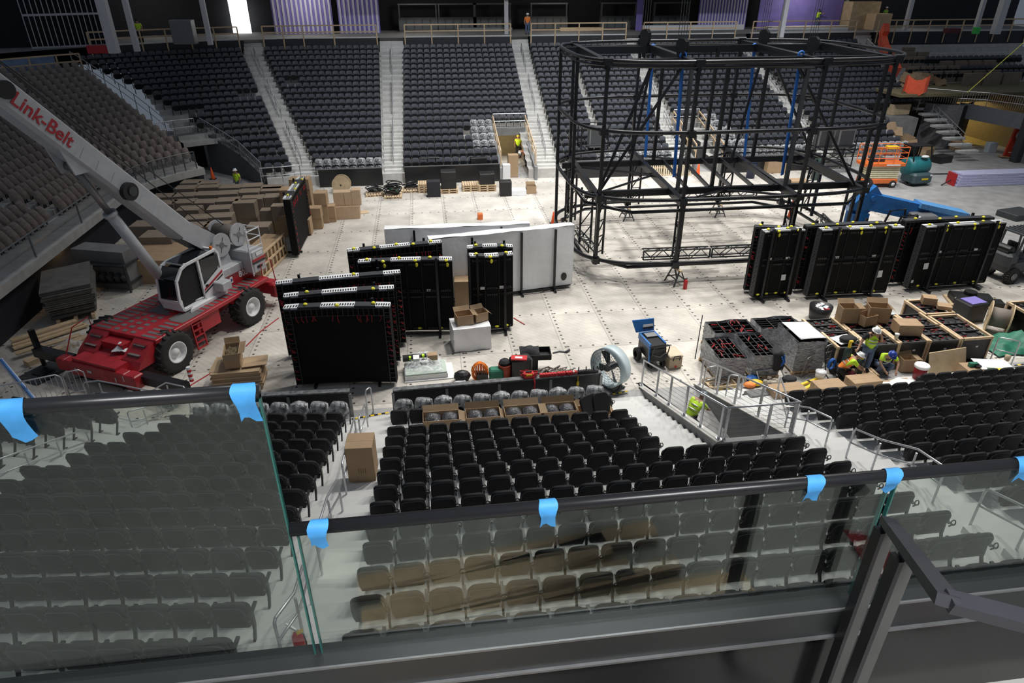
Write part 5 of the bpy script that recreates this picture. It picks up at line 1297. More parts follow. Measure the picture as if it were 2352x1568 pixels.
def pose(**k): d=dict(base); d.update(k); return d
POSE['stand']=base
POSE['phone']=pose(lel=(-.30,.10,1.18),lwr=(-.18,.20,1.42),lha=(-.12,.18,1.52),rel=(.34,.05,1.16),rwr=(.45,.18,.98),rha=(.50,.22,.95),hd=(.0,.12,1.58),ht=(0,.15,1.68),nk=(0,.05,1.46))
POSE['point']=pose(rel=(.28,.22,1.34),rwr=(.24,.46,1.38),rha=(.23,.56,1.39))
POSE['walk']=pose(lkn=(-.1,.22,.52),lan=(-.1,.12,.14),lto=(-.1,.28,.08),rkn=(.1,-.02,.5),ran=(.1,-.22,.14),rto=(.1,-.08,.05),lel=(-.24,-.14,1.14),rwr=(.22,.22,.96),rha=(.2,.28,.92))
POSE['kneel']=dict(pel=(0,-.05,.46),bel=(0,.04,.60),che=(0,.22,.80),nk=(0,.34,.92),hd=(0,.44,1.0),ht=(0,.48,1.09),lsh=(-.19,.24,.88),lel=(-.24,.42,.66),lwr=(-.16,.60,.52),lha=(-.14,.68,.48),rsh=(.19,.24,.88),rel=(.24,.42,.66),rwr=(.14,.60,.52),rha=(.12,.68,.48),lhi=(-.1,-.05,.44),lkn=(-.14,.34,.34),lan=(-.14,.22,.08),lto=(-.14,.36,.03),rhi=(.1,-.05,.44),rkn=(.14,.26,.09),ran=(.13,-.16,.09),rto=(.13,-.28,.05))
POSE['crouch']=dict(pel=(0,-.22,.34),bel=(0,-.12,.50),che=(0,.06,.74),nk=(0,.16,.88),hd=(0,.27,.95),ht=(0,.33,1.03),lsh=(-.2,.08,.83),lel=(-.32,.26,.60),lwr=(-.2,.46,.42),lha=(-.16,.54,.38),rsh=(.2,.08,.83),rel=(.32,.26,.60),rwr=(.2,.46,.42),rha=(.16,.54,.38),lhi=(-.1,-.2,.32),lkn=(-.2,.20,.48),lan=(-.16,-.04,.09),lto=(-.18,.10,.03),rhi=(.1,-.2,.32),rkn=(.2,.20,.48),ran=(.16,-.04,.09),rto=(.18,.10,.03))
POSE['bend']=pose(bel=(0,.06,1.05),che=(0,.30,1.16),nk=(0,.46,1.14),hd=(0,.58,1.10),ht=(0,.68,1.08),lsh=(-.19,.38,1.16),lel=(-.24,.44,.90),lwr=(-.16,.56,.70),lha=(-.14,.6,.62),rsh=(.19,.38,1.16),rel=(.24,.44,.90),rwr=(.16,.56,.70),rha=(.14,.6,.62),lkn=(-.12,.1,.5),rkn=(.14,-.02,.5),ran=(.16,-.16,.1),rto=(.17,0,.04))
POSE['sit']=dict(pel=(0,0,.14),bel=(0,.02,.28),che=(0,.08,.52),nk=(0,.12,.68),hd=(0,.2,.78),ht=(0,.24,.88),lsh=(-.19,.09,.62),lel=(-.27,.2,.40),lwr=(-.18,.42,.36),lha=(-.14,.5,.36),rsh=(.19,.09,.62),rel=(.27,.2,.40),rwr=(.18,.42,.36),rha=(.14,.5,.36),lhi=(-.1,.02,.14),lkn=(-.14,.42,.34),lan=(-.14,.62,.08),lto=(-.14,.76,.06),rhi=(.1,.02,.14),rkn=(.16,.44,.22),ran=(.14,.74,.08),rto=(.14,.88,.06))
ED=[('pel','bel'),('bel','che'),('che','nk'),('nk','hd'),('hd','ht'),('che','lsh'),('lsh','lel'),('lel','lwr'),('lwr','lha'),('che','rsh'),('rsh','rel'),('rel','rwr'),('rwr','rha'),('pel','lhi'),('lhi','lkn'),('lkn','lan'),('lan','lto'),('pel','rhi'),('rhi','rkn'),('rkn','ran'),('ran','rto')]
RD=dict(pel=.13,bel=.125,che=.14,nk=.06,hd=.095,ht=.07,lsh=.075,lel=.048,lwr=.034,lha=.032,rsh=.075,rel=.048,rwr=.034,rha=.032,lhi=.09,lkn=.062,lan=.045,lto=.035,rhi=.09,rkn=.062,ran=.045,rto=.035)
def person(label,loc,rz,ps,shirt=None,vest=None,trs=None,hat=None,detail=1,sc=1.0,hair=None):
    J={k:Vector(v)*sc for k,v in POSE[ps].items()}
    t=thing('person',label,'person',tuple(loc),rz)
    skin('body',J,ED,{k:v*sc for k,v in RD.items()},M_skin,t,0,2 if detail else 1)
    def shell(name,keys,gro,m,trim=None):
        JJ={k:J[k].copy() for k in keys}
        if trim:
            for k,(b,f) in trim.items(): JJ[k]=J[b].lerp(J[k],f)
        EE=[(a,b) for a,b in ED if a in JJ and b in JJ]
        return skin(name,JJ,EE,{k:RD[k]*sc*1.0+gro for k in keys},m,t,0,2 if detail else 1)
    shell('trousers',['pel','lhi','lkn','lan','rhi','rkn','ran'],.022,trs or M_jean)
    shell('boots',['lan','lto'],.022,M_dark); shell('boots',['ran','rto'],.022,M_dark)
    if shirt: shell('shirt',['bel','pel','che','lsh','lel','rsh','rel','nk'],.014,shirt,{'lel':('lsh',.8),'rel':('rsh',.8),'nk':('che',.45)})
    if vest:
        v=shell('safety_vest',['bel','pel','che','lsh','rsh','nk'],.03,vest,{'lsh':('che',.85),'rsh':('che',.85),'nk':('che',.4)})
        if detail:
            m=MB().use(mat('reflective tape',(.7,.7,.66),.3,metal=.3)); u=(J['che']-J['bel']).normalized(); x=Vector((1,0,0)); y=u.cross(x)
            for f in(.25,.75):
                c=J['bel'].lerp(J['che'],f); pts=[c+x*(.165*sc*math.cos(2*PI*i/16))+y*(.16*sc*math.sin(2*PI*i/16)) for i in range(16)]; m.path(pts,.022*sc,4,closed=True)
            m.build('reflective_band',t)
    up=(J['ht']-J['hd']).normalized(); fw=Vector((0,1,0)); fw=(fw-up*fw.dot(up)).normalized(); x=fw.cross(up)
    Mx=Matrix(((x.x,fw.x,up.x,J['hd'].x),(x.y,fw.y,up.y,J['hd'].y),(x.z,fw.z,up.z,J['hd'].z),(0,0,0,1)))
    f=MB(Mx).use(M_skin); f.hexa([(-.018,.09,-.03),(.018,.09,-.03),(.018,.125,-.03),(-.018,.125,-.03),(-.01,.088,.03),(.01,.088,.03),(.01,.1,.03),(-.01,.1,.03)])
    for s in(-1,1): f.ball((s*.098,.0,0),.03,6,4,(.4,.8,1.1))
    f.build('face',t); e=MB(Mx).use(M_dark)
    for s in(-1,1): e.box((s*.035,.092,.025),(.026,.012,.012))
    e.box((0,.094,-.055),(.05,.01,.01)); e.build('eyes_and_mouth',t)
    h=MB(Mx)
    if hat:
        h.use(hat); h.lathe([(.0,.155),(.06,.148),(.105,.11),(.12,.06),(.122,.04)],14); h.lathe([(.122,.05),(.155,.04),(.155,.034),(.12,.036)],14); h.box((0,.14,.042),(.16,.08,.012)); h.bar((0,-.11,.1),(0,.11,.1),.03,.12); h.build('hard_hat',t,True)
    else:
        h.use(hair or M_dark); h.ball((0,-.015,.05),.105,10,6,(1,1.05,.85)); h.build('hair',t,True)
    if detail:
        for s,wr,ha in((-1,'lwr','lha'),(1,'rwr','rha')):
            d=(J[ha]-J[wr]).normalized(); sd=d.cross(Vector((0,0,1))); sd=sd.normalized() if sd.length>.1 else Vector((1,0,0)); nrm=sd.cross(d)
            g=MB().use(M_skin); b=J[ha]; g.ball(b,.04*sc,8,5)
            for q,L in enumerate((.075,.085,.08,.065)):
                o_=b+sd*(.024-.016*q)*sc*1.0+d*.02; k=o_+d*L*.55*sc-nrm*.008; g.path([o_,k,k+(d*.6-nrm*.7).normalized()*L*.5*sc],[.010*sc,.009*sc,.007*sc],5)
            o_=b+sd*.03*sc; k=o_+(d*.5+sd*.8).normalized()*.035*sc; g.path([o_,k,k+(d*.9-nrm*.3).normalized()*.03*sc],[.011*sc,.010*sc,.008*sc],5)
            g.build('hand',t,True)
    return t
W_hat=mat('white hard hat',(.85,.86,.86),.3,var=.02); B_hat=mat('blue hard hat',(.02,.05,.32),.35,var=.05); G_hat=mat('grey hard hat',(.2,.24,.28),.35,var=.1); R_hat=mat('red hard hat',(.6,.03,.03),.35,var=.05); Y_hat=mat('yellow hard hat',(.8,.6,.05),.35,var=.05)
person('person in white hard hat and black T-shirt standing with a phone among the wooden crates',(14.86,18.50,.16),R(172),'phone',M_dark,M_hiv,M_jean,W_hat,1,1.06)
p=PZ(1978,866,.05); person('person in white helmet kneeling in yellow vest over papers beside the gas cylinder',(p.x-.8,p.y+.0,0),R(-105),'kneel',M_hiv,M_hor,M_dark,W_hat)
p=PZ(2050,862,.05); person('person in blue helmet crouching in yellow T-shirt and dark vest beside the red drum',(p.x-.28,p.y+.2,0),R(172),'crouch',M_hiv,M_dark,M_jean,B_hat)
person('person in grey helmet and yellow vest sitting in the tunnel mouth with yellow tools',(7.65,16.2,0),R(-60),'kneel',M_hiv,M_hiv,M_dark,G_hat,1,1.05)
p=PZ(548,428,.6); person('person in white hard hat and yellow shirt behind the cardboard stacks by the steps',(p.x,p.y,0),R(150),'stand',M_hiv,M_hiv,M_jean,W_hat,0)
p=PZ(1190,362,0); person('person in yellow vest standing in the far tunnel doorway beside the steps',(p.x,p.y,0),R(170),'stand',M_hiv,M_hiv,M_dark,Y_hat,0)
p=PZ(1203,378,0); person('person in orange vest bending in the far tunnel doorway',(p.x+.1,p.y-.6,0),R(120),'bend',M_hor,M_hor,M_dark,W_hat,0)
def far_p(label,u,v,z,rz,ps,a,b,c,h): p=PZ(u,v,z); person(label,(p.x,p.y,z),R(rz),ps,a,b,c,h,0)
far_p('person with red helmet and yellow vest high on the steps behind the steel frame',1735,114,5.9,180,'stand',M_hiv,M_hiv,M_dark,R_hat)
far_p('person in yellow vest and no helmet a few steps lower behind the steel frame',1762,148,4.6,180,'stand',M_hiv,M_hiv,M_dark,None)
far_p('person in orange vest leaning on the pine railing at the head of the steps',1211,80,ZP,180,'stand',M_hor,M_hor,M_jean,W_hat)
far_p('person in yellow shirt pointing in front of the wide purple partition',1873,66,ZP,-90,'point',M_hiv,M_hiv,M_jean,None)
far_p('person in pale shirt and jeans at the railing gap by the lavender partition',908,62,ZP,90,'stand',M_paper,M_hor,M_jean,W_hat)
far_p('person in yellow vest walking the concourse next to the pale-shirted one',940,62,ZP,90,'walk',M_hiv,M_hiv,M_dark,W_hat)
far_p('person in green vest deep on the concourse beyond the railing',1010,56,ZP,150,'stand',mat('green vest',(.2,.5,.03),.7),M_hiv,M_dark,W_hat)
far_p('person in lime vest on the concourse left of the purple pier',1375,52,ZP,200,'stand',M_hiv,M_hiv,M_dark,Y_hat)
far_p("person in yellow vest on the dark concourse behind the first pine railing",327,100,ZP,180,'stand',M_hiv,M_hiv,M_dark,None)
far_p('person in green shirt behind the pine crate on the far concourse',2027,58,ZP,180,'stand',mat('green vest',(.2,.5,.03),.7),None,M_dark,W_hat)
p=PZ(2250,302,0); person('person in orange jacket bending down inside the far loading tunnel',(p.x,p.y,0),R(120),'bend',M_hor,M_hor,M_dark,W_hat,0,1.05)
# ---------------------------------------------------------------- shrink-wrapped pallets of open cases
def pallet_mb(w,d,h=.13,z=0):
    m=MB().use(M_wood); n=7
    for i in range(n): m.box((-w/2+w*(i+.5)/n,0,z+h-.011),(w/n*.72,d,.022))
    for y in(-d/2+.05,0,d/2-.05):
        m.box((0,y,z+h-.033),(w,.09,.022))
        for x in(-w/2+.06,0,w/2-.06): m.box((x,y,z+.05),(.12,.09,.078))
        m.box((0,y,z+.011),(w,.09,.022))
    return m
M_case=mat('black moulded case',(.010,.010,.011),.45,var=.15)
def wrapped_pallet(label,x0,x1,y0,y1,h,nx,ny,wire=8,seed=0,open_=True):
    w,d=x1-x0,y1-y0; t=thing('wrapped_pallet',label,'pallet',((x0+x1)/2,(y0+y1)/2,0)); r=random.Random(seed)
    pallet_mb(w+.06,d+.06).build('pallet',t)
    m=MB().use(M_foil); N=16
    def wl(p,q,nx_,ny_):
        m.grid(N,8,lambda a,b:(p[0]+(q[0]-p[0])*a+nx_*.025*math.sin(13*a+9*b+seed)*math.sin(21*b),p[1]+(q[1]-p[1])*a+ny_*.025*math.sin(11*a+7*b)*math.sin(17*b),.13+(h-.13)*b+.02*math.sin(5*a)*(b>.9)))
    A=[(-w/2,-d/2),(w/2,-d/2),(w/2,d/2),(-w/2,d/2)]
    for i,(nx_,ny_) in enumerate(((0,-1),(1,0),(0,1),(-1,0))): wl(A[i],A[(i+1)%4],nx_,ny_)
    m.build('stretch_wrap',t,True)
    m=MB().use(M_case); hh=h-.03
    m.box((0,0,(h-.3)/2+.1),(w-.1,d-.1,h-.3))
    for k in range(nx+1): m.box((-w/2+.05+(w-.1)*k/nx,0,hh-.11),(.035,d-.08,.22))
    for k in range(ny+1): m.box((0,-d/2+.05+(d-.1)*k/ny,hh-.13),(w-.08,.03,.18))
    m.build('divided_case',t)
    if wire:
        m=MB().use(M_wire)
        for k in range(wire):
            x,y=r.uniform(-w*.4,w*.4),r.uniform(-d*.4,d*.4); m.path([(x,y,hh-.05),(x+r.uniform(-.12,.12),y+r.uniform(-.12,.12),hh+.02),(x+r.uniform(-.2,.2),y+r.uniform(-.2,.2),hh-.02)],.016,5)
        m.build('red_wire',t)['kind']='stuff'
    return t
wrapped_pallet('shrink-wrapped pallet of open black cases, nearest the tunnel rails',9.55,10.56,18.72,20.25,.93,5,4,14,1)
wrapped_pallet('shrink-wrapped pallet with a jacket hung over it, between the other front pallets',10.82,11.82,18.72,20.38,.95,4,6,5,2)
wrapped_pallet('shrink-wrapped pallet with many red wires, back row by the long pole',10.12,11.8,20.5,21.5,.93,4,3,12,3)
wrapped_pallet('shrink-wrapped pallet of empty black trays, back row nearest the round tub',11.98,13.62,20.62,21.55,.93,3,5,2,4)
t=wrapped_pallet('tallest shrink-wrapped pallet, with a white board lying on top',12.42,13.5,18.85,20.35,1.3,2,3,0,5)
m=MB().use(M_paper); m.grid(6,6,lambda a,b:(12.5+.95*a+.06*(1-b),18.98+1.3*b,1.345+.02*math.sin(3*a+2*b))); o=m.build('white_board_sheet',smooth=True); o.modifiers.new('solid','SOLIDIFY').thickness=.012; tag(o,'curling white board lying on the tallest shrink-wrapped pallet','sheet')
m=MB().use(M_dark); r=random.Random(8)
m.grid(7,9,lambda a,b:(11.5+.42*a+.03*math.sin(9*b),18.66-.05*math.sin(PI*a)+(.75*max(0,b-.5) if b>.5 else 0),(.98+.1*math.sin(PI*a) if b>.5 else .35+1.3*b)+.03*math.sin(12*a))); o=m.build('hung_jacket',smooth=True); tag(o,'dark jacket with blue straps hung over the middle front pallet','jacket')
m=MB().use(M_sling); m.path([(11.72,18.56,.95),(11.78,18.52,.8),(11.74,18.52,.6),(11.85,18.52,.75),(11.82,18.6,.98)],.025,5); o=m.build('blue_strap'); tag(o,'blue strap looped over the dark jacket on the front pallet','strap')
a,b=PZ(1604,802,.1),PZ(1619,729,1.25); m=MB().use(M_black); m.tube((9.42,20.35,0),(9.95,21.42,1.25),.018,6); o=m.build('long_pole'); tag(o,'thin black pole leaning against the red-wired back pallet','pole')
# ---------------------------------------------------------------- wooden crates of black modules
def crate(label,x0,x1,y0,y1,h=1.0,rows=2,seed=0,end=False,group=None):
    w,d=x1-x0,y1-y0; t=thing('module_crate',label,'crate',((x0+x1)/2,(y0+y1)/2,0)); r=random.Random(seed)
    m=MB().use(M_case); m.box((0,0,.1+(h-.22)/2),(w-.12,d-.06,h-.22)); m.build('module_block',t)
    m=MB().use(mat('module back',(.035,.035,.036),.5)); nx=max(4,int(w/.17))
    for j in range(rows*2):
        for i in range(nx):
            if (i+j)%2 and r.random()<.85: m.box((-w/2+.1+(w-.2)*(i+.5)/nx,-d/2+.06+(d-.12)*(j+.5)/(rows*2),h-.1),((w-.2)/nx*.8,(d-.12)/(rows*2)*.5,.06))
    for j in range(rows+1): m.box((0,-d/2+.04+(d-.08)*j/rows,h-.07),(w-.16,.05,.07))
    m.build('module_row',t)
    m=MB().use(M_wire)
    for k in range(7): x,y=r.uniform(-w*.36,w*.36),r.uniform(-d*.38,d*.38); m.path([(x,y,h-.07),(x+r.uniform(-.1,.1),y+.02,h-.03),(x+r.uniform(-.18,.18),y+.04,h-.07)],.014,4)
    m.build('red_wire',t)['kind']='stuff'
    for s in(-1,1):
        m=MB().use(M_wood); x=s*(w/2-.03); m.box((x,0,h-.04),(.09,d,.09)); m.build('top_rail',t)
        for y in(-d/2+.045,d/2-.045): m=MB().use(M_wood); m.box((x,y,(h-.09)/2),(.06,.09,h-.09)); m.build('corner_post',t)
    m=MB().use(M_wood); m.box((0,-d/2+.05,.05),(w-.06,.1,.1)); m.box((0,d/2-.05,.05),(w-.06,.1,.1)); m.box((0,-d/2+.05,.05),(w-.06,.1,.1)); m.build('skid',t)
    if end:
        m=MB().use(M_wood); m.box((0,-d/2+.04,h-.04),(w-.1,.08,.09)); m.box((0,d/2-.04,h-.04),(w-.1,.08,.09)); m.build('top_rail',t)
    m=MB().use(M_paper); m.box((.1,-d/2+.028,h*.62),(.1,.006,.06)); m.build('shipping_label',t)
    return t
crate('wooden crate of black modules with a dark bag on it, next to the tallest pallet',13.95,15.06,18.85,20.0,1.0,2,1)
crate('wooden crate of black modules directly behind the standing person',15.1,16.3,18.85,19.95,1.0,2,2)
crate('wooden crate of black modules with a closed carton and paper cup on its rail',16.34,17.44,18.9,19.95,1.0,2,3)
crate('wooden crate of red-wired modules at the front, left of the open-ended crate',17.47,18.68,18.86,19.95,1.0,2,4)
t=thing('low_platform','low wooden platform under the standing person before the crates','platform',(14.9,18.48,0)); pallet_mb(.9,.55,.16).build('deck',t)
crate('open-ended wooden crate, last in the front row by the green tarpaulin',18.72,19.95,18.86,20.75,1.0,3,5,True)
crate('wooden crate of modules at the back, nearest the round tub',13.8,15.02,20.05,21.1,1.0,2,6)
crate('wooden crate of modules at the back, under the three open cartons',15.08,16.28,20.02,21.05,1.0,2,7)
crate('wooden crate of modules at the back, with a grey board on its edge',16.34,17.5,20.02,21.05,1.0,2,8)
crate('wooden crate with bright red wires, at the back beside the end crate',17.55,18.62,20.02,21.05,1.0,2,9)
crate('wooden crate set farthest back, with two small cartons on top',18.72,19.95,20.85,22.15,1.0,2,10,True)
p=PZ(2320,770,.9); crate('wooden crate cut off by the frame edge, beyond the green tarpaulin',22.6,24.2,20.1,21.4,1.05,2,11,True)
def lp(u,v,z): q=PZ(u,v,z); return (q.x,q.y,z)
open_carton((15.35,20.75,1.0),(.62,.5,.62),R(-8),'open brown carton standing upright on the back crates, nearest the tub')
open_carton((15.95,20.45,1.0),(.58,.48,.4),R(14),'low open brown carton on the back crates, in the middle of three')
open_carton((16.5,20.65,1.0),(.75,.5,.62),R(-16),'tall-flapped open carton on the back crates above the hard hat')
carton('cardboard_box','closed brown carton on the crate rail beside the paper cup',(17.0,19.6,1.0),(.85,.6,.42),R(-10))
carton('cardboard_box','small brown carton with folded corner on the farthest crate',(19.45,21.75,1.0),(.5,.4,.3),R(-25))
carton('cardboard_box','flat brown carton sliding off the farthest crate',(19.75,21.25,1.0),(.5,.4,.16),R(-30))
t=thing('paper_cup','white paper cup standing on the crate rail','cup',(16.32,19.15,1.01)); m=MB().use(M_paper); m.lathe([(0,0),(.055,0),(.075,.19),(.082,.2),(.0,.2)],12); m.build('cup',t,True); m=MB().use(M_white); m.lathe([(.084,.195),(.084,.215),(0,.222)],12); m.build('cup_lid',t,True)
m=MB().use(M_paper); m.box((14.45,19.35,1.02),(.8,.55,.015),R(14)); o=m.build('drawing_sheet'); tag(o,'white drawing sheet under the dark bag on the first crate','paper')
m=MB().use(M_dark); m.ball((14.5,19.2,1.12),.3,12,7,(1.1,.75,.4)); o=m.build('dark_bag',smooth=True); tag(o,'slumped dark bag on the white drawings by the standing person','bag')
m=MB().use(M_gasket); m.box((16.95,21.0,1.02),(1.2,.14,.03),R(3)); o=m.build('grey_board'); tag(o,'pale grey board lying along the back edge of the crates','board')
p=PZ(1884,735,0); t=thing('round_tub','black round tub of red and white scraps behind the crates','tub',(p.x,p.y+.15,0)); m=MB().use(M_blackp); m.lathe([(.0,.0),(.38,0),(.46,.6),(.44,.6),(.38,.3),(0,.3)],20); m.build('tub',t,True)
m=MB(); r=random.Random(3)
for k in range(16): m.use([M_paper,M_wire,M_paper,M_gasket][k%4]); m.box((r.uniform(-.25,.25),r.uniform(-.25,.25),.5+.06*r.random()),(.18,.1,.03),r.random()*3)
m.build('scrap',t)['kind']='stuff'
# ---------------------------------------------------------------- things on the strip before the right-hand seats
b=[]
def bx(u,v,d,rz,label,z=.05,m=None): q=PZ(u,v,z+d[2]); return carton('cardboard_box',label,(q.x,q.y,z),d,rz,None,m)
bx(1808,888,(1.15,.5,.55),R(2),'closed long carton behind the first seats, nearest the grey case')
bx(1905,880,(1.0,.55,.5),R(3),'closed long carton in the middle, behind the seat block')
bx(1985,868,(1.05,.55,.5),R(3),'closed long carton at the papers end, behind the seat block')
q=PZ(1745,905,.3); t=thing('equipment_case','grey moulded equipment case on the step by the hoop rail','case',(q.x,q.y,.05),R(6)); m=MB().use(mat('grey moulded plastic',(.12,.125,.125),.5)); m.box((0,0,.17),(.95,.45,.34),bev=.04); m.build('case_body',t); m=MB().use(M_blackp); m.box((0,0,.17),(.97,.47,.03)); m.bar((-.12,-.24,.2),(.12,-.24,.2),.03); m.build('latch_band',t)
q=PZ(1700,890,.1); t=thing('parts_tray','shallow wooden tray of cable parts beside the hoop rails','tray',(q.x-.6,q.y+.35,.02),R(5)); m=MB().use(M_ply); m.box((0,0,.02),(1.0,.6,.04))
for s in(-1,1): m.box((s*.49,0,.09),(.03,.6,.14)); m.box((0,s*.29,.09),(1.0,.03,.14))
m.build('tray',t); m=MB().use(M_rope); r=random.Random(4); m.path([(r.uniform(-.4,.4),r.uniform(-.2,.2),.08+.06*r.random()) for k in range(26)],.02,5); m.build('cable',t)
q=PZ(1770,875,.1); t=thing('wheel_sack','pale sack of stones in a grey metal hoop tray','tray',(q.x,q.y,.05)); m=MB().use(M_galv); m.path([(-.45,-.25,.02),(-.45,.25,.32),(.45,.3,.36),(.5,-.2,.05)],.03,6); m.build('hoop',t,True)
m=MB().use(mat('pale stone',(.55,.5,.42),.9)); r=random.Random(9)
for k in range(14): m.ball((r.uniform(-.3,.3),r.uniform(-.15,.15),.06+.08*r.random()),.08,6,4,(1.2,.9,.7))
m.build('stone',t)['kind']='stuff'
for k,(u,v,mm,lab,sz) in enumerate(((1722,884,M_hor,'orange tool bag',.18),(1735,880,M_yelp,'yellow drill case lying by the grey case',.2),(1728,870,M_sling,'crumpled blue cloth by the wire tray',.2),(1812,872,M_dark,'dark blue tool roll before the yellow spirit levels',.22),(2240,855,M_redp,'red tool lying on the strip before the tilted board',.12),(2262,850,M_dark,'dark tool bundle at the foot of the tilted board',.16))):
    q=PZ(u,v,.12); m=MB().use(mm); m.ball((0,0,sz*.5),sz,9,6,(1.3,.9,.5)); m.use(M_black); m.bar((-sz*.8,0,sz*.6),(sz*.8,.05,sz*.9),.03); o=m.build('tool_bundle',smooth=False); o.location=(q.x,q.y,.05); tag(o,lab+(' on the strip before the seats' if k in(0,) else ''),'tools')
for k,(u1,v1,u2,v2) in enumerate(((1838,884,1876,870),(1850,892,1884,872),(1862,884,1900,874))):
    a,b=PZ(u1,v1,.12),PZ(u2,v2,.12); m=MB().use(M_yelp); m.bar(a,b,.09,.07,up=(0,0,1)); m.use(M_black); m.bar(a.lerp(b,.45)+Vector((0,0,.03)),a.lerp(b,.55)+Vector((0,0,.03)),.1,.03); o=m.build('spirit_level'); tag(o,'yellow spirit level %s in the heap behind the long cartons'%('lying lowest','in the middle','leaning on the bucket')[k],'spirit level')
q=PZ(1881,872,.05); t=thing('plaster_bucket','white-lidded bucket beside the welding cart','bucket',(q.x,q.y,.0)); m=MB().use(M_paper); m.lathe([(0,0),(.14,0),(.17,.38),(0,.38)],16); m.build('bucket',t,True); m=MB().use(M_white); m.lathe([(.18,.36),(.18,.41),(0,.415)],16); m.build('lid',t,True)
# gas bottle cart
q=PZ(1931,868,.0); t=thing('gas_cylinder','tall dark green gas cylinder with yellow cap on the strip before the crates','gas cylinder',(q.x,q.y,0)); m=MB().use(mat('dark green cylinder',(.025,.05,.045),.4)); m.lathe([(0,0),(.125,0),(.125,1.05),(.1,1.18),(.05,1.25),(0,1.26)],16); m.build('cylinder',t,True); m=MB().use(M_yelp); m.tube((0,0,1.24),(0,0,1.45),.055,10); m.box((.02,0,1.47),(.12,.08,.06)); m.build('cap',t)
q=PZ(1969,858,.0); t=thing('gas_cylinder','small dark green gas cylinder with yellow cap beside the kneeling person','gas cylinder',(q.x-.1,q.y-.15,0)); m=MB().use(MATS['dark green cylinder']); m.lathe([(0,0),(.13,0),(.13,.55),(.1,.66),(.05,.72),(0,.73)],16); m.build('cylinder',t,True); m=MB().use(M_yelp); m.tube((0,0,.7),(0,0,.9),.06,10); m.build('cap',t)
q=PZ(1902,866,.0); t=thing('welding_cart','two-wheeled hand cart with blue hose coil beside the tall cylinder','cart',(q.x,q.y,0),R(20)); m=MB().use(M_steelb); m.path([(-.2,.25,1.1),(-.2,0,.2),(-.2,-.2,.05),(.2,-.2,.05),(.2,0,.2),(.2,.25,1.1),(-.2,.25,1.1)],.022,6); m.build('cart_frame',t)
for s in(-1,1): m=MB().use(M_rub); m.tube((s*.26,.08,.16),(s*.32,.08,.16),.16,16); m.build('wheel',t,True)
m=MB().use(M_sling); m.path([(.16*math.cos(k*.6),-.05+.012*k/5,.55+.2*math.sin(k*.6)) for k in range(40)],.018,5); m.build('hose_coil',t)
q=PZ(1948,868,.05); m=MB().use(mat('dark red bag',(.12,.012,.02),.85)); m.ball((0,0,.17),.26,10,6,(1,.8,.75)); o=m.build('tool_bag',smooth=True); o.location=(q.x,q.y,0); tag(o,'dark red tool bag between the two gas cylinders','bag')
# bent wire guard
m=MB().use(M_gstl); a,b=PZ(1838,868,0),PZ(1950,838,0); n=10
def gp(s,h): q=a.lerp(b,s); bow=.25*math.sin(PI*s); return Vector((q.x+.1*h,q.y+bow,.02+h*(.75+.35*s)))
t=thing('wire_guard','bowed grey wire-mesh guard panel before the tallest pallet','mesh panel',tuple(a))
for h in(0,.33,.66,1.0): m=MB().use(M_gstl); m.path([gp(k/12,h) for k in range(13)],.016,5); m.build('horizontal_rod',t,world=True)
for k in range(n+1): m=MB().use(M_gstl); m.tube(gp(k/n,0),gp(k/n,1),.013,5); m.build('upright_rod',t,world=True)
# papers, drum, board, chart
q=PZ(2050,878,.3); t=thing('paper_pile','spread white drawings on a low board before the crouching person','papers',(q.x,q.y,.05),R(4)); m=MB().use(M_card); m.box((0,0,.1),(1.5,.5,.2)); m.build('low_board',t); m=MB().use(M_paper)
for k,(x,y,rz) in enumerate(((-.5,.05,.2),(-.1,-.05,-.1),(.3,.06,.3),(.55,-.02,-.4))): m.box((x,y,.21+.004*k),(.5,.36,.004),rz)
m.build('drawing',t)
q=PZ(2110,872,.05); t=thing('red_drum','dark red drum with white rim holding scraps beside the crouching person','drum',(q.x+.05,q.y+.1,0)); m=MB().use(mat('dark red drum',(.22,.01,.015),.4)); m.lathe([(0,0),(.19,0),(.22,.56),(0,.56)],20); m.build('drum',t,True); m=MB().use(M_paper); m.lathe([(.235,.5),(.25,.56),(.23,.61),(.15,.59),(0,.6)],20); m.build('liner',t,True)
a,b=PZ(2134,862,.02),PZ(2218,848,.02); m=MB().use(M_ply); m.hexa([a,b,b+Vector((0,.04,0)),a+Vector((0,.04,0)),a+Vector((.02,.32,.72)),b+Vector((.02,.32,.72)),b+Vector((.02,.36,.72)),a+Vector((.02,.36,.72))]); o=m.build('tilted_board'); tag(o,'tan board tilted back between the red drum and the chart','board')
q=PZ(2080,838,.2); open_carton((q.x,q.y,.02),(.5,.4,.5),R(-6),'open carton standing between the crouching person and the red drum')
q=PZ(2275,838,.5); t=thing('chart_table','makeshift table of cartons under a white chart with green, yellow and red boxes','table',(q.x,q.y,.05),R(-4)); m=MB().use(M_card); m.box((-.1,0,.2),(1.7,.6,.4)); m.build('carton_base',t); m=MB().use(M_paper); m.box((.15,.05,.43),(1.15,.75,.02),R(-8)); m.build('chart',t)
for k,mm in enumerate((mat('chart green',(.05,.14,.06),.7),mat('chart yellow',(.8,.7,.05),.7),mat('chart red',(.55,.03,.05),.7))): m=MB().use(mm); m.box((-.12+.3*k,-.24+.0*k-.04*k,.445),(.28,.14,.006),R(-8)); m.build('chart_box',t)
m=MB().use(M_green); m.box((-.62,.02,.48),(.3,.12,.14)); m.use(M_black); m.box((-.5,-.02,.45),(.2,.2,.08)); m.build('green_drill',t)
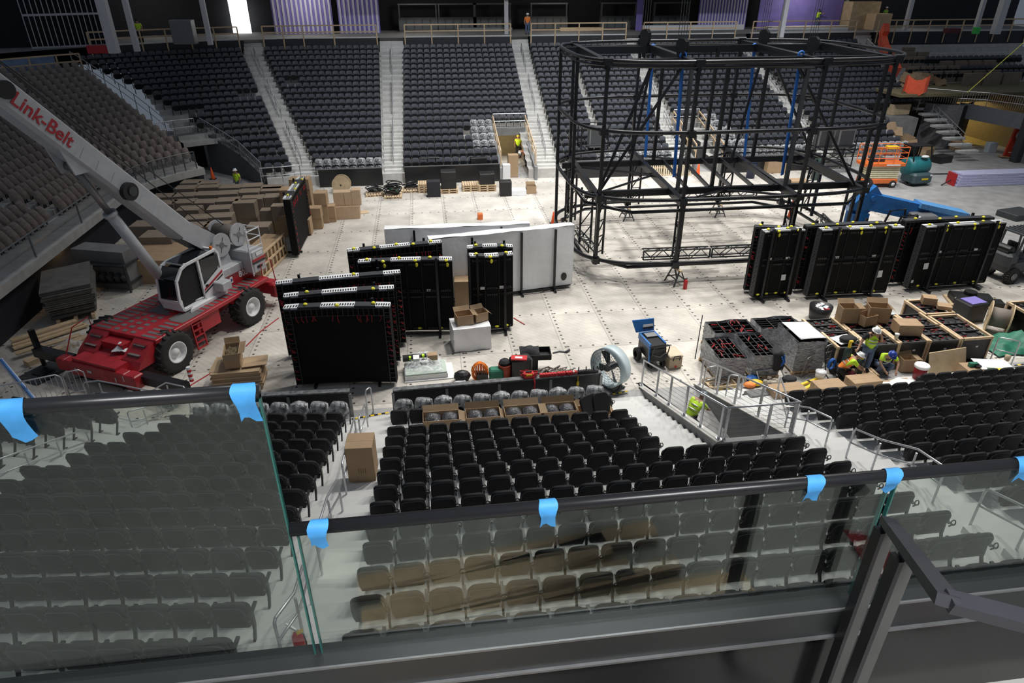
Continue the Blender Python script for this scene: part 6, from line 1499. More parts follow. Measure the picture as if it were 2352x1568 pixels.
q=PZ(2311,822,.55); t=thing('takeaway_cup','small brown cup standing at the end of the chart table','cup',(q.x+.05,q.y,.45)); m=MB().use(M_tan); m.lathe([(0,0),(.08,0),(.1,.2),(0,.2)],12); m.build('cup',t,True)
hrail('barricade','grey metal barricade hoop between the end crate and the green tarpaulin',[tuple(PZ(2272,832,.02)),tuple(PZ(2320,842,.02))],h=1.05,mid=.55)
# reel, tarp, case beyond the crates
def reel(label,p,r_,w,rz,lean=90):
    t=thing('cable_reel',label,'cable reel',(p.x,p.y,r_),rz); A=Matrix.Rotation(R(90),4,'X')
    for s in(-1,1): m=MB().use(M_ply); m.tube((0,s*w/2-.02,0),(0,s*w/2+.02,0),r_,28); m.use(M_black); m.tube((0,s*w/2-.025*-s-.002,0),(0,s*(w/2+.024),0),.06,10); m.build('flange',t)
    m=MB().use(M_rope); m.tube((0,-w/2+.02,0),(0,w/2-.02,0),r_*.62,20); m.build('wound_cable',t,True); return t
q=PZ(2285,762,.0); reel('wooden cable reel with wire, half under the green tarpaulin',Vector((22.0,20.9,0)),.62,.7,R(50))
q=PZ(2250,735,.0); t=thing('purple_case','black case with a purple top behind the wooden reel','case',(21.75,22.1,0),R(8)); m=MB().use(M_case); m.box((0,0,.4),(.95,.8,.8),bev=.03); m.build('case_body',t); m=MB().use(M_purple); m.box((.05,0,.815),(.75,.6,.03)); m.build('lid_panel',t)
m=MB().use(M_green); r=random.Random(6); m.grid(18,14,lambda a,b:(20.6+2.9*a,18.95+1.5*b+.1*math.sin(8*a),.05+.42*math.sin(PI*min(1,a*1.15))*math.sin(PI*b)*(1+.35*math.sin(11*a+3*b))+.09*math.sin(23*a)*math.sin(17*b)+.03*r.random())); o=m.build('green_tarpaulin',smooth=True); tag(o,'crumpled green tarpaulin heaped beside the wooden reel','tarpaulin')
t=thing('speaker_case','flat black case with a knob lying on the deck beyond the crates','case',(23.1,23.4,0),R(-20)); m=MB().use(M_ply); m.box((0,0,.04),(2.1,1.1,.08)); m.build('base_board',t); m=MB().use(M_case); m.box((-.15,0,.22),(1.6,.8,.28),bev=.04); m.box((.75,-.2,.17),(.5,.5,.2)); m.tube((-.2,.1,.36),(-.2,.1,.5),.25,12); m.build('case_body',t)
# ---------------------------------------------------------------- generator, cooler, fan, tools along the barrier
t=thing('welder_generator','blue wheeled welder generator with raised lid, standing alone on the deck','generator',(7.72,20.45,0),R(8))
m=MB().use(M_black); m.box((0,-.05,.62),(.62,1.0,.62),bev=.02); m.box((0,-.56,.55),(.58,.06,.5)); m.build('body',t)
m=MB().use(M_blue); m.box((-.29,.0,.86),(.06,.95,.22)); m.box((.29,.0,.86),(.06,.95,.22)); m.box((0,.45,.86),(.6,.06,.22)); m.bar((-.33,-.55,.3),(-.33,-.5,.95),.05,.06); m.build('blue_hood',t)
m=MB().use(M_blue); m.hexa([(-.42,.48,.98),(.3,.48,.98),(.3,.52,.98),(-.42,.52,.98),(-.55,.62,1.42),(.3,.58,1.42),(.3,.62,1.42),(-.55,.66,1.42)]); m.use(M_paper); m.box((.05,.51,1.2),(.4,.01,.09),0,0,R(-14)); m.use(M_black); m.box((.05,.5,1.11),(.4,.01,.07),0,0,R(-14)); m.build('raised_lid',t)
m=MB().use(M_gstl); m.box((.03,.2,.95),(.42,.3,.08)); m.build('engine_top',t)
for x in(-.42,.36):
    m=tyre_mb(.24,.16,False,18); q=MB(); q.mats=m.mats; q.v=[(b_+x,a_+.22,c_+.24) for a_,b_,c_ in m.v]; q.f=m.f; q.m=m.m; q.build('wheel',t,True)
for x in(-.25,.25):
    m=tyre_mb(.15,.12,False,14); q=MB(); q.mats=m.mats; q.v=[(b_+x,a_-.5,c_+.15) for a_,b_,c_ in m.v]; q.f=m.f; q.m=m.m; q.build('wheel',t,True)
m=MB().use(M_black); m.path([(-.28,-.6,.5),(-.28,-.75,.95),(.28,-.78,1.02),(.34,-.7,.9),(.34,-.58,.45)],.022,6); m.build('pull_handle',t)
for k in range(4): m=MB().use(M_lift); m.path([(-.3,-.62,.62-.07*k),(0,-.7,.52-.08*k),(.3,-.63,.66-.07*k)],.014,5); m.build('looped_cable',t)
t=thing('cooler','tan hard cooler with black handles beside the welder generator','cooler',(8.42,20.12,0),R(5)); m=MB().use(M_tan); m.box((0,0,.22),(.5,.72,.44),bev=.03); m.build('tub',t); m=MB().use(mat('pale tan plastic',(.6,.5,.36),.6)); m.box((0,0,.49),(.53,.75,.1),bev=.03); m.build('lid',t)
for s in(-1,1): m=MB().use(M_blackp); m.path([(-.12,s*.37,.36),(-.12,s*.42,.55),(.12,s*.42,.55),(.12,s*.37,.36)],.02,6); m.build('handle',t)
m=MB().use(M_redp); m.tube((.0,-.368,.1),(.0,-.362,.1),.05,12); m.build('badge',t)
q=PZ(1393,886,.0); t=thing('drum_fan','large pale blue drum fan standing at the end of the tool-covered barrier','drum fan',(5.80,19.0,0),R(-58)); FR_=.70; A=Matrix.Translation((0,0,.76))@Matrix.Rotation(R(90),4,'X')
m=MB().use(M_gasket); m.lathe([(FR_-.02,-.23),(FR_,-.26),(FR_,.26),(FR_-.02,.23),(FR_-.03,.2),(FR_-.03,-.2),(FR_-.02,-.23)],40,A); m.build('drum',t,True)
for s in(-1,1):
    m=MB().use(M_gstl)
    for k in range(7): rr=.1+.095*k; m.path([A@Vector((rr*math.cos(2*PI*i/32),rr*math.sin(2*PI*i/32),s*.24)) for i in range(32)],.006,4,closed=True)
    for k in range(16): a=2*PI*k/16; m.tube(A@Vector((.08*math.cos(a),.08*math.sin(a),s*.24)),A@Vector(((FR_-.02)*math.cos(a),(FR_-.02)*math.sin(a),s*.24)),.006,4)
    m.build('grille',t)
m=MB().use(M_lift); m.tube(A@Vector((0,0,-.2)),A@Vector((0,0,.2)),.13,14)
for k in range(4):
    a=k*PI/2+.5; m.hexa([A@Vector(v_) for v_ in ((.1*math.cos(a),.1*math.sin(a),-.05),(.6*math.cos(a-.25),.6*math.sin(a-.25),-.06),(.6*math.cos(a+.25),.6*math.sin(a+.25),.06),(.1*math.cos(a+.6),.1*math.sin(a+.6),.05),(.1*math.cos(a),.1*math.sin(a),-.04),(.6*math.cos(a-.25),.6*math.sin(a-.25),-.05),(.6*math.cos(a+.25),.6*math.sin(a+.25),.07),(.1*math.cos(a+.6),.1*math.sin(a+.6),.06))])
m.build('fan_blade',t)
m=MB().use(M_lift); m.bar((-.5,-.25,.06),(.5,-.25,.06),.06); m.bar((-.5,.25,.06),(.5,.25,.06),.06); m.bar((-.45,-.25,.06),(-.45,.25,.06),.05); m.bar((.45,-.25,.06),(.45,.25,.06),.05); m.bar((-.45,0,.06),(-.6,0,.5),.05); m.bar((.45,0,.06),(.6,0,.5),.05); m.build('stand',t)
# black bin with dark cloth; ropes; tool clutter
q=PZ(1222,842,.5); t=thing('open_bin','open black bin on a stand with dark cloth hanging from it','bin',(PZ(1228,848,0).x,PZ(1228,848,0).y,0),R(-4)); m=MB().use(M_blackp); m.hexa([(-.3,-.2,.1),(.1,-.2,.1),(.1,.2,.1),(-.3,.2,.1),(-.35,-.22,.55),(.1,-.22,.55),(.1,.22,.55),(-.35,.22,.55)]); m.box((.05,0,.56),(1.0,.6,.03))
for s in(-1,1): m.box((.05,s*.3,.66),(1.0,.03,.2)); m.box((.05+s*.5,0,.66),(.03,.6,.2))
m.build('bin',t); m=MB().use(M_dark); m.grid(8,8,lambda a,b:(-.55+.7*a,-.32+.62*b,.8+.16*math.sin(PI*a)*math.sin(PI*b)-.25*(max(0,.25-b)*2)+.03*math.sin(14*a)*math.sin(9*b))); m.build('dark_cloth',t,True)
q=PZ(1265,862,.1); m=MB().use(M_rope); r=random.Random(12)
for k in range(24):
    c_=Vector((4.05+r.uniform(-.42,.5),19.55+r.uniform(-.3,.4),.1)); m.path([c_+Vector((.22*math.cos(2*i+k),.13*math.sin(3*i+k),.05+.16*r.random()+.04*math.sin(i))) for i in range(6)],.03,5)
o=m.build('rope_heap'); tag(o,'heap of grey rope and straps behind the barrier, next to the black bin','rope')
m=MB().use(M_lift); m.box((3.75,19.2,.06),(.9,.08,.1),R(-22)); o=m.build('steel_angle'); tag(o,'grey steel angle lying under the rope heap','steel angle')
ca,cb=PZ(902,896,1.0),PZ(1380,855,1.0); cdir=(cb-ca).normalized()
def cap(u,h=.045): 
    s=(PZ(u,875,1.0)-ca).dot(cdir); q=ca+cdir*s; return Vector((q.x,q.y,1.0+h))
crz=math.atan2(cdir.y,cdir.x)
for k,(u,w_,mm,lab) in enumerate(((1262,.55,M_redp,'long red battery rail on the barrier cap, nearest the wire tangle'),(1296,.35,M_redp,'second red battery rail on the barrier cap'),(1318,.4,M_redp,'third red battery rail, next to the black charger strip'),(1358,.7,M_blackp,'black charger strip at the fan end of the barrier cap'),(1325,.16,M_paper,'small white charger among the red battery rails'))):
    q=cap(u); m=MB().use(mm); m.box((0,0,.04),(w_,.12,.08))
    for i in range(int(w_/.09)): m.box((-w_/2+.05+.09*i,-.02,.09),(.06,.1,.04))
    if k==3:
        for i in range(3): m.box((-.3+.25*i,.02,.15),(.03,.03,.14))
    o=m.build('tool_charger'); o.location=q; o.rotation_euler=(0,0,crz); tag(o,lab,'charger')
q=cap(1218,.05); m=MB().use(M_wire); r=random.Random(14)
for k in range(9): m.path([(r.uniform(-.3,.3),r.uniform(-.1,.25),.02+.16*r.random()) for i in range(6)],.022,5)
m.path([(.12,-.1,.05),(.15,-.18,-.1),(.14,-.18,-.4),(.17,-.18,-.42)],.03,5); o=m.build('red_cord_tangle'); o.location=q; tag(o,'tangle of red cords on the barrier cap with one end hanging down','cord')
m=MB().use(M_redp); m.box((0,0,.1),(.34,.2,.2),bev=.03); m.use(M_yelp); m.box((0,-.09,.15),(.2,.04,.06)); m.use(M_blackp); m.bar((-.1,0,.22),(.1,0,.22),.04); o=m.build('red_charger_box'); o.location=cap(1216,.04); o.rotation_euler=(0,0,crz); tag(o,'red charger box in the middle of the red cord tangle','charger')
m=MB().use(M_yelp); q=cap(1334,-.3); m.ball((0,-.08,0),.06,8,6,(.8,.8,1.8)); m.path([(0,-.06,.1),(0,-.08,.3)],.01,4); o=m.build('yellow_connector'); o.location=q; tag(o,'yellow connector dangling down the barrier front','connector')
# heaps behind the barrier
m=MB().use(mat('orange cord',(.85,.22,.02),.5)); r=random.Random(15)
for k in range(10): ang=k*.33; m.path([(.36*math.cos(2*PI*i/14)*math.cos(ang)*.8,.14*math.sin(ang)+.1*math.cos(2*PI*i/14),.36+.34*math.sin(2*PI*i/14)) for i in range(14)],.02,5,closed=True)
o=m.build('extension_cord'); o.location=(lambda q:(q.x+0,q.y+0,0))(PZ(1103,874,0)); tag(o,'coiled orange extension cord standing on the floor behind the barrier','cord')
m=MB().use(M_green); m.box((0,0,.25),(.5,.35,.4),bev=.05); m.use(M_black); m.box((-.5,.0,.15),(.4,.3,.3)); m.bar((.35,.05,.2),(.6,.1,.75),.04); m.bar((.45,.05,.2),(.7,.0,.6),.03); o=m.build('green_tool_box'); o.location=(lambda q:(q.x+0,q.y+0,0))(PZ(1140,870,0)); tag(o,'green tool box with levers beside the orange cord','tool box')
m=MB().use(M_blackp); m.ball((0,0,.2),.26,9,6,(1.2,.9,.8)); m.use(M_paper); m.box((-.1,-.3,.12),(.4,.2,.06),.4); o=m.build('black_tool_bag'); o.location=(lambda q:(q.x+0,q.y+0,0))(PZ(1062,874,0)); tag(o,'black tool bag with white card, left of the orange cord','tool bag')
m=MB().use(mat('red tote',(.35,.05,.02),.6)); m.lathe([(0,0),(.2,0),(.24,.55),(.2,.55),(.18,.3),(0,.3)],14); m.use(M_dark); m.ball((0,.02,.6),.22,8,5,(1,1,.6)); o=m.build('tool_bucket'); o.location=(lambda q:(q.x+0,q.y+0,0))(PZ(1160,866,0)); tag(o,'reddish tool bucket stuffed with dark cloth behind the barrier','bucket')
m=MB().use(M_blackp); m.box((0,0,.4),(.75,.45,.8),bev=.06); m.use(M_redp); m.box((-.1,-.1,.83),(.55,.3,.05),-.4); m.use(M_paper); m.box((-.12,-.12,.86),(.25,.12,.01),-.4); m.use(M_hor); m.box((.1,-.25,.2),(.3,.06,.25)); o=m.build('tool_chest'); o.location=(2.95,19.3-.1,0); o.rotation_euler=(0,0,.2); o.location=(lambda q:(q.x+0,q.y+0,0))(PZ(1196,864,0)); tag(o,'black tool chest with a red plate on top, next to the black bin','tool chest')
# plastic-covered stack beside the big screen panel
t=thing('covered_stack','low stack of boards under clear plastic and white card beside the nearest screen panel','stack',(PZ(985,856,0).x,PZ(985,856,0).y,0),R(3)); m=MB().use(M_paper); m.box((0,0,.02),(1.75,1.1,.04)); m.box((-.1,0,.12),(1.5,.95,.16)); m.use(mat('pale green foam',(.5,.58,.52),.7)); m.box((-.1,0,.23),(1.45,.9,.06)); m.build('board_stack',t)
m=MB().use(M_film); r=random.Random(17); m.grid(12,9,lambda a,b:(-.85+1.35*a,-.42+.95*b,.28+.3*math.sin(PI*a)**.5*b**.5*(1 if a<.7 else .6)+.05*r.random())); m.build('plastic_film',t,True)
m=MB().use(M_black); m.box((-.45,.32,.5),(.85,.22,.16)); m.use(M_paper); m.box((-.4,.2,.52),(.22,.3,.14)); m.use(M_hiv); m.box((-.62,.2,.56),(.07,.12,.1)); m.box((-.15,.25,.57),(.09,.12,.1)); m.use(M_card); m.box((.18,.3,.5),(.35,.25,.2)); m.build('packed_item',t)
# flattened cardboard stack with an open carton
t=thing('flat_carton_stack','waist-high stack of flattened cartons near the crane wheel','cardboard stack',(-6.85,20.75,0),R(2)); r=random.Random(18)
for k in range(13):
    m=MB().use(M_card if k%3 else M_cardi); m.box((r.uniform(-.04,.04),r.uniform(-.04,.04),.04+.055*k),(1.55+.08*r.random(),1.0,.05),r.uniform(-.02,.02)); m.build('flat_carton',t)
m=MB().use(M_cardi); m.box((.55,.15,.77),(.8,.8,.02),.1,0,R(-4)); m.box((-.5,.1,.765),(.7,.9,.02),-.1,0,R(5)); m.build('flat_carton',t)
open_carton((-6.98,20.85,.80),(.50,.85,.55),R(8),'open long carton with spread flaps on the flattened stack',flaps=True)
m=MB().use(mat('kraft paper filling',(.12,.09,.05),.9,var=.4,scale=20)); m.grid(4,6,lambda a,b:(-.2+.4*a,-.37+.74*b,.42+.05*math.sin(9*a+12*b))); o=m.build('packing_paper'); o.location=(-6.98,20.85,.80); o.rotation_euler=(0,0,R(8)); tag(o,'crumpled brown packing paper inside the long open carton','packing paper')
for pts,lab in (([(640,730),(600,760),(565,795)],'thin red strap lying on the deck between the crane wheel and screens'),([(1180,730),(1205,745)],'short red strap lying beside the narrow panel'),([(437,885),(520,835),(560,790)],'thin red cord trailing from the crane outrigger')):
    m=MB().use(M_wire); m.path([PZ(u,v,.015) for u,v in pts],.022,5); o=m.build('red_strap'); tag(o,lab,'strap')
m=MB().use(M_lift); m.path([PZ(1270,810,.03),PZ(1285,806,.04),PZ(1302,808,.03)],.03,5); m.tube(PZ(1300,808,.04),PZ(1308,803,.06),.05,6); o=m.build('loose_cable'); tag(o,'short loose cable lying on the open deck behind the black bin','cable')
# ---------------------------------------------------------------- cardboard stacks by the end stand
def stack_box(u,v,ztop,h,w,d,label,lower=None,name='cardboard_box',rz=None,m=None):
    q=PZ(u,v,ztop); r=random.Random(int(u*7+v)); a=r.uniform(-.05,.05) if rz is None else rz
    out=[]
    z=0
    if lower:
        t=carton(name,'greyed carton at the floor under the one '+lower,(q.x,q.y,0),(w*.98,d*.98,ztop-h-.01),a+.02,None,m or M_cardg); out.append(t)
        z=ztop-h
    return carton(name,label,(q.x,q.y,z),(w,d,h),a,None,m or M_cardg)
rows=[(('fourth','fifth'),)]
TOPS=[ # u,v of top centre
 (441,416),(478,419),(427,429),(480,426),(530,427),(578,424),(624,428),
 (423,446),(475,443),(524,441),(573,437),(625,433),
 (424,461),(471,461),(524,457),(580,452),(632,448),
 (435,477),(504,475),(562,461),
 (377,448),(378,464),(453,497),(508,493),(450,515),(500,513)]
NM=['farthest row','second row from the steps','third row from the steps','fourth row from the steps','fifth row from the steps','row nearest the crane winches']
def rown(v): return NM[0] if v<424 else NM[1] if v<436 else NM[2] if v<450 else NM[3] if v<466 else NM[4] if v<485 else NM[5]
cnt={}
placed=[]
for u,v in TOPS:
    q=PZ(u,v,1.75); c0=(q.x,q.y)
    # push apart in x within the same depth
    rn=rown(v); k=cnt.get(rn,0); cnt[rn]=k+1
    placed.append((u,v,rn))
seen={}
for u,v,rn in sorted(placed,key=lambda t:(NM.index(t[2]),t[0])):
    k=seen.get(rn,0); seen[rn]=k+1
    q=PZ(u,v,1.75); w,d=1.16,.86
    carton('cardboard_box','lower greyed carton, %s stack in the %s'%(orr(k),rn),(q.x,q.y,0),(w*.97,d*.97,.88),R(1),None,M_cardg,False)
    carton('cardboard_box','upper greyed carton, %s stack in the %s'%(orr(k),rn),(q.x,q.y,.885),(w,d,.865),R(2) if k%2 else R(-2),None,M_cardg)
for u,v,zt,h,w,d,lab in (
 (665,432,2.2,.75,1.0,.8,'carton high behind the tall top of the edge-on screen panel'),
 (688,408,2.3,.6,1.1,.8,'highest carton near the foot of the far steps'),(690,420,1.7,.6,1.2,.8,'carton just below the highest one by the far steps'),
 (735,440,1.75,.7,.7,.7,'carton on the right side of the edge-on screen panel, topmost'),(758,470,.95,.7,.55,.6,'carton on a pallet at the outer corner of the stacks'),
 (722,475,1.2,.6,.7,.6,'carton leaning in the shade behind the edge-on screen panel'),(700,500,.9,.9,.6,.7,'carton in shade low behind the edge-on screen panel'),
 (640,470,1.7,.8,.75,.6,'brown carton stepping down before the last high stack'),(612,480,1.4,.8,.6,.6,'small brown carton between two stacks above the winch'),
 (660,490,1.2,.6,.8,.8,'brown carton above the slatted crate'),(595,515,1.3,.6,1.1,.9,'long carton on the slatted crate behind the crane ladder')):
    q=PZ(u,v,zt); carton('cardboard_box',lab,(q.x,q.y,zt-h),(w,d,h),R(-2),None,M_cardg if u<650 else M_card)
    if zt-h>.1: carton('cardboard_box','carton at the floor beneath the '+lab.split(' ',1)[1] if False else 'lower '+lab,(q.x,q.y,0),(w*.96,d*.96,zt-h-.005),R(1),None,M_card,False)
q=PZ(640,570,.9); 
a,b=PZ(605,640,0),PZ(660,585,0); t=thing('slatted_crate','tall slatted timber crate standing behind the crane counterweight','crate',tuple((a+b)/2)); d_=(b-a).normalized(); n_=Vector((-d_.y,d_.x,0))
m=MB().use(M_card); m.hexa([a+n_*.08,b+n_*.08,b+n_*1.0,a+n_*1.0,a+n_*.08+Vector((0,0,1.1)),b+n_*.08+Vector((0,0,1.1)),b+n_*1.0+Vector((0,0,1.1)),a+n_*1.0+Vector((0,0,1.1))]); m.build('packed_goods',t,world=True)
L=(b-a).length
for k in range(8): p=a+d_*(L*k/7); m=MB().use(M_wood); m.bar(p,p+Vector((0,0,1.15)),.09,.04,up=n_); m.build('slat',t,world=True)
for h in(.08,.6,1.12): m=MB().use(M_wood); m.bar(a-n_*.03+Vector((0,0,h)),b-n_*.03+Vector((0,0,h)),.05,.1,up=(0,0,1)); m.build('rail',t,world=True)
q=PZ(380,580,1.15); carton('cardboard_box','huge low carton directly behind the crane cab and lift cylinder',(q.x,q.y+.2,0),(3.4,2.4,1.15),R(-6))
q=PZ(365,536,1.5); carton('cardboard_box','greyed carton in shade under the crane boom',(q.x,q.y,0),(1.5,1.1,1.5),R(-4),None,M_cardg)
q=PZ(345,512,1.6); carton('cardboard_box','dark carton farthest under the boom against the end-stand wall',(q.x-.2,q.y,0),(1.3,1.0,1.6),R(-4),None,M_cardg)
# stack of grey sheets, shelving, loose lumber in the shade of the end stand
p0,p1,p2,p3=PZ(84,674,1.55),PZ(205,650,1.55),PZ(207,598,1.55),PZ(100,622,1.55)
t=thing('sheet_stack','tall uneven stack of grey sheets in the shade beside the crane','sheet stack',tuple((p0+p2)/2-Vector((0,0,1.55)))); r=random.Random(21)
P4=[PZ(90,676,1.5),PZ(208,652,1.5),PZ(207,600,1.5),PZ(96,624,1.5)]
cx_=sum((p for p in P4),Vector())/4
for k in range(16):
    m=MB().use(mat('grey board',(.13,.125,.115),.85,var=.25,scale=3)); z=.25+.08*k; off=Vector((r.uniform(-.06,.06),r.uniform(-.06,.06),0)); Q=[Vector((cx_.x+(p.x-cx_.x)*(1 if k>5 else .9),cx_.y+(p.y-cx_.y)*(1 if k>5 else .9),z))+off for p in P4]
    m.hexa(Q+[q_+Vector((0,0,.055)) for q_ in Q]); m.build('sheet',t,world=True)
m=MB().use(M_wood)
for k in range(3): e=P4[0].lerp(P4[1],.15+.35*k); f=P4[3].lerp(P4[2],.15+.35*k); m.bar(Vector((e.x,e.y,.12)),Vector((f.x,f.y,.12)),.12,.2,up=(0,0,1))
m.build('bearer',t,world=True)
q=PZ(268,690,0); t=thing('steel_rack','dark low steel rack of parts behind the crane deck','rack',(q.x-.4,q.y+1.6,0),R(-14)); m=MB().use(M_lift)
for x in(-.9,.9):
    for y in(-.6,.6): m.bar((x,y,0),(x,y,1.3),.07)
for z in(.4,1.25): m.box((0,0,z),(1.9,1.3,.06))
m.build('rack_frame',t); m=MB().use(mat('dark grey parts',(.08,.08,.08),.6))  # plain dark grey tone for the racked parts
for k in range(5): m.box((-.7+.35*k,-.3,.62),(.2,.5,.4),0,0,R(20))
m.build('part',t); q=PZ(300,560,1.9)
m=MB().use(M_concd); a=PZ(230,590,.0); m.box((q.x-1.2,q.y,.9),(2.6,.9,1.8),R(-18)); o=m.build('grey_crate'); tag(o,'pale grey crate in deep shade under the end stand, beyond the grey sheets','crate')
for k,(u1,v1,u2,v2,lab) in enumerate(((30,800,200,745,'longest pine plank on the floor ahead of the crane'),(28,792,190,742,'second pine plank on the floor ahead of the crane'),(35,812,185,768,'pine plank nearest the outrigger ahead of the crane'),(25,782,175,735,'pine plank farthest from the outrigger ahead of the crane'))):
    a,b=PZ(u1,v1,.1+.05*k),PZ(u2,v2,.1+.05*k); m=MB().use(M_wood); m.bar(a,b,.28,.06,up=(0,0,1)); o=m.build('pine_plank'); tag(o,lab,'plank')
m=MB().use(M_wood); a,b=PZ(60,835,.1),PZ(200,775,.1); m.bar(a,b,.35,.2,up=(0,0,1)); o=m.build('timber_baulk'); tag(o,'heavy timber baulk under the pine planks beside the red steps','timber')
m=MB().use(M_film); q=PZ(160,790,.2); m.grid(8,6,lambda a,b:(q.x-.5+1.1*a,q.y-.3+.6*b,.12+.3*math.sin(PI*a)*math.sin(PI*b)+.04*math.sin(17*a))); o=m.build('crumpled_film',smooth=True); tag(o,'crumpled clear film lying beside the pine planks and the outrigger','film')
m=MB().use(mat('white blue tape ladder',(.55,.62,.75),.5)); a,b=PZ(0,825,1.6),PZ(92,935,.3); m.bar(a,b,.14,.08); m.use(M_blue); m.bar(a+Vector((.06,-.06,.03)),b+Vector((.06,-.06,.03)),.05,.06); o=m.build('blue_white_pole'); tag(o,'blue and white pole leaning over the barricade at the frame edge','pole')
for lab,(u1,v1,u2,v2),h in (('grey crowd barricade at the frame edge before the crane',(0,955,160,920),1.05),('small grey barricade next to the black tarpaulin bundle',(163,915,210,905),1.0)):
    a,b=PZ(u1,v1,.05),PZ(u2,v2,.05); t=thing('crowd_barricade',lab,'barricade',tuple(a)); m=MB().use(M_galv); d=(b-a).normalized()
    m.path([a,a+Vector((0,0,h-.12)),a+Vector((0,0,h))+d*.12,b+Vector((0,0,h))-d*.12,b+Vector((0,0,h-.12)),b],.024,8); m.tube(a+Vector((0,0,.2)),b+Vector((0,0,.2)),.018,6); m.build('barricade_frame',t,True,world=True)
    n=max(4,int((b-a).length/.13))
    for k in range(1,n): p=a.lerp(b,k/n); m=MB().use(M_galv); m.tube(p+Vector((0,0,.2)),p+Vector((0,0,h)),.01,5); m.build('bar',t,world=True)
hrail('ramp_handrail','grey handrail bent over the corner steps before the crane outrigger',[tuple(PZ(210,935,.1)),tuple(PZ(245,930,.1)),tuple(PZ(365,955,.1)),tuple(PZ(398,935,.1)),tuple(PZ(440,945,.1))],h=.95,mid=.5)
m=MB().use(M_dark); q=PZ(235,940,.5); m.hexa([(q.x-.25,q.y-.2,.05),(q.x+.3,q.y-.2,.05),(q.x+.3,q.y+.2,.05),(q.x-.25,q.y+.2,.05),(q.x-.05,q.y-.05,1.1),(q.x+.1,q.y-.05,1.1),(q.x+.1,q.y+.05,1.1),(q.x-.05,q.y+.05,1.1)]); o=m.build('draped_cloth'); tag(o,'black cloth draped over the bend of the corner handrail','cloth')
# rails on the lip of the end stand with panels, and rails round the corner vomitory
t=thing('glass_guard','long grey guard rail with panels along the lip of the end stand','railing',(-16.6,36,2.2))
rr=lrad(0)-.42-.8; SV=[-42+(-2.6*k) for k in range(19)]+[-92-2.2*k for k in range(9)]
pts=[Vector((*left_pt(s,rr),2.18)) for s in SV]
m=MB().use(M_gstl); m.path([p+Vector((0,0,1.0)) for p in pts],.035,6); m.build('top_rail',t,True,world=True)
for p in pts[::2]: m=MB().use(M_gstl); m.bar(p,p+Vector((0,0,1.0)),.06); m.build('post',t,world=True)
gm=glassy('grey guard panel',.45,(.14,.15,.17),.3); 
for p,q in zip(pts[:-1:2],pts[2::2]): m=MB().use(gm); m.add([p+Vector((0,0,.08)),q+Vector((0,0,.08)),q+Vector((0,0,.9)),p+Vector((0,0,.9))],[(0,1,2,3)]); m.build('panel',t,world=True)
def wrail(name,label,pts,h=1.0,mat_=None,r=.03,mid=(.5,),post_every=1,bars=0):
    t=thing(name,label,'railing',tuple(pts[0])); mm=mat_ or M_galv
    m=MB().use(mm)
    m.path([p+Vector((0,0,h)) for p in pts],r,6); m.build('top_rail',t,world=True)
    for f in mid: m=MB().use(mm); m.path([p+Vector((0,0,h*f)) for p in pts],r*.8,6); m.build('mid_rail',t,world=True)
    for p in pts[::post_every]: m=MB().use(mm); m.tube(p,p+Vector((0,0,h)),r*1.0,6); m.build('post',t,world=True)
    if bars:
        m=MB().use(mm); 
        for p,q in zip(pts,pts[1:]):
            n=max(2,int((q-p).length/bars))
            for k in range(1,n): c_=p.lerp(q,k/n); m.tube(c_+Vector((0,0,.1)),c_+Vector((0,0,h)),.012,4)
        m.build('baluster',t,world=True)['kind']='stuff'
    return t
def fl(s,j): rr_=frad(j); return Vector((*bowl_pt(s,rr_),fz(j)))
wrail('stair_railing','grey railing down the steps between paper-wrapped and black seats',[Vector((*bowl_pt(-40.5+.45*(19-j),frad(j)),fz(j)+.25)) for j in range(19,5,-2)],1.0)
wrail('stair_railing','grey railing across the head of the corner vomitory',[fl(-38,7),fl(-33,7),fl(-28,7)],1.0,bars=.13)
wrail('stair_railing','long grey railing sloping down the seat side of the corner vomitory',[fl(-26.5,7),fl(-23,5),fl(-19,3),fl(-13.5,0)],1.0,bars=.15)
a=PZ(588,405,.1); wrail('stair_railing','low grey railing before the corner seats by the cardboard stacks',[Vector((-10.6,44.4,.65)),Vector((-9.3,44.6,.65)),Vector((-8.2,44.9,.65))],1.0)
m=MB().use(mat('vomitory side wall',(.10,.10,.105),.85,var=.2))
A_=[fl(-26.2,7),fl(-23,5),fl(-19,3),fl(-13.2,0)]
for p,q in zip(A_,A_[1:]): m.hexa([Vector((p.x,p.y,0)),Vector((q.x,q.y,0)),Vector((q.x+.15,q.y+.1,0)),Vector((p.x+.15,p.y+.1,0)),p+Vector((0,0,.05)),q+Vector((0,0,.05)),q+Vector((.15,.1,.05)),p+Vector((.15,.1,.05))])
struct(m,'wall_vomitory_corner')
m=MB().use(M_concd); p,q=fl(-38,7),fl(-26.5,7); m.bar(p+Vector((0,0,-.2)),q+Vector((0,0,-.2)),.5,.5,up=(0,0,1)); struct(m,'beam_vomitory')
m=MB().use(mat('vomitory dark',(.012,.012,.014),.9)); p,q=fl(-41,9),fl(-26,9); m.bar(Vector((p.x,p.y,1.2)),Vector((q.x,q.y,1.2)),.2,2.4,up=(0,0,1)); struct(m,'wall_vomitory_back')
q=PZ(110,610,1.1); m=MB().use(mat('lit doorway',(.55,.3,.1),.8)); a,b=PX(88,620,-17.18),PX(122,540,-17.18)
m.box((-16.98-.35,(a.y+b.y)/2,1.05),(.06,1.7,2.1)); 
t=m.build('door_1'); t['kind']='structure'
m=MB().use(M_orange); m.path([Vector((-17.0,(a.y+b.y)/2+.3*math.cos(2*PI*k/16),1.0+.38*math.sin(2*PI*k/16))) for k in range(16)],.03,5,closed=True); o=m.build('hose_hoop'); tag(o,'orange hose hoop hung in the lit doorway under the end stand','hose')
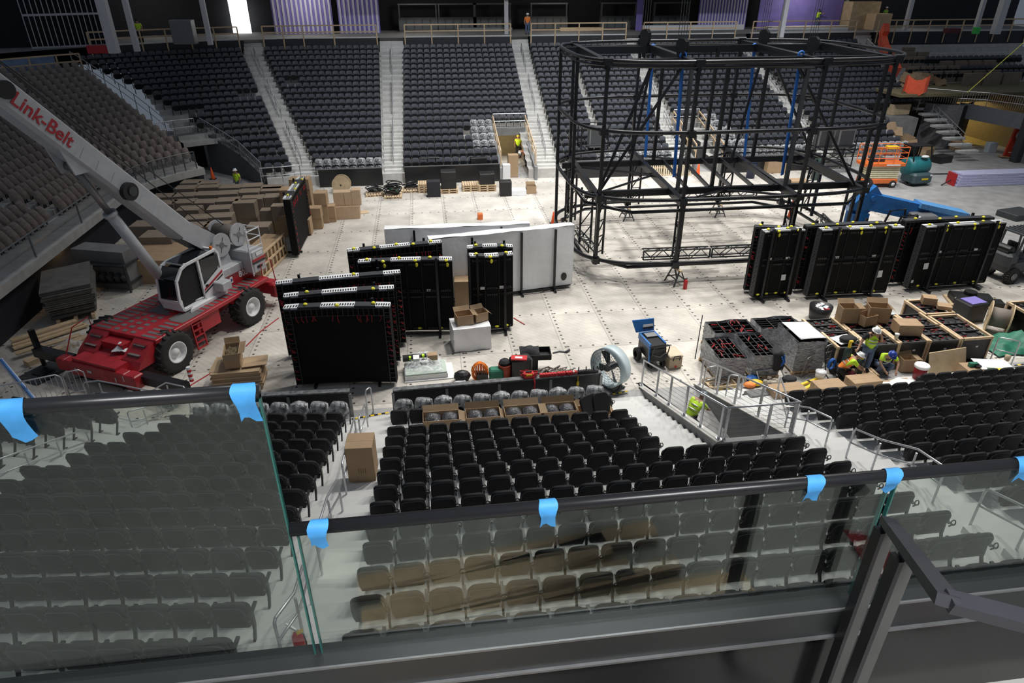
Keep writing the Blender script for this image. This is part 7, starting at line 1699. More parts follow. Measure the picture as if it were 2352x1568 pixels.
l=bpy.data.lights.new('doorway_lamp','POINT'); l.energy=30; l.color=(1,.6,.25); l.shadow_soft_size=.2; o=bpy.data.objects.new('doorway_lamp',l); COL.objects.link(o); o.location=(-16.5,(a.y+b.y)/2,2.0)
# ---------------------------------------------------------------- pine guard rails along the parapet
def pine_rail(label,s0,s1,n,Rr=None,z=None,drop=.95):
    Rr=Rr or RT-.09; z=ZP if z is None else z; P=[Vector((*bowl_pt(s0+(s1-s0)*k/n,Rr),z)) for k in range(n+1)]
    t=thing('pine_guard_rail',label,'guard rail',tuple(P[0]))
    for f in(1.0,.5):
        for p,q in zip(P,P[1:]): m=MB().use(M_wood); m.bar(p+Vector((0,0,f)),q+Vector((0,0,f)),.05,.1,up=(0,0,1)); m.build('rail',t,world=True)
    for p in P: m=MB().use(M_wood); m.bar(p-Vector((0,.04,drop)),p+Vector((0,-.04,1.02)),.1,.06); m.build('post',t,world=True)
G2=[(-37,at_s(-14.6)),(at_s(-12.8),at_s(-3.4)),(at_s(-1.25),at_s(8.0)),(at_s(9.6),at_s(18.25)),(at_s(19.65),at_s(28.35)),(at_s(29.75),at_s(39.9)),(at_s(41.9),66)]
for k,((a,b),n) in enumerate(zip(G2,(6,4,4,4,4,4,9))):
    pine_rail(('pine guard rail over the corner section, nearest the stud wall','pine guard rail before the lavender striped partitions','pine guard rail over the block with the open doorway below','pine guard rail beside the orange-vested person','pine guard rail before the pale striped partition','pine guard rail before the wide purple partitions','pine guard rail over the rows covered in cartons')[k],a+.1,b-.1,n)
RL=lrad(18)+.5; ZL=lz(18)+.1
P=[Vector((*left_pt(s,RL),ZL)) for s in (-39.5,-43,-47,-51,-56)]
t=thing('pine_guard_rail','pine guard rail with blue sheeting at the top of the paper-wrapped rows','guard rail',tuple(P[0]))
for f in(1.0,.5):
    for p,q in zip(P,P[1:]): m=MB().use(M_wood); m.bar(p+Vector((0,0,f)),q+Vector((0,0,f)),.05,.1,up=(0,0,1)); m.build('rail',t,world=True)
for p in P: m=MB().use(M_wood); m.bar(p-Vector((0,0,.2)),p+Vector((0,0,1.02)),.1,.06); m.build('post',t,world=True)
m=MB().use(mat('pale blue sheeting',(.22,.33,.5),.6,var=.3,scale=2,bump=.2,bscale=5)); 
for p,q in zip(P[1:4],P[2:5]): m.bar(p+Vector((-.3,.35,.5)),q+Vector((-.3,.35,.5)),.04,.95,up=(0,0,1))
o=m.build('blue_sheeting'); tag(o,'pale blue sheeting standing behind the pine rail over the paper-wrapped rows','sheeting')
m=MB().use(M_concd)
for p,q in zip(P,P[1:]): 
    d=Vector((p.x-FC[0],p.y-FC[1],0)).normalized()*14; e=Vector((q.x-FC[0],q.y-FC[1],0)).normalized()*14
    m.add([p,q,q+e,p+d],[(0,1,2,3)])
struct(m,'floor_left_concourse')
# metal stud wall beyond the corner
a,b=PZ(75,112,ZP),PZ(258,104,ZP); t=thing('stud_partition','tall bare steel stud partition between two white columns','stud wall',tuple(a)); r=random.Random(31)
n=15
for k in range(n+1):
    p=a.lerp(b,k/n); m=MB().use(M_galv); m.box((p.x,p.y,ZP+3.4),(.06,.14,6.8),math.atan2(b.y-a.y,b.x-a.x)); m.build('stud',t,world=True)
for h in(.05,2.2,4.7,6.7): m=MB().use(M_galv); m.bar(a+Vector((0,0,h)),b+Vector((0,0,h)),.08,.14); m.build('track',t,world=True)
m=MB().use(mat('unlit gap behind studs',(.014,.016,.02),.9)); d=(b-a); n_=Vector((-d.y,d.x,0)).normalized()  # near-black sheet paints in the darkness between the studs
m.bar(a+n_*.6+Vector((-3,0,3)),b+n_*.6+Vector((0,0,3)),.1,8,up=(0,0,1)); struct(m,'wall_stud_backing')
m=MB().use(M_lift); q=PZ(25,92,ZP); m.box((q.x,q.y,ZP+1.2),(3.2,2.0,2.4)); o=m.build('tool_cabin'); tag(o,'dark grey cabin in the corner at the edge of the frame','cabin')
t=thing('step_ladder','yellow step ladder standing by the blue sheeting','ladder',tuple(PZ(22,112,ZL))); 
for s in(-1,1): m=MB().use(M_yelp); m.bar((s*.3,0,0),(s*.15,.3,1.9),.06); m.bar((s*.3,.7,0),(s*.15,.35,1.9),.05); m.build('side_rail',t)
for k in range(5): m=MB().use(M_yelp); m.bar((-.27+.025*k,.06*k,.3+.35*k),(.27-.025*k,.06*k,.3+.35*k),.06,.04); m.build('rung',t)
# odds and ends on the concourse
def cbox(u,v,z,d,label,name,cat,m,rz=0,up=0):
    q=PZ(u,v,z); mm=MB().use(m); mm.box((0,0,d[2]/2),d,bev=.02); o=mm.build(name); o.location=(q.x,q.y,z+up); o.rotation_euler=(0,0,rz); return tag(o,label,cat)
cbox(428,101,ZP,(1.6,1.0,1.7),'pale wrapped bale on the dark concourse behind the first pine rail','wrapped_bale','bale',M_gstl)
cbox(235,122,ZP,(1.6,.8,.5),'low heap of red and yellow boxes by the white column','tool_chest','tool chest',M_red,.1)
cbox(1115,72,ZP,(5,1.0,.35),'low stack of grey sheets on the concourse behind the third pine rail','sheet_stack','sheet stack',M_gstl,.02)
cbox(1335,71,ZP,(4.2,.6,.3),'long pale bundle with yellow edge lying behind the fourth pine rail','sheet_bundle','bundle',M_wood,.02)
cbox(1590,69,ZP,(10,.8,.45),'long white wrapped bundle behind the fifth pine rail','sheet_bundle','bundle',M_white,0)
cbox(1850,72,ZP,(8,.8,.45),'long white wrapped bundle behind the sixth pine rail','sheet_bundle','bundle',M_white,0)
cbox(1318,60,ZP,(2.4,1.4,1.5),'red machine frame on the concourse beyond the fourth pine rail','red_machine','machine',M_red,0)
cbox(1620,55,ZP,(2.4,1.2,1.0),'dark red crate before the pale striped partition','red_crate','crate',mat('dark red crate',(.10,.012,.02),.7),0)
cbox(1968,66,ZP,(2.9,1.6,2.4),'tall pine and plywood crate at the end of the sixth pine rail','plywood_crate','crate',M_ply,0)
cbox(2012,68,ZP,(1.8,1.4,1.4),'smaller pine crate beside the tall plywood crate','pine_crate','crate',M_wood,.1)
cbox(895,62,ZP,(1.7,.5,1.0),'brown hoarding board across the railing gap at the top of the straight steps','hoarding_board','board',M_ply,.1)
cbox(2240,78,ZP,(.45,.45,.55),'green bucket under the last pine rail','green_bucket','bucket',mat('bright green plastic',(.05,.6,.1),.5))
cbox(2185,76,ZP,(1.2,.8,.4),'dark red heap behind the last pine rail','tool_heap','tools',mat('dark red heap',(.12,.03,.04),.8))
for k,u in enumerate((960,1050,1130,1260,1420,1540)):
    q=PY(u,40,FC[1]+RT+6.8); mm=MB().use(mat('unlit counter',(.06,.062,.065),.6,var=.3,scale=3)); mm.box((0,0,.6),(3.6,.6,1.2)); mm.use(mat('counter face',(.09,.095,.1),.5)); 
    for i in range(5): mm.box((-1.5+.75*i,-.32,.6),(.6,.04,.9))
    mm.box((0,0,2.3),(3.6,.5,.12)); mm.box((-1.7,0,1.7),(.1,.4,1.2)); mm.box((1.7,0,1.7),(.1,.4,1.2)); o=mm.build('service_counter'); o.location=(q.x,q.y,ZP); tag(o,'dark unfinished service counter deep in the concourse, %s from the lavender partitions'%ORD[k],'counter')
for k,(u,pw) in enumerate(((960,120),(1300,120),(2100,70),(700,150),(1850,150),(350,60))):
    q=PY(u,40,FC[1]+RT+2.6); l=bpy.data.lights.new('concourse_lamp','POINT'); l.energy=pw*1.3; l.shadow_soft_size=.4; l.color=(1,.95,.85); o=bpy.data.objects.new('concourse_lamp',l); COL.objects.link(o); o.location=(q.x,q.y,ZP+3.0)
# ---------------------------------------------------------------- far tunnels with pine rails, aisle handrails
def far_tunnel(x0,x1,jt,name,lit):
    y1=fY(jt)-.5; 
    for nm,x in(('left',x0),('right',x1)):
        m=MB().use(M_tun); m.hexa([(x-.1,45.3,0),(x+.1,45.3,0),(x+.1,y1+1,0),(x-.1,y1+1,0),(x-.1,45.3,.9),(x+.1,45.3,.9),(x+.1,y1+1,fz(jt)-.1),(x-.1,y1+1,fz(jt)-.1)]); struct(m,'wall_%s_%s'%(name,nm))
    m=MB().use(M_concd); m.box(((x0+x1)/2,y1,fz(jt)-.25),(x1-x0,.3,.5)); struct(m,'beam_%s'%name)
    m=MB().use(mat('tunnel back',(.35,.3,.2) if lit else (.03,.03,.03),.9)); m.box(((x0+x1)/2,y1+2.5,1.2),(x1-x0,.1,2.4)); struct(m,'wall_%s_back'%name)  # warm lit look painted into the tunnel's back wall
    wrail('tunnel_head_rail','grey barred railing over the head of the far tunnel, '+('lit doorway below' if lit else 'beside the bagged seats'),[Vector((x0,y1-.1,fz(jt))),Vector(((x0+x1)/2,y1-.1,fz(jt))),Vector((x1,y1-.1,fz(jt)))],1.05,bars=.14)
    for x,nm in((x0,'left'),(x1,'right')):
        t=thing('pine_stair_rail','pine rail sloping down the %s side of the far tunnel %s'%(nm,'with the lit doorway' if lit else 'beside the bagged seats'),'guard rail',(x,45.5,1))
        a,b=Vector((x,45.6,1.0)),Vector((x,y1,fz(jt)-.1))
        for h in(.5,1.0): m=MB().use(M_wood); m.bar(a+Vector((0,0,h)),b+Vector((0,0,h)),.06,.1); m.build('rail',t,world=True)
        for k in range(4): p=a.lerp(b,k/3); m=MB().use(M_wood); m.bar(p,p+Vector((0,0,1.02)),.08,.06); m.build('post',t,world=True)
far_tunnel(5.05,7.45,6,'tunnel_centre',True); far_tunnel(18.85,20.85,6,'tunnel_right',False)
l=bpy.data.lights.new('tunnel_lamp','POINT'); l.energy=90; l.color=(1,.8,.5); l.shadow_soft_size=.2; o=bpy.data.objects.new('tunnel_lamp',l); COL.objects.link(o); o.location=(6.2,51.0,1.9)
for k,a in enumerate(AISLES):
    for q,(j0,j1) in enumerate(((1,6),(8,13),(15,19))):
        P=[]
        for j in range(j0,j1+1):
            x=(aisle_line(a[0],a[2],j)+aisle_line(a[1],a[3],j))/2; rr=frad(j); y=FC[1]+(math.sqrt(rr*rr-(x-FC[0])**2) if x<FC[0] else rr); P.append(Vector((x,y,fz(j))))
        t=thing('aisle_handrail','thin grey handrail, %s flight of the %s far aisle from the crane'%(('lowest','middle','top')[q],ORD[k]),'handrail',tuple(P[0]))
        for h in(.9,.55): m=MB().use(M_galv); m.path([p+Vector((0,0,h)) for p in P],.025,5); m.build('rail',t,world=True)
        for p in P[::2]+[P[-1]]: m=MB().use(M_galv); m.tube(p,p+Vector((0,0,.9)),.022,5); m.build('post',t,world=True)
# ---------------------------------------------------------------- goods in front of the far boards
def pal(label,u,v,w=1.15,d=1.0,rz=0,n=1,goods=None,gh=.8,gname='black_case',glabel=None):
    q=PZ(u,v,0); t=thing('timber_pallet',label,'pallet',(q.x,q.y+d/2,0),rz)
    for k in range(n): pallet_mb(w,d,.14,.145*k).build('pallet_deck' if n>1 else 'pallet_deck',t)
    z=.145*n
    if goods:
        g=MB().use(goods); g.box((0,0,gh/2),(w*.86,d*.8,gh),bev=.02); g.use(M_black); g.box((0,-d*.41,gh*.5),(w*.8,.02,.04)); o=g.build(gname); o.location=(q.x,q.y+d/2,z); o.rotation_euler=(0,0,rz); tag(o,glabel,'case')
    return t
pal('low timber pallet under the tangle of black cable with green bands',903,457,1.15,1.0,0,1)
pal('timber pallet under the small flat heap of black cable',860,452,1.2,.9,.1,1)
pal('timber pallet under the dark cloth heap nearest the straight steps',944,443,1.3,.9,0,1)
pal('stack of timber pallets at the reel end of the black cases',975,443,.8,.9,0,4)
pal('timber pallet under the tallest black case by the barrier',1032,445,1.15,1.0,0,2,M_case,1.1,'black_case','tallest black case on a pallet against the barrier')
pal('timber pallet stack with pale top boards between the two black cases',1082,440,1.1,1.0,0,3)
pal('timber pallet stack under the small black case near the scissor boxes',1120,440,1.15,1.0,0,3,M_case,.7,'black_case','small black case on the last stack of pallets')
cbox(1025,395,0,(1.2,.6,1.9),'upright black case with a white label in front of the far seats','black_case','case',M_case); cbox(1100,412,0,(1.1,.6,1.55),'broad black case leaning on the far barrier','black_case','case',M_case); cbox(990,412,0,(1.3,.6,1.55),'black case on the far barrier next to the reel end','black_case','case',M_case)
cbox(997,450,0,(.85,.6,1.0),'rounded black bag standing before the pallets','black_bag','bag',M_dark)
r=random.Random(41)
def coil(u,v,R_,n,label,m_=None,z=.15):
    q=PZ(u,v,0); m=MB().use(m_ or M_black)
    for k in range(n):
        a=r.uniform(0,PI); tl=r.uniform(-.35,.35); c_=Vector((r.uniform(-.15,.15),r.uniform(-.12,.12),.06+.05*k)); rr_=R_*r.uniform(.65,1); m.path([c_+Vector((rr_*math.cos(2*PI*i/14),rr_*.7*math.sin(2*PI*i/14),tl*.3*math.sin(2*PI*i/14+a))) for i in range(14)],.035,5,closed=True)
    if n>8:
        m.use(mat('green cable band',(.02,.3,.1),.6)); m.bar((-.2,-.3,.4),(.1,-.35,.5),.06); m.bar((.2,-.2,.3),(.3,-.3,.2),.05)
    o=m.build('cable_coil'); o.location=(q.x,q.y+.45,z); return tag(o,label,'cable')
coil(903,455,.55,14,'big tangle of black cable with green bands on a low pallet'); coil(860,450,.5,6,'small flat heap of black cable beside the big tangle'); coil(944,441,.5,6,'dark heap of cable nearest the foot of the straight steps')
q=PZ(786,446,0); reel('wooden cable reel with a pale face near the cardboard stacks',Vector((q.x,q.y+.3,0)),.58,.5,R(-5))
for u,v,zt,d,lab in ((800,504,.75,(1.35,.9,.75),'wide carton at the bottom of the lone group of cartons'),(786,470,1.55,(.62,.6,.8),'carton on the wide one, nearest the cardboard stacks'),(806,470,1.55,(.55,.6,.8),'middle carton on the wide one'),(818,466,1.65,(.5,.6,.9),'tallest carton on the wide one, tape hanging from it')):
    q=PZ(u,v,zt if zt<1 else 1.55); 
    q=PZ(800,504,0); x=q.x+{800:0,786:-.42,806:.16,818:.56}[u]; carton('cardboard_box',lab,(x,q.y+.5,zt-d[2]+(.0 if zt<1 else .002)),d,R(2),None,mat('light cardboard',(.50,.36,.24),.85,var=.08,scale=3))
m=MB().use(M_wood); q=PZ(832,487,.02); m.box((q.x,q.y,.02),(.7,.6,.02),.3); o=m.build('loose_board'); tag(o,'small pale board lying beside the lone group of cartons','board')
cbox(1161,448,0,(.75,.6,.95),'black tool trolley with white papers at the end of the pallets','tool_trolley','trolley',M_case); cbox(1163,428,0,(.5,.4,1.5),'pile of white boxes on the tool trolley','white_box','box',M_paper); cbox(1178,405,0,(.7,.5,1.55),'orange-brown carton on the black case by the barrier end','cardboard_box','box',M_card)
cbox(1190,446,0,(1.0,.7,.35),'white crumpled sheet heap beside the tool trolley','white_sheet_heap','sheet',M_wsheet)
open_carton((PZ(1221,446,0).x,PZ(1221,446,0).y+.3,0),(.62,.5,.5),0,'open carton alone on the floor between the trolley and the frame')
cbox(1103,503,0,(.3,.3,.35),'small orange and black tool standing on the white sheeting side of the floor','small_tool','tool',M_orange)
# cones
def cone(u,v,label,h=.72):
    q=PZ(u,v,0); t=thing('traffic_cone',label,'traffic cone',(q.x,q.y,0)); m=MB().use(M_blackp); m.box((0,0,.02),(.4,.4,.04),bev=.01); m.build('base',t); m=MB().use(M_cone); m.lathe([(.15,.04),(.03,h),(.0,h+.01)],16); m.build('cone_body',t,True)
cone(1271,514,'orange traffic cone beside the end of the white sheeting'); cone(1814,499,'tall orange traffic cone under the frame next to the lattice girder',1.15); cone(1602,404,'tall orange traffic cone behind the frame by the upright pallets',1.1); cone(490,411,'small red traffic cone by the corner vomitory',.8)
# upright pallets
for k in range(5):
    u=1447+31*k; q=PZ(u,404,0); t=thing('upright_pallet','pale pallet standing on edge behind the frame, %s from the scaffold'%ORD[k],'pallet',(q.x,q.y+.12,0)); m=MB().use(mat('pale pine',(.72,.62,.44),.75,var=.1))
    for i in range(7): m.box((-.45+.15*i,-.05,.55),(.09,.02,1.1))
    m.build('deck_board',t); m=MB().use(M_wood)
    for z in(.06,.55,1.04): m.box((0,.02,z),(1.05,.1,.1))
    m.build('stringer',t)
q=PZ(1727,411,0); t=thing('dust_bin','navy dustbin standing under the frame near the far barrier','dustbin',(q.x,q.y+.3,0)); m=MB().use(M_navy); m.lathe([(0,0),(.28,0),(.33,1.15),(0,1.15)],16); m.build('bin',t,True); m=MB().use(M_navy); m.lathe([(.36,1.12),(.36,1.2),(.0,1.22)],16); m.build('rim',t,True)
# scaffold cabinets behind the frame
def scaffold(label,u,v,w,h,cab):
    q=PZ(u,v,0); t=thing('equipment_scaffold',label,'scaffold',(q.x,q.y+.6,0))
    for x in(-w/2,w/2):
        for y in(-.6,.6): m=MB().use(M_steelb); m.tube((x,y,0),(x,y,h),.05,6); m.build('standard',t)
    for z in(.5,1.4,h*.6,h): m=MB().use(M_steelb); m.tube((-w/2,-.6,z),(w/2,-.6,z),.04,6); m.tube((-w/2,.6,z),(w/2,.6,z),.04,6); m.tube((-w/2,-.6,z),(-w/2,.6,z),.04,6); m.tube((w/2,-.6,z),(w/2,.6,z),.04,6); m.build('ledger',t)
    m=MB().use(M_steelb); m.tube((-w/2,-.6,.5),(w/2,-.6,h*.6),.035,6); m.tube((w/2,-.6,.5),(-w/2,-.6,h*.6),.035,6); m.build('brace',t)
    for k,(x,ww) in enumerate(cab): m=MB().use(M_gstl); m.box((x,-.2,h*.75),(ww,.7,h*.42),bev=.03); m.use(M_lift); m.box((x,-.56,h*.75),(ww*.8,.02,h*.34)); m.build('cabinet',t)
scaffold('black scaffold with a grey cabinet behind the barrier end of the frame',1362,398,1.9,3.3,[(.1,.95)])
scaffold('black scaffold with two grey cabinets beside the scissor lift',1905,398,3.0,3.2,[(-.75,1.2),(.75,1.2)])
cbox(1873,412,0,(.5,.5,1.4),'dark green upright cylinder under the frame','green_cylinder','cylinder',mat('dark green cylinder',(.025,.05,.045),.4)); cbox(1830,420,0,(1.3,.8,.25),'flat pale carton on the floor behind the frame','cardboard_box','box',M_card); cbox(1795,427,0,(1.0,.5,.45),'dark wheeled dolly on the floor behind the frame','dolly','dolly',M_black); cbox(1780,395,0,(1.6,.7,1.0),'brown crate against the far barrier behind the frame','brown_crate','crate',M_card)
cbox(1925,380,0,(.5,.5,.4),'heap of yellow rope on the floor by the scaffold','yellow_rope','rope',M_yelp)
# ---------------------------------------------------------------- machines on the right
q=PZ(2020,428,0); t=thing('scissor_lift','orange scissor lift with cream scissor stack behind the frame','scissor lift',(q.x-.2,q.y+.2,0),R(-6)); L_,W_=2.7,1.15
m=MB().use(M_orange); m.box((0,0,.42),(2.3,1.0,.3),bev=.03); m.build('chassis',t)
for x in(-.85,.85):
    for y in(-.5,.5): 
        w=tyre_mb(.24,.16,False,16); w.v=[(a+x,b+y,c_+.24) for a,b,c_ in w.v]; w.use(M_white); w.tube((x,y-.09,.24),(x,y-.085,.24),.12,12); w.build('wheel',t,True)
m=MB().use(M_cream)
for k in range(6): m.box((0,0,.66+.14*k),(2.3,.85,.10))
m.build('scissor_stack',t)
m=MB().use(M_orange); m.box((0,0,1.52),(2.75,1.15,.2),bev=.02); m.use(M_paper); m.box((.55,-.585,1.52),(.9,.01,.09)); m.build('deck',t)
for z in(1.95,2.3,2.65):
    m=MB().use(M_orange); m.path([(-L_/2,-W_/2,z),(L_/2,-W_/2,z),(L_/2,W_/2,z),(-L_/2,W_/2,z)],.028,6,closed=True); m.build('guard_rail',t)
for x in(-L_/2,-.5,.5,L_/2):
    for y in(-W_/2,W_/2): m=MB().use(M_orange); m.tube((x,y,1.6),(x,y,2.65),.028,6); m.build('guard_post',t)
m=MB().use(M_yelp); m.box((.6,.2,2.5),(.75,.4,.14)); m.use(M_lift); m.box((-.3,.1,1.75),(.9,.5,.25)); m.build('load',t)
q=PZ(2105,425,0); t=thing('floor_scrubber','teal ride-on floor scrubber parked beside the scissor lift','floor scrubber',(q.x+.0,q.y+.3,0),R(6)); 
m=MB().use(M_teal); m.lathe([(.0,-.8),(.45,-.8),(.62,-.72),(.66,-.4),(.66,.4),(.62,.72),(.45,.8),(0,.8)],20,Matrix.Translation((0,.3,1.15))@Matrix.Rotation(R(90),4,'Y')@Matrix.Scale(.95,4,(1,0,0))); m.build('tank',t,True)
m=MB().use(mat('grey teal bumper',(.05,.09,.10),.5)); m.box((0,-.05,.5),(1.5,1.3,.7),bev=.12); m.use(M_yelp); m.box((.1,-.71,.5),(.5,.02,.12)); m.use(M_paper); m.box((.55,-.7,.72),(.2,.02,.1)); m.build('body',t)
m=MB().use(M_black)
for x in(-.7,.7):
    m.bar((x,1.0,1.3),(x,.9,2.5),.07); m.bar((x,-.2,1.6),(x,.1,2.45),.06); m.bar((x,.1,2.45),(x,.9,2.5),.06)
m.box((0,.5,2.5),(1.5,.95,.07)); m.box((0,1.05,1.9),(1.3,.06,1.0)); m.build('canopy',t)
for x in(-.65,.65): w=tyre_mb(.25,.18,False,16); w.v=[(b+x,a-.2,c_+.25) for a,b,c_ in w.v]; w.build('wheel',t,True)
m=MB().use(M_white); m.ball((.2,-.1,1.85),.22,8,5,(1.3,.8,.4)); o=m.build('white_rag'); o.location=(q.x,q.y+.3,0); tag(o,'white rag thrown over the teal floor scrubber','rag')
# blue telescopic lift
a,b=PZ(2000,462,2.2),PZ(2195,505,1.3); t=thing('boom_lift','blue telescopic boom lift lying low behind the wide screen panels','boom lift',(a.x,a.y,0)); 
d=(b-a).normalized(); m=MB().use(M_blue); m.bar(a-d*.4,b+d*.3,.5,.85,up=(0,0,1)); m.build('boom',t,world=True)
m=MB().use(M_blue); c0=a-d*.6; m.bar(c0+Vector((-.2,0,-.6)),c0+Vector((.9,0,.35)),.6,1.0,up=(0,0,1)); m.box((c0.x+.1,c0.y,.9),(.9,.7,1.4)); m.tube(c0+Vector((.5,-.34,.1)),c0+Vector((.5,-.42,.1)),.14,14); m.build('knuckle',t,world=True)
m=MB().use(M_blue); f=PZ(1945,468,1.0); m.bar(c0+Vector((-.1,0,-.8)),f,.3,.35); m.build('jib',t,world=True)
m=MB().use(mat('highlight blue cap',(.10,.30,.62),.4)); m.bar(b-d*2.2+Vector((0,0,.4)),b+d*.35+Vector((0,0,.4)),.9,.25,up=(0,0,1)); m.build('boom_head',t,world=True)  # paler blue: highlight on the boom head painted in
bc=(a+b)/2; m=MB().use(M_black); m.box((a.x+1.6,a.y-.9,.75),(3.2,1.6,.7),bev=.05); m.build('chassis',t,world=True)
for k,(dx,dy) in enumerate(((.3,-1.7),(2.9,-1.7),(.3,-.1),(2.9,-.1))): w=tyre_mb(.45,.32,False,18); w.v=[(x+a.x+dx,y+a.y+dy,z+.45) for x,y,z in w.v]; w.build('wheel',t,True,world=True)
m=MB().use(M_black); X,Y=a.x+1.0,a.y-1.2
for sy in(-.45,.45): m.path([(X-.6,Y+sy,.9),(X-.3,Y+sy,1.9),(X+.5,Y+sy,1.95),(X+.65,Y+sy,.9)],.06,6)
m.build('roll_cage',t,world=True); m=MB().use(M_gstl); m.box((X+1.3,Y+.1,1.55),(1.1,.9,.5),bev=.06); m.build('engine_cover',t,world=True)
# forklift at the edge
q=PZ(2318,655,0); t=thing('forklift','dark forklift parked beside the last screen panel at the frame edge','forklift',(q.x+.75,q.y+.9,0),R(10)); MF=mat('dark grey machine paint',(.05,.055,.062),.45)
m=MB().use(MF); m.box((-.0,0,.75),(2.1,1.1,.6),bev=.08); m.box((-.85,0,1.05),(.6,1.1,.7),bev=.12); m.build('body',t)
for x,rr_ in((-.7,.36),(.75,.4)):
    for y in(-.55,.55): w=tyre_mb(rr_,.28,True,16); w.v=[(a_+x,b_+y,c_+rr_) for a_,b_,c_ in w.v]; w.use(M_gstl); w.tube((x,y-.15,rr_),(x,y-.145,rr_),.18,12); w.build('wheel',t,True)
m=MB().use(MF)
for x in(-.75,.55):
    for y in(-.48,.48): m.bar((x,y,1.0),(x+(.12 if x<0 else -.08),y,2.25),.07)
m.box((-.05,0,2.28),(1.5,1.1,.06))
for k in range(6): m.box((-.6+.22*k,0,2.33),(.06,1.1,.04))
m.build('overhead_guard',t); m=MB().use(M_black); m.box((-.25,0,1.2),(.5,.5,.15)); m.box((-.5,0,1.5),(.12,.5,.6)); m.tube((.35,0,1.1),(.25,0,1.5),.03,6); m.tube((-.9,.3,1.5),(-.9,-.3,1.5),.2,12); m.build('seat_and_tank',t)
m=MB().use(MF)
for y in(-.35,.35): m.bar((1.1,y,.1),(1.1,y,2.1),.1,.14)
m.box((1.15,0,.6),(.06,.9,.5)); m.build('mast',t)
for y in(-.3,.3): m=MB().use(M_gstl); m.box((1.7,y,.09),(1.1,.12,.05)); m.build('fork',t)
# bundle of pale lavender tubes
a,b=PZ(2198,430,0),PZ(2380,432,0); t=thing('tube_bundle','stack of long pale lavender studs with red ends lying on the bare slab','stud bundle',tuple(a)); n_=Vector((0,1,0))
for j in range(5):
    for k in range(7):
        m=MB().use(mat('lavender stud',(.55,.56,.78),.5,var=.08)); y=.16*k+.06*j; p=Vector((a.x+.1*j,a.y+.1+y,.08+.15*j)); m.bar(p,Vector((b.x+1.5,a.y+.0+y,.08+.15*j)),.14,.13,up=(0,0,1)); m.build('stud',t,world=True)
for k in range(4): m=MB().use(M_redp); m.box((a.x-.05+.02*k,a.y+.35+.22*k,.4),(.1,.2,.8)); m.build('red_end_cap',t,world=True)
m=MB().use(M_lift); m.bar(PZ(2162,425,.05),PZ(2200,405,.5),.06); o=m.build('grey_bar'); tag(o,'grey bar propped against the red ends of the lavender studs','bar')
m=MB().use(M_lift); m.bar(PZ(2110,400,.04),PZ(2185,399,.04),.08); o=m.build('grey_tube'); tag(o,'long thin grey tube on the slab ahead of the lavender studs','tube')
cbox(2335,498,0,(1.8,1.3,.35),'low dark pallet of film-wrapped goods at the frame edge','film_pallet','pallet',M_lift,.2)
# ---------------------------------------------------------------- loading tunnel, rails and tumbled cartons
A0,B0=PZ(2100,331,0),PZ(2184,342,0); C0_=PZ(2322,372,0)
def ztop(p,v,u): return PY(u,v,p.y).z
zt=ztop(A0,236,2118)
m=MB().use(M_block); d=(B0-A0); nrm=Vector((-d.y,d.x,0)).normalized()*1.2
m.hexa([A0,B0,B0+nrm,A0+nrm]+[p+Vector((0,0,zt)) for p in (A0,B0,B0+nrm,A0+nrm)]); struct(m,'wall_block_right')
B1=PZ(2196,338,0); m=MB().use(mat('tunnel side black',(.02,.02,.022),.8)); m.hexa([B0,B1,B1+nrm*2,B0+nrm*2]+[p+Vector((0,0,zt)) for p in(B0,B1,B1+nrm*2,B0+nrm*2)]); struct(m,'wall_tunnel_jamb')
m=MB().use(mat('tunnel lintel',(.17,.18,.2),.6)); e=C0_-B1; m.hexa([B1+Vector((-.2,0,zt-1.0)),C0_+Vector((.3,0,zt-1.0)),C0_+Vector((.3,.8,zt-1.0)),B1+Vector((-.2,.8,zt-1.0)),B1+Vector((-.2,0,zt+.1)),C0_+Vector((.3,0,zt+.1)),C0_+Vector((.3,.8,zt+.1)),B1+Vector((-.2,.8,zt+.1))]); struct(m,'beam_tunnel')
m=MB().use(M_lift); m.box((C0_.x+.3,C0_.y,zt/2),(.5,.6,zt)); struct(m,'column_tunnel')
m=MB().use(M_block); m.box((C0_.x+5,C0_.y-.5,zt/2+1),(9,.4,zt+2)); struct(m,'wall_right')
m=MB().use(mat('tunnel far wall',(.18,.15,.08),.9)); m.box(((B1.x+C0_.x)/2+1.5,B1.y+11,2),(16,.2,4)); m.box((B1.x-.9,B1.y+6,2),(.3,11,4)); m.box((C0_.x+3.5,C0_.y+8,2),(.3,11,4)); m.box(((B1.x+C0_.x)/2+1.5,B1.y+6,4.1),(16,12,.2)); struct(m,'wall_tunnel_inner')
m=MB().use(mat('tunnel floor',(.35,.28,.10),.8)); m.box(((B1.x+C0_.x)/2+1,B1.y+5.2,.01),(9,10,.02)); struct(m,'floor_tunnel')
for dx,dy,pw in((.5,4,260),(2.0,8,260)): l=bpy.data.lights.new('tunnel_lamp','POINT'); l.energy=pw; l.color=(1,.78,.4); l.shadow_soft_size=.3; o=bpy.data.objects.new('tunnel_lamp',l); COL.objects.link(o); o.location=((B1.x+C0_.x)/2+dx,B1.y+dy,3.2)
cbox(2205,300,0,(1.2,.8,1.7),'stack of brown and yellow goods inside the loading tunnel','goods_stack','goods',M_ply); cbox(2192,344,0,(.7,.6,.7),'small carton at the mouth of the loading tunnel','cardboard_box','box',M_card); cbox(2272,350,0,(.7,.5,.8),'grey bin at the mouth of the loading tunnel','grey_bin','bin',M_gasket); cbox(2290,270,0,(2.5,1.0,1.1),'film-wrapped bale deep in the loading tunnel','wrapped_bale','bale',M_gstl)
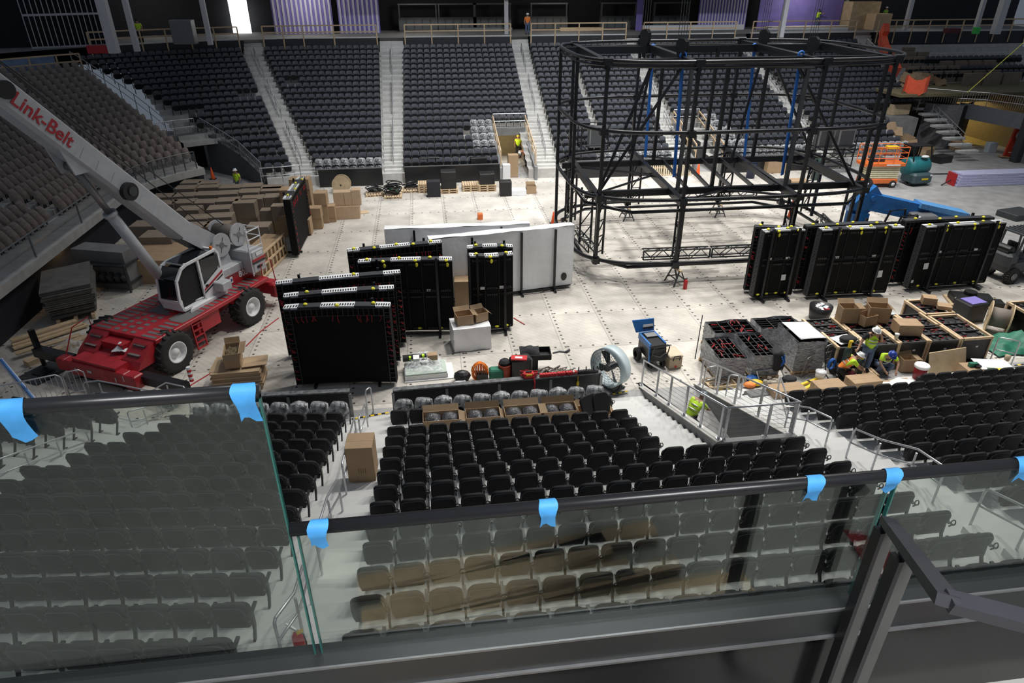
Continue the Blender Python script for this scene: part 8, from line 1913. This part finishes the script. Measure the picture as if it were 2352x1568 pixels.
m=MB().use(mat('round sign red',(.35,.02,.03),.5)); q=PZ(2267,252,zt-1.1); m.tube((q.x,B1.y+1.2,zt-1.35),(q.x,B1.y+1.24,zt-1.35),.55,24); m.use(M_paper); m.path([(q.x+.48*math.cos(2*PI*k/24),B1.y+1.19,zt-1.35+.48*math.sin(2*PI*k/24)) for k in range(24)],.02,4,closed=True); o=m.build('round_sign'); tag(o,'round red and white sign hung inside the loading tunnel','sign')
# drink banner: orange-red panel with the white G and grey bolt
q=PZ(2318,362,0); t=thing('drink_banner','leaning orange-red banner stand with a white letter G beside the loading tunnel','banner',(q.x,q.y,0),R(-10),ry=R(6)); m=MB().use(M_card); m.box((0,0,.04),(1.5,.6,.08)); m.build('base',t); m=MB().use(mat('banner red',(.55,.05,.025),.5)); m.box((0,0,1.25),(1.1,.16,2.35),bev=.03); m.build('panel',t)
text_mesh('G',1.0,Matrix(((1,0,0,0),(0,0,-1,-.09),(0,1,0,1.72),(0,0,0,1))),M_paper,'letter',t,.006,.15,.02)
m=MB().use(mat('bolt grey',(.35,.32,.31),.6)); m.add([(-.25,-.09,.75),(.05,-.09,1.2),(.2,-.09,1.2),(.35,-.09,1.25),(.0,-.09,.95),(.1,-.09,.93)],[(0,1,2),(0,5,4),(2,3,4)]); m.use(M_paper); m.box((0,-.085,.4),(.6,.01,.05)); m.build('bolt',t)
# rail above the tunnel
P=[PY(2108,250,A0.y)+Vector((0,0,0))]; P=[Vector((A0.x+.1,A0.y+.4,zt)),Vector((B0.x,B0.y+.5,zt)),Vector(((B1.x+C0_.x)/2,B1.y-1.3,zt+.05)),Vector((C0_.x+1,C0_.y+.4,zt+.1))]
wrail('barred_railing','grey barred railing over the block wall and loading tunnel',P,1.05,bars=.16)
P=[PZ(1935,255,2.6),PZ(1990,255,2.6),PZ(2045,255,2.6),PZ(2105,258,2.6)]; wrail('barred_railing','grey barred railing on the landing beside the tumbled cartons',P,1.0,bars=.16)
m=MB().use(M_concd); a,b=PZ(1962,262,2.55),PZ(2105,268,2.55); m.hexa([Vector((a.x,a.y-.3,0)),Vector((b.x,b.y-.3,0)),Vector((b.x,b.y+3,0)),Vector((a.x,a.y+3,0)),Vector((a.x,a.y-.3,2.5)),Vector((b.x,b.y-.3,2.5)),Vector((b.x,b.y+3,2.5)),Vector((a.x,a.y+3,2.5))]); struct(m,'floor_right_landing')
t=thing('pine_stair_rail','long pine stair rail sloping down to the scissor lift','guard rail',tuple(PZ(2010,330,0))); a,b=PZ(1937,236,3.4),PZ(2020,325,1.0)
for h in(0,-.55): m=MB().use(M_wood); m.bar(a+Vector((0,0,h)),b+Vector((0,0,h)),.06,.1); m.build('rail',t,world=True)
for k in range(4): p=a.lerp(b,k/3); m=MB().use(M_wood); m.bar(p,p-Vector((0,0,.95)),.08,.06); m.build('post',t,world=True)
# orange mesh fence
m=MB().use(mat('orange mesh fence',(.85,.13,.06),.7,var=.1)); PT=[PZ(2033,78,ZP),PZ(2022,100,6.9),PZ(2028,128,6.1),PZ(2042,155,5.3),PZ(2055,182,4.5)]
for p,q in zip(PT,PT[1:]): m.bar(p+Vector((0,0,.55)),q+Vector((0,0,.55)),.5,.9,up=(0,0,1))
o=m.build('orange_fence'); tag(o,'orange mesh fence running down the steps beside the cartons','fence')
m=MB().use(MATS['orange mesh fence']); q=PZ(2098,216,4.2); m.grid(8,6,lambda a,b:(q.x-1.0+2.0*a,q.y+.4*math.sin(6*a),q.z+1.2*b+.2*math.sin(9*a))); o=m.build('orange_mesh'); tag(o,'bundle of orange mesh at the end of the barred railing','mesh')
# flat cartons standing on the upper rows
k=0
RWS=[(17,2080,78,1,30),(16,2052,96,3,29),(15,2072,110,2,28),(14,2170,100,4,33),(13,2090,121,4,31),(12,2110,132,6,33),(11,2230,150,3,36)]
for rI,(j,u0,v0,n,du) in enumerate(RWS):
    for i in range(n):
        x=PY(u0+du*i+14,v0+15,fY(j)-.2).x; carton('cardboard_box','flat greyed carton standing on the upper rows, %s in the %s row of cartons'%(ORD[i],ORD[rI]),(x,fY(j)-.1,fz(j)),(1.12,.3,.9),0,None,M_cardg,False)
for i in range(3):
    x=PY(2225+44*i,200,fY(10)).x; carton('cardboard_box','large flat carton behind the barred railing, %s from the orange mesh'%ORD[i],(x,fY(10)-.1,fz(10)),(1.6,.3,1.5),0,None,M_cardg,False)
r=random.Random(51)
for i,(u,v,z,s) in enumerate(((2085,165,5.2,1.0),(2110,150,5.6,.9),(2130,165,5.2,.8),(2078,205,4.6,1.3),(2110,185,4.8,.9),(2150,180,5.0,.6),(2165,188,4.8,.7),(2100,140,5.9,.8),(2135,195,4.6,.6))):
    q=PY(u,v,fY(10)+.4*(i%3)); q.z=max(fz(9)+.45,min(q.z,fz(10)+1.2)); t=carton('cardboard_box','tumbled carton on the seats above the barred railing, %s of the spill'%ORD[i],(q.x,q.y,q.z-.35),(s,s*.8,s*.7),r.uniform(0,3),None,M_card,False); t.rotation_euler=(r.uniform(-.5,.5),r.uniform(-.5,.5),r.uniform(0,3))
for i,(u,v,z,s) in enumerate(((1975,290,2.0,1.0),(2000,300,1.8,1.1),(2030,300,1.6,.9),(2055,305,1.4,1.2),(2010,325,1.1,1.0),(2040,330,.9,1.1),(2070,325,.9,.9),(2095,335,.5,1.1),(2060,345,.5,.9),(2025,345,.6,.8),(2085,310,1.2,.8),(1990,310,1.4,.8),(2115,340,.4,.8),(2050,285,2.2,.9),(2020,280,2.4,.8))):
    q=PZ(u,v,z); t=carton('cardboard_box','tumbled carton in the heap beside the scissor lift, %s counted from the top'%ORD[i] if i<20 else '',(q.x,q.y,max(0.1,z-.5)),(s,s*.75,s*.65),r.uniform(0,3),None,M_card,False); t.rotation_euler=(r.uniform(-.6,.6),r.uniform(-.6,.6),r.uniform(0,3))
q=PZ(2140,365,0); open_carton((q.x-.5,q.y+.5,.02),(1.4,1.0,.7),R(30),'big opened carton lying on the slab near the loading tunnel')
cbox(2160,372,0,(1.3,.9,.5),'dark low table frame on the slab beside the opened carton','table_frame','table',M_black,.3)
cbox(2060,262,2.5,(1.7,.7,.8),'pale timber bin on the landing by the barred railing','timber_bin','bin',M_ply,.1)
m=MB().use(mat('yellow rope',(.7,.7,.1),.6)); a,b=PZ(2222,212,4.8),PZ(2360,90,8.5); m.tube(a,b,.03,5); o=m.build('yellow_rope'); tag(o,'taut yellow rope rising to the frame edge above the cartons','rope')
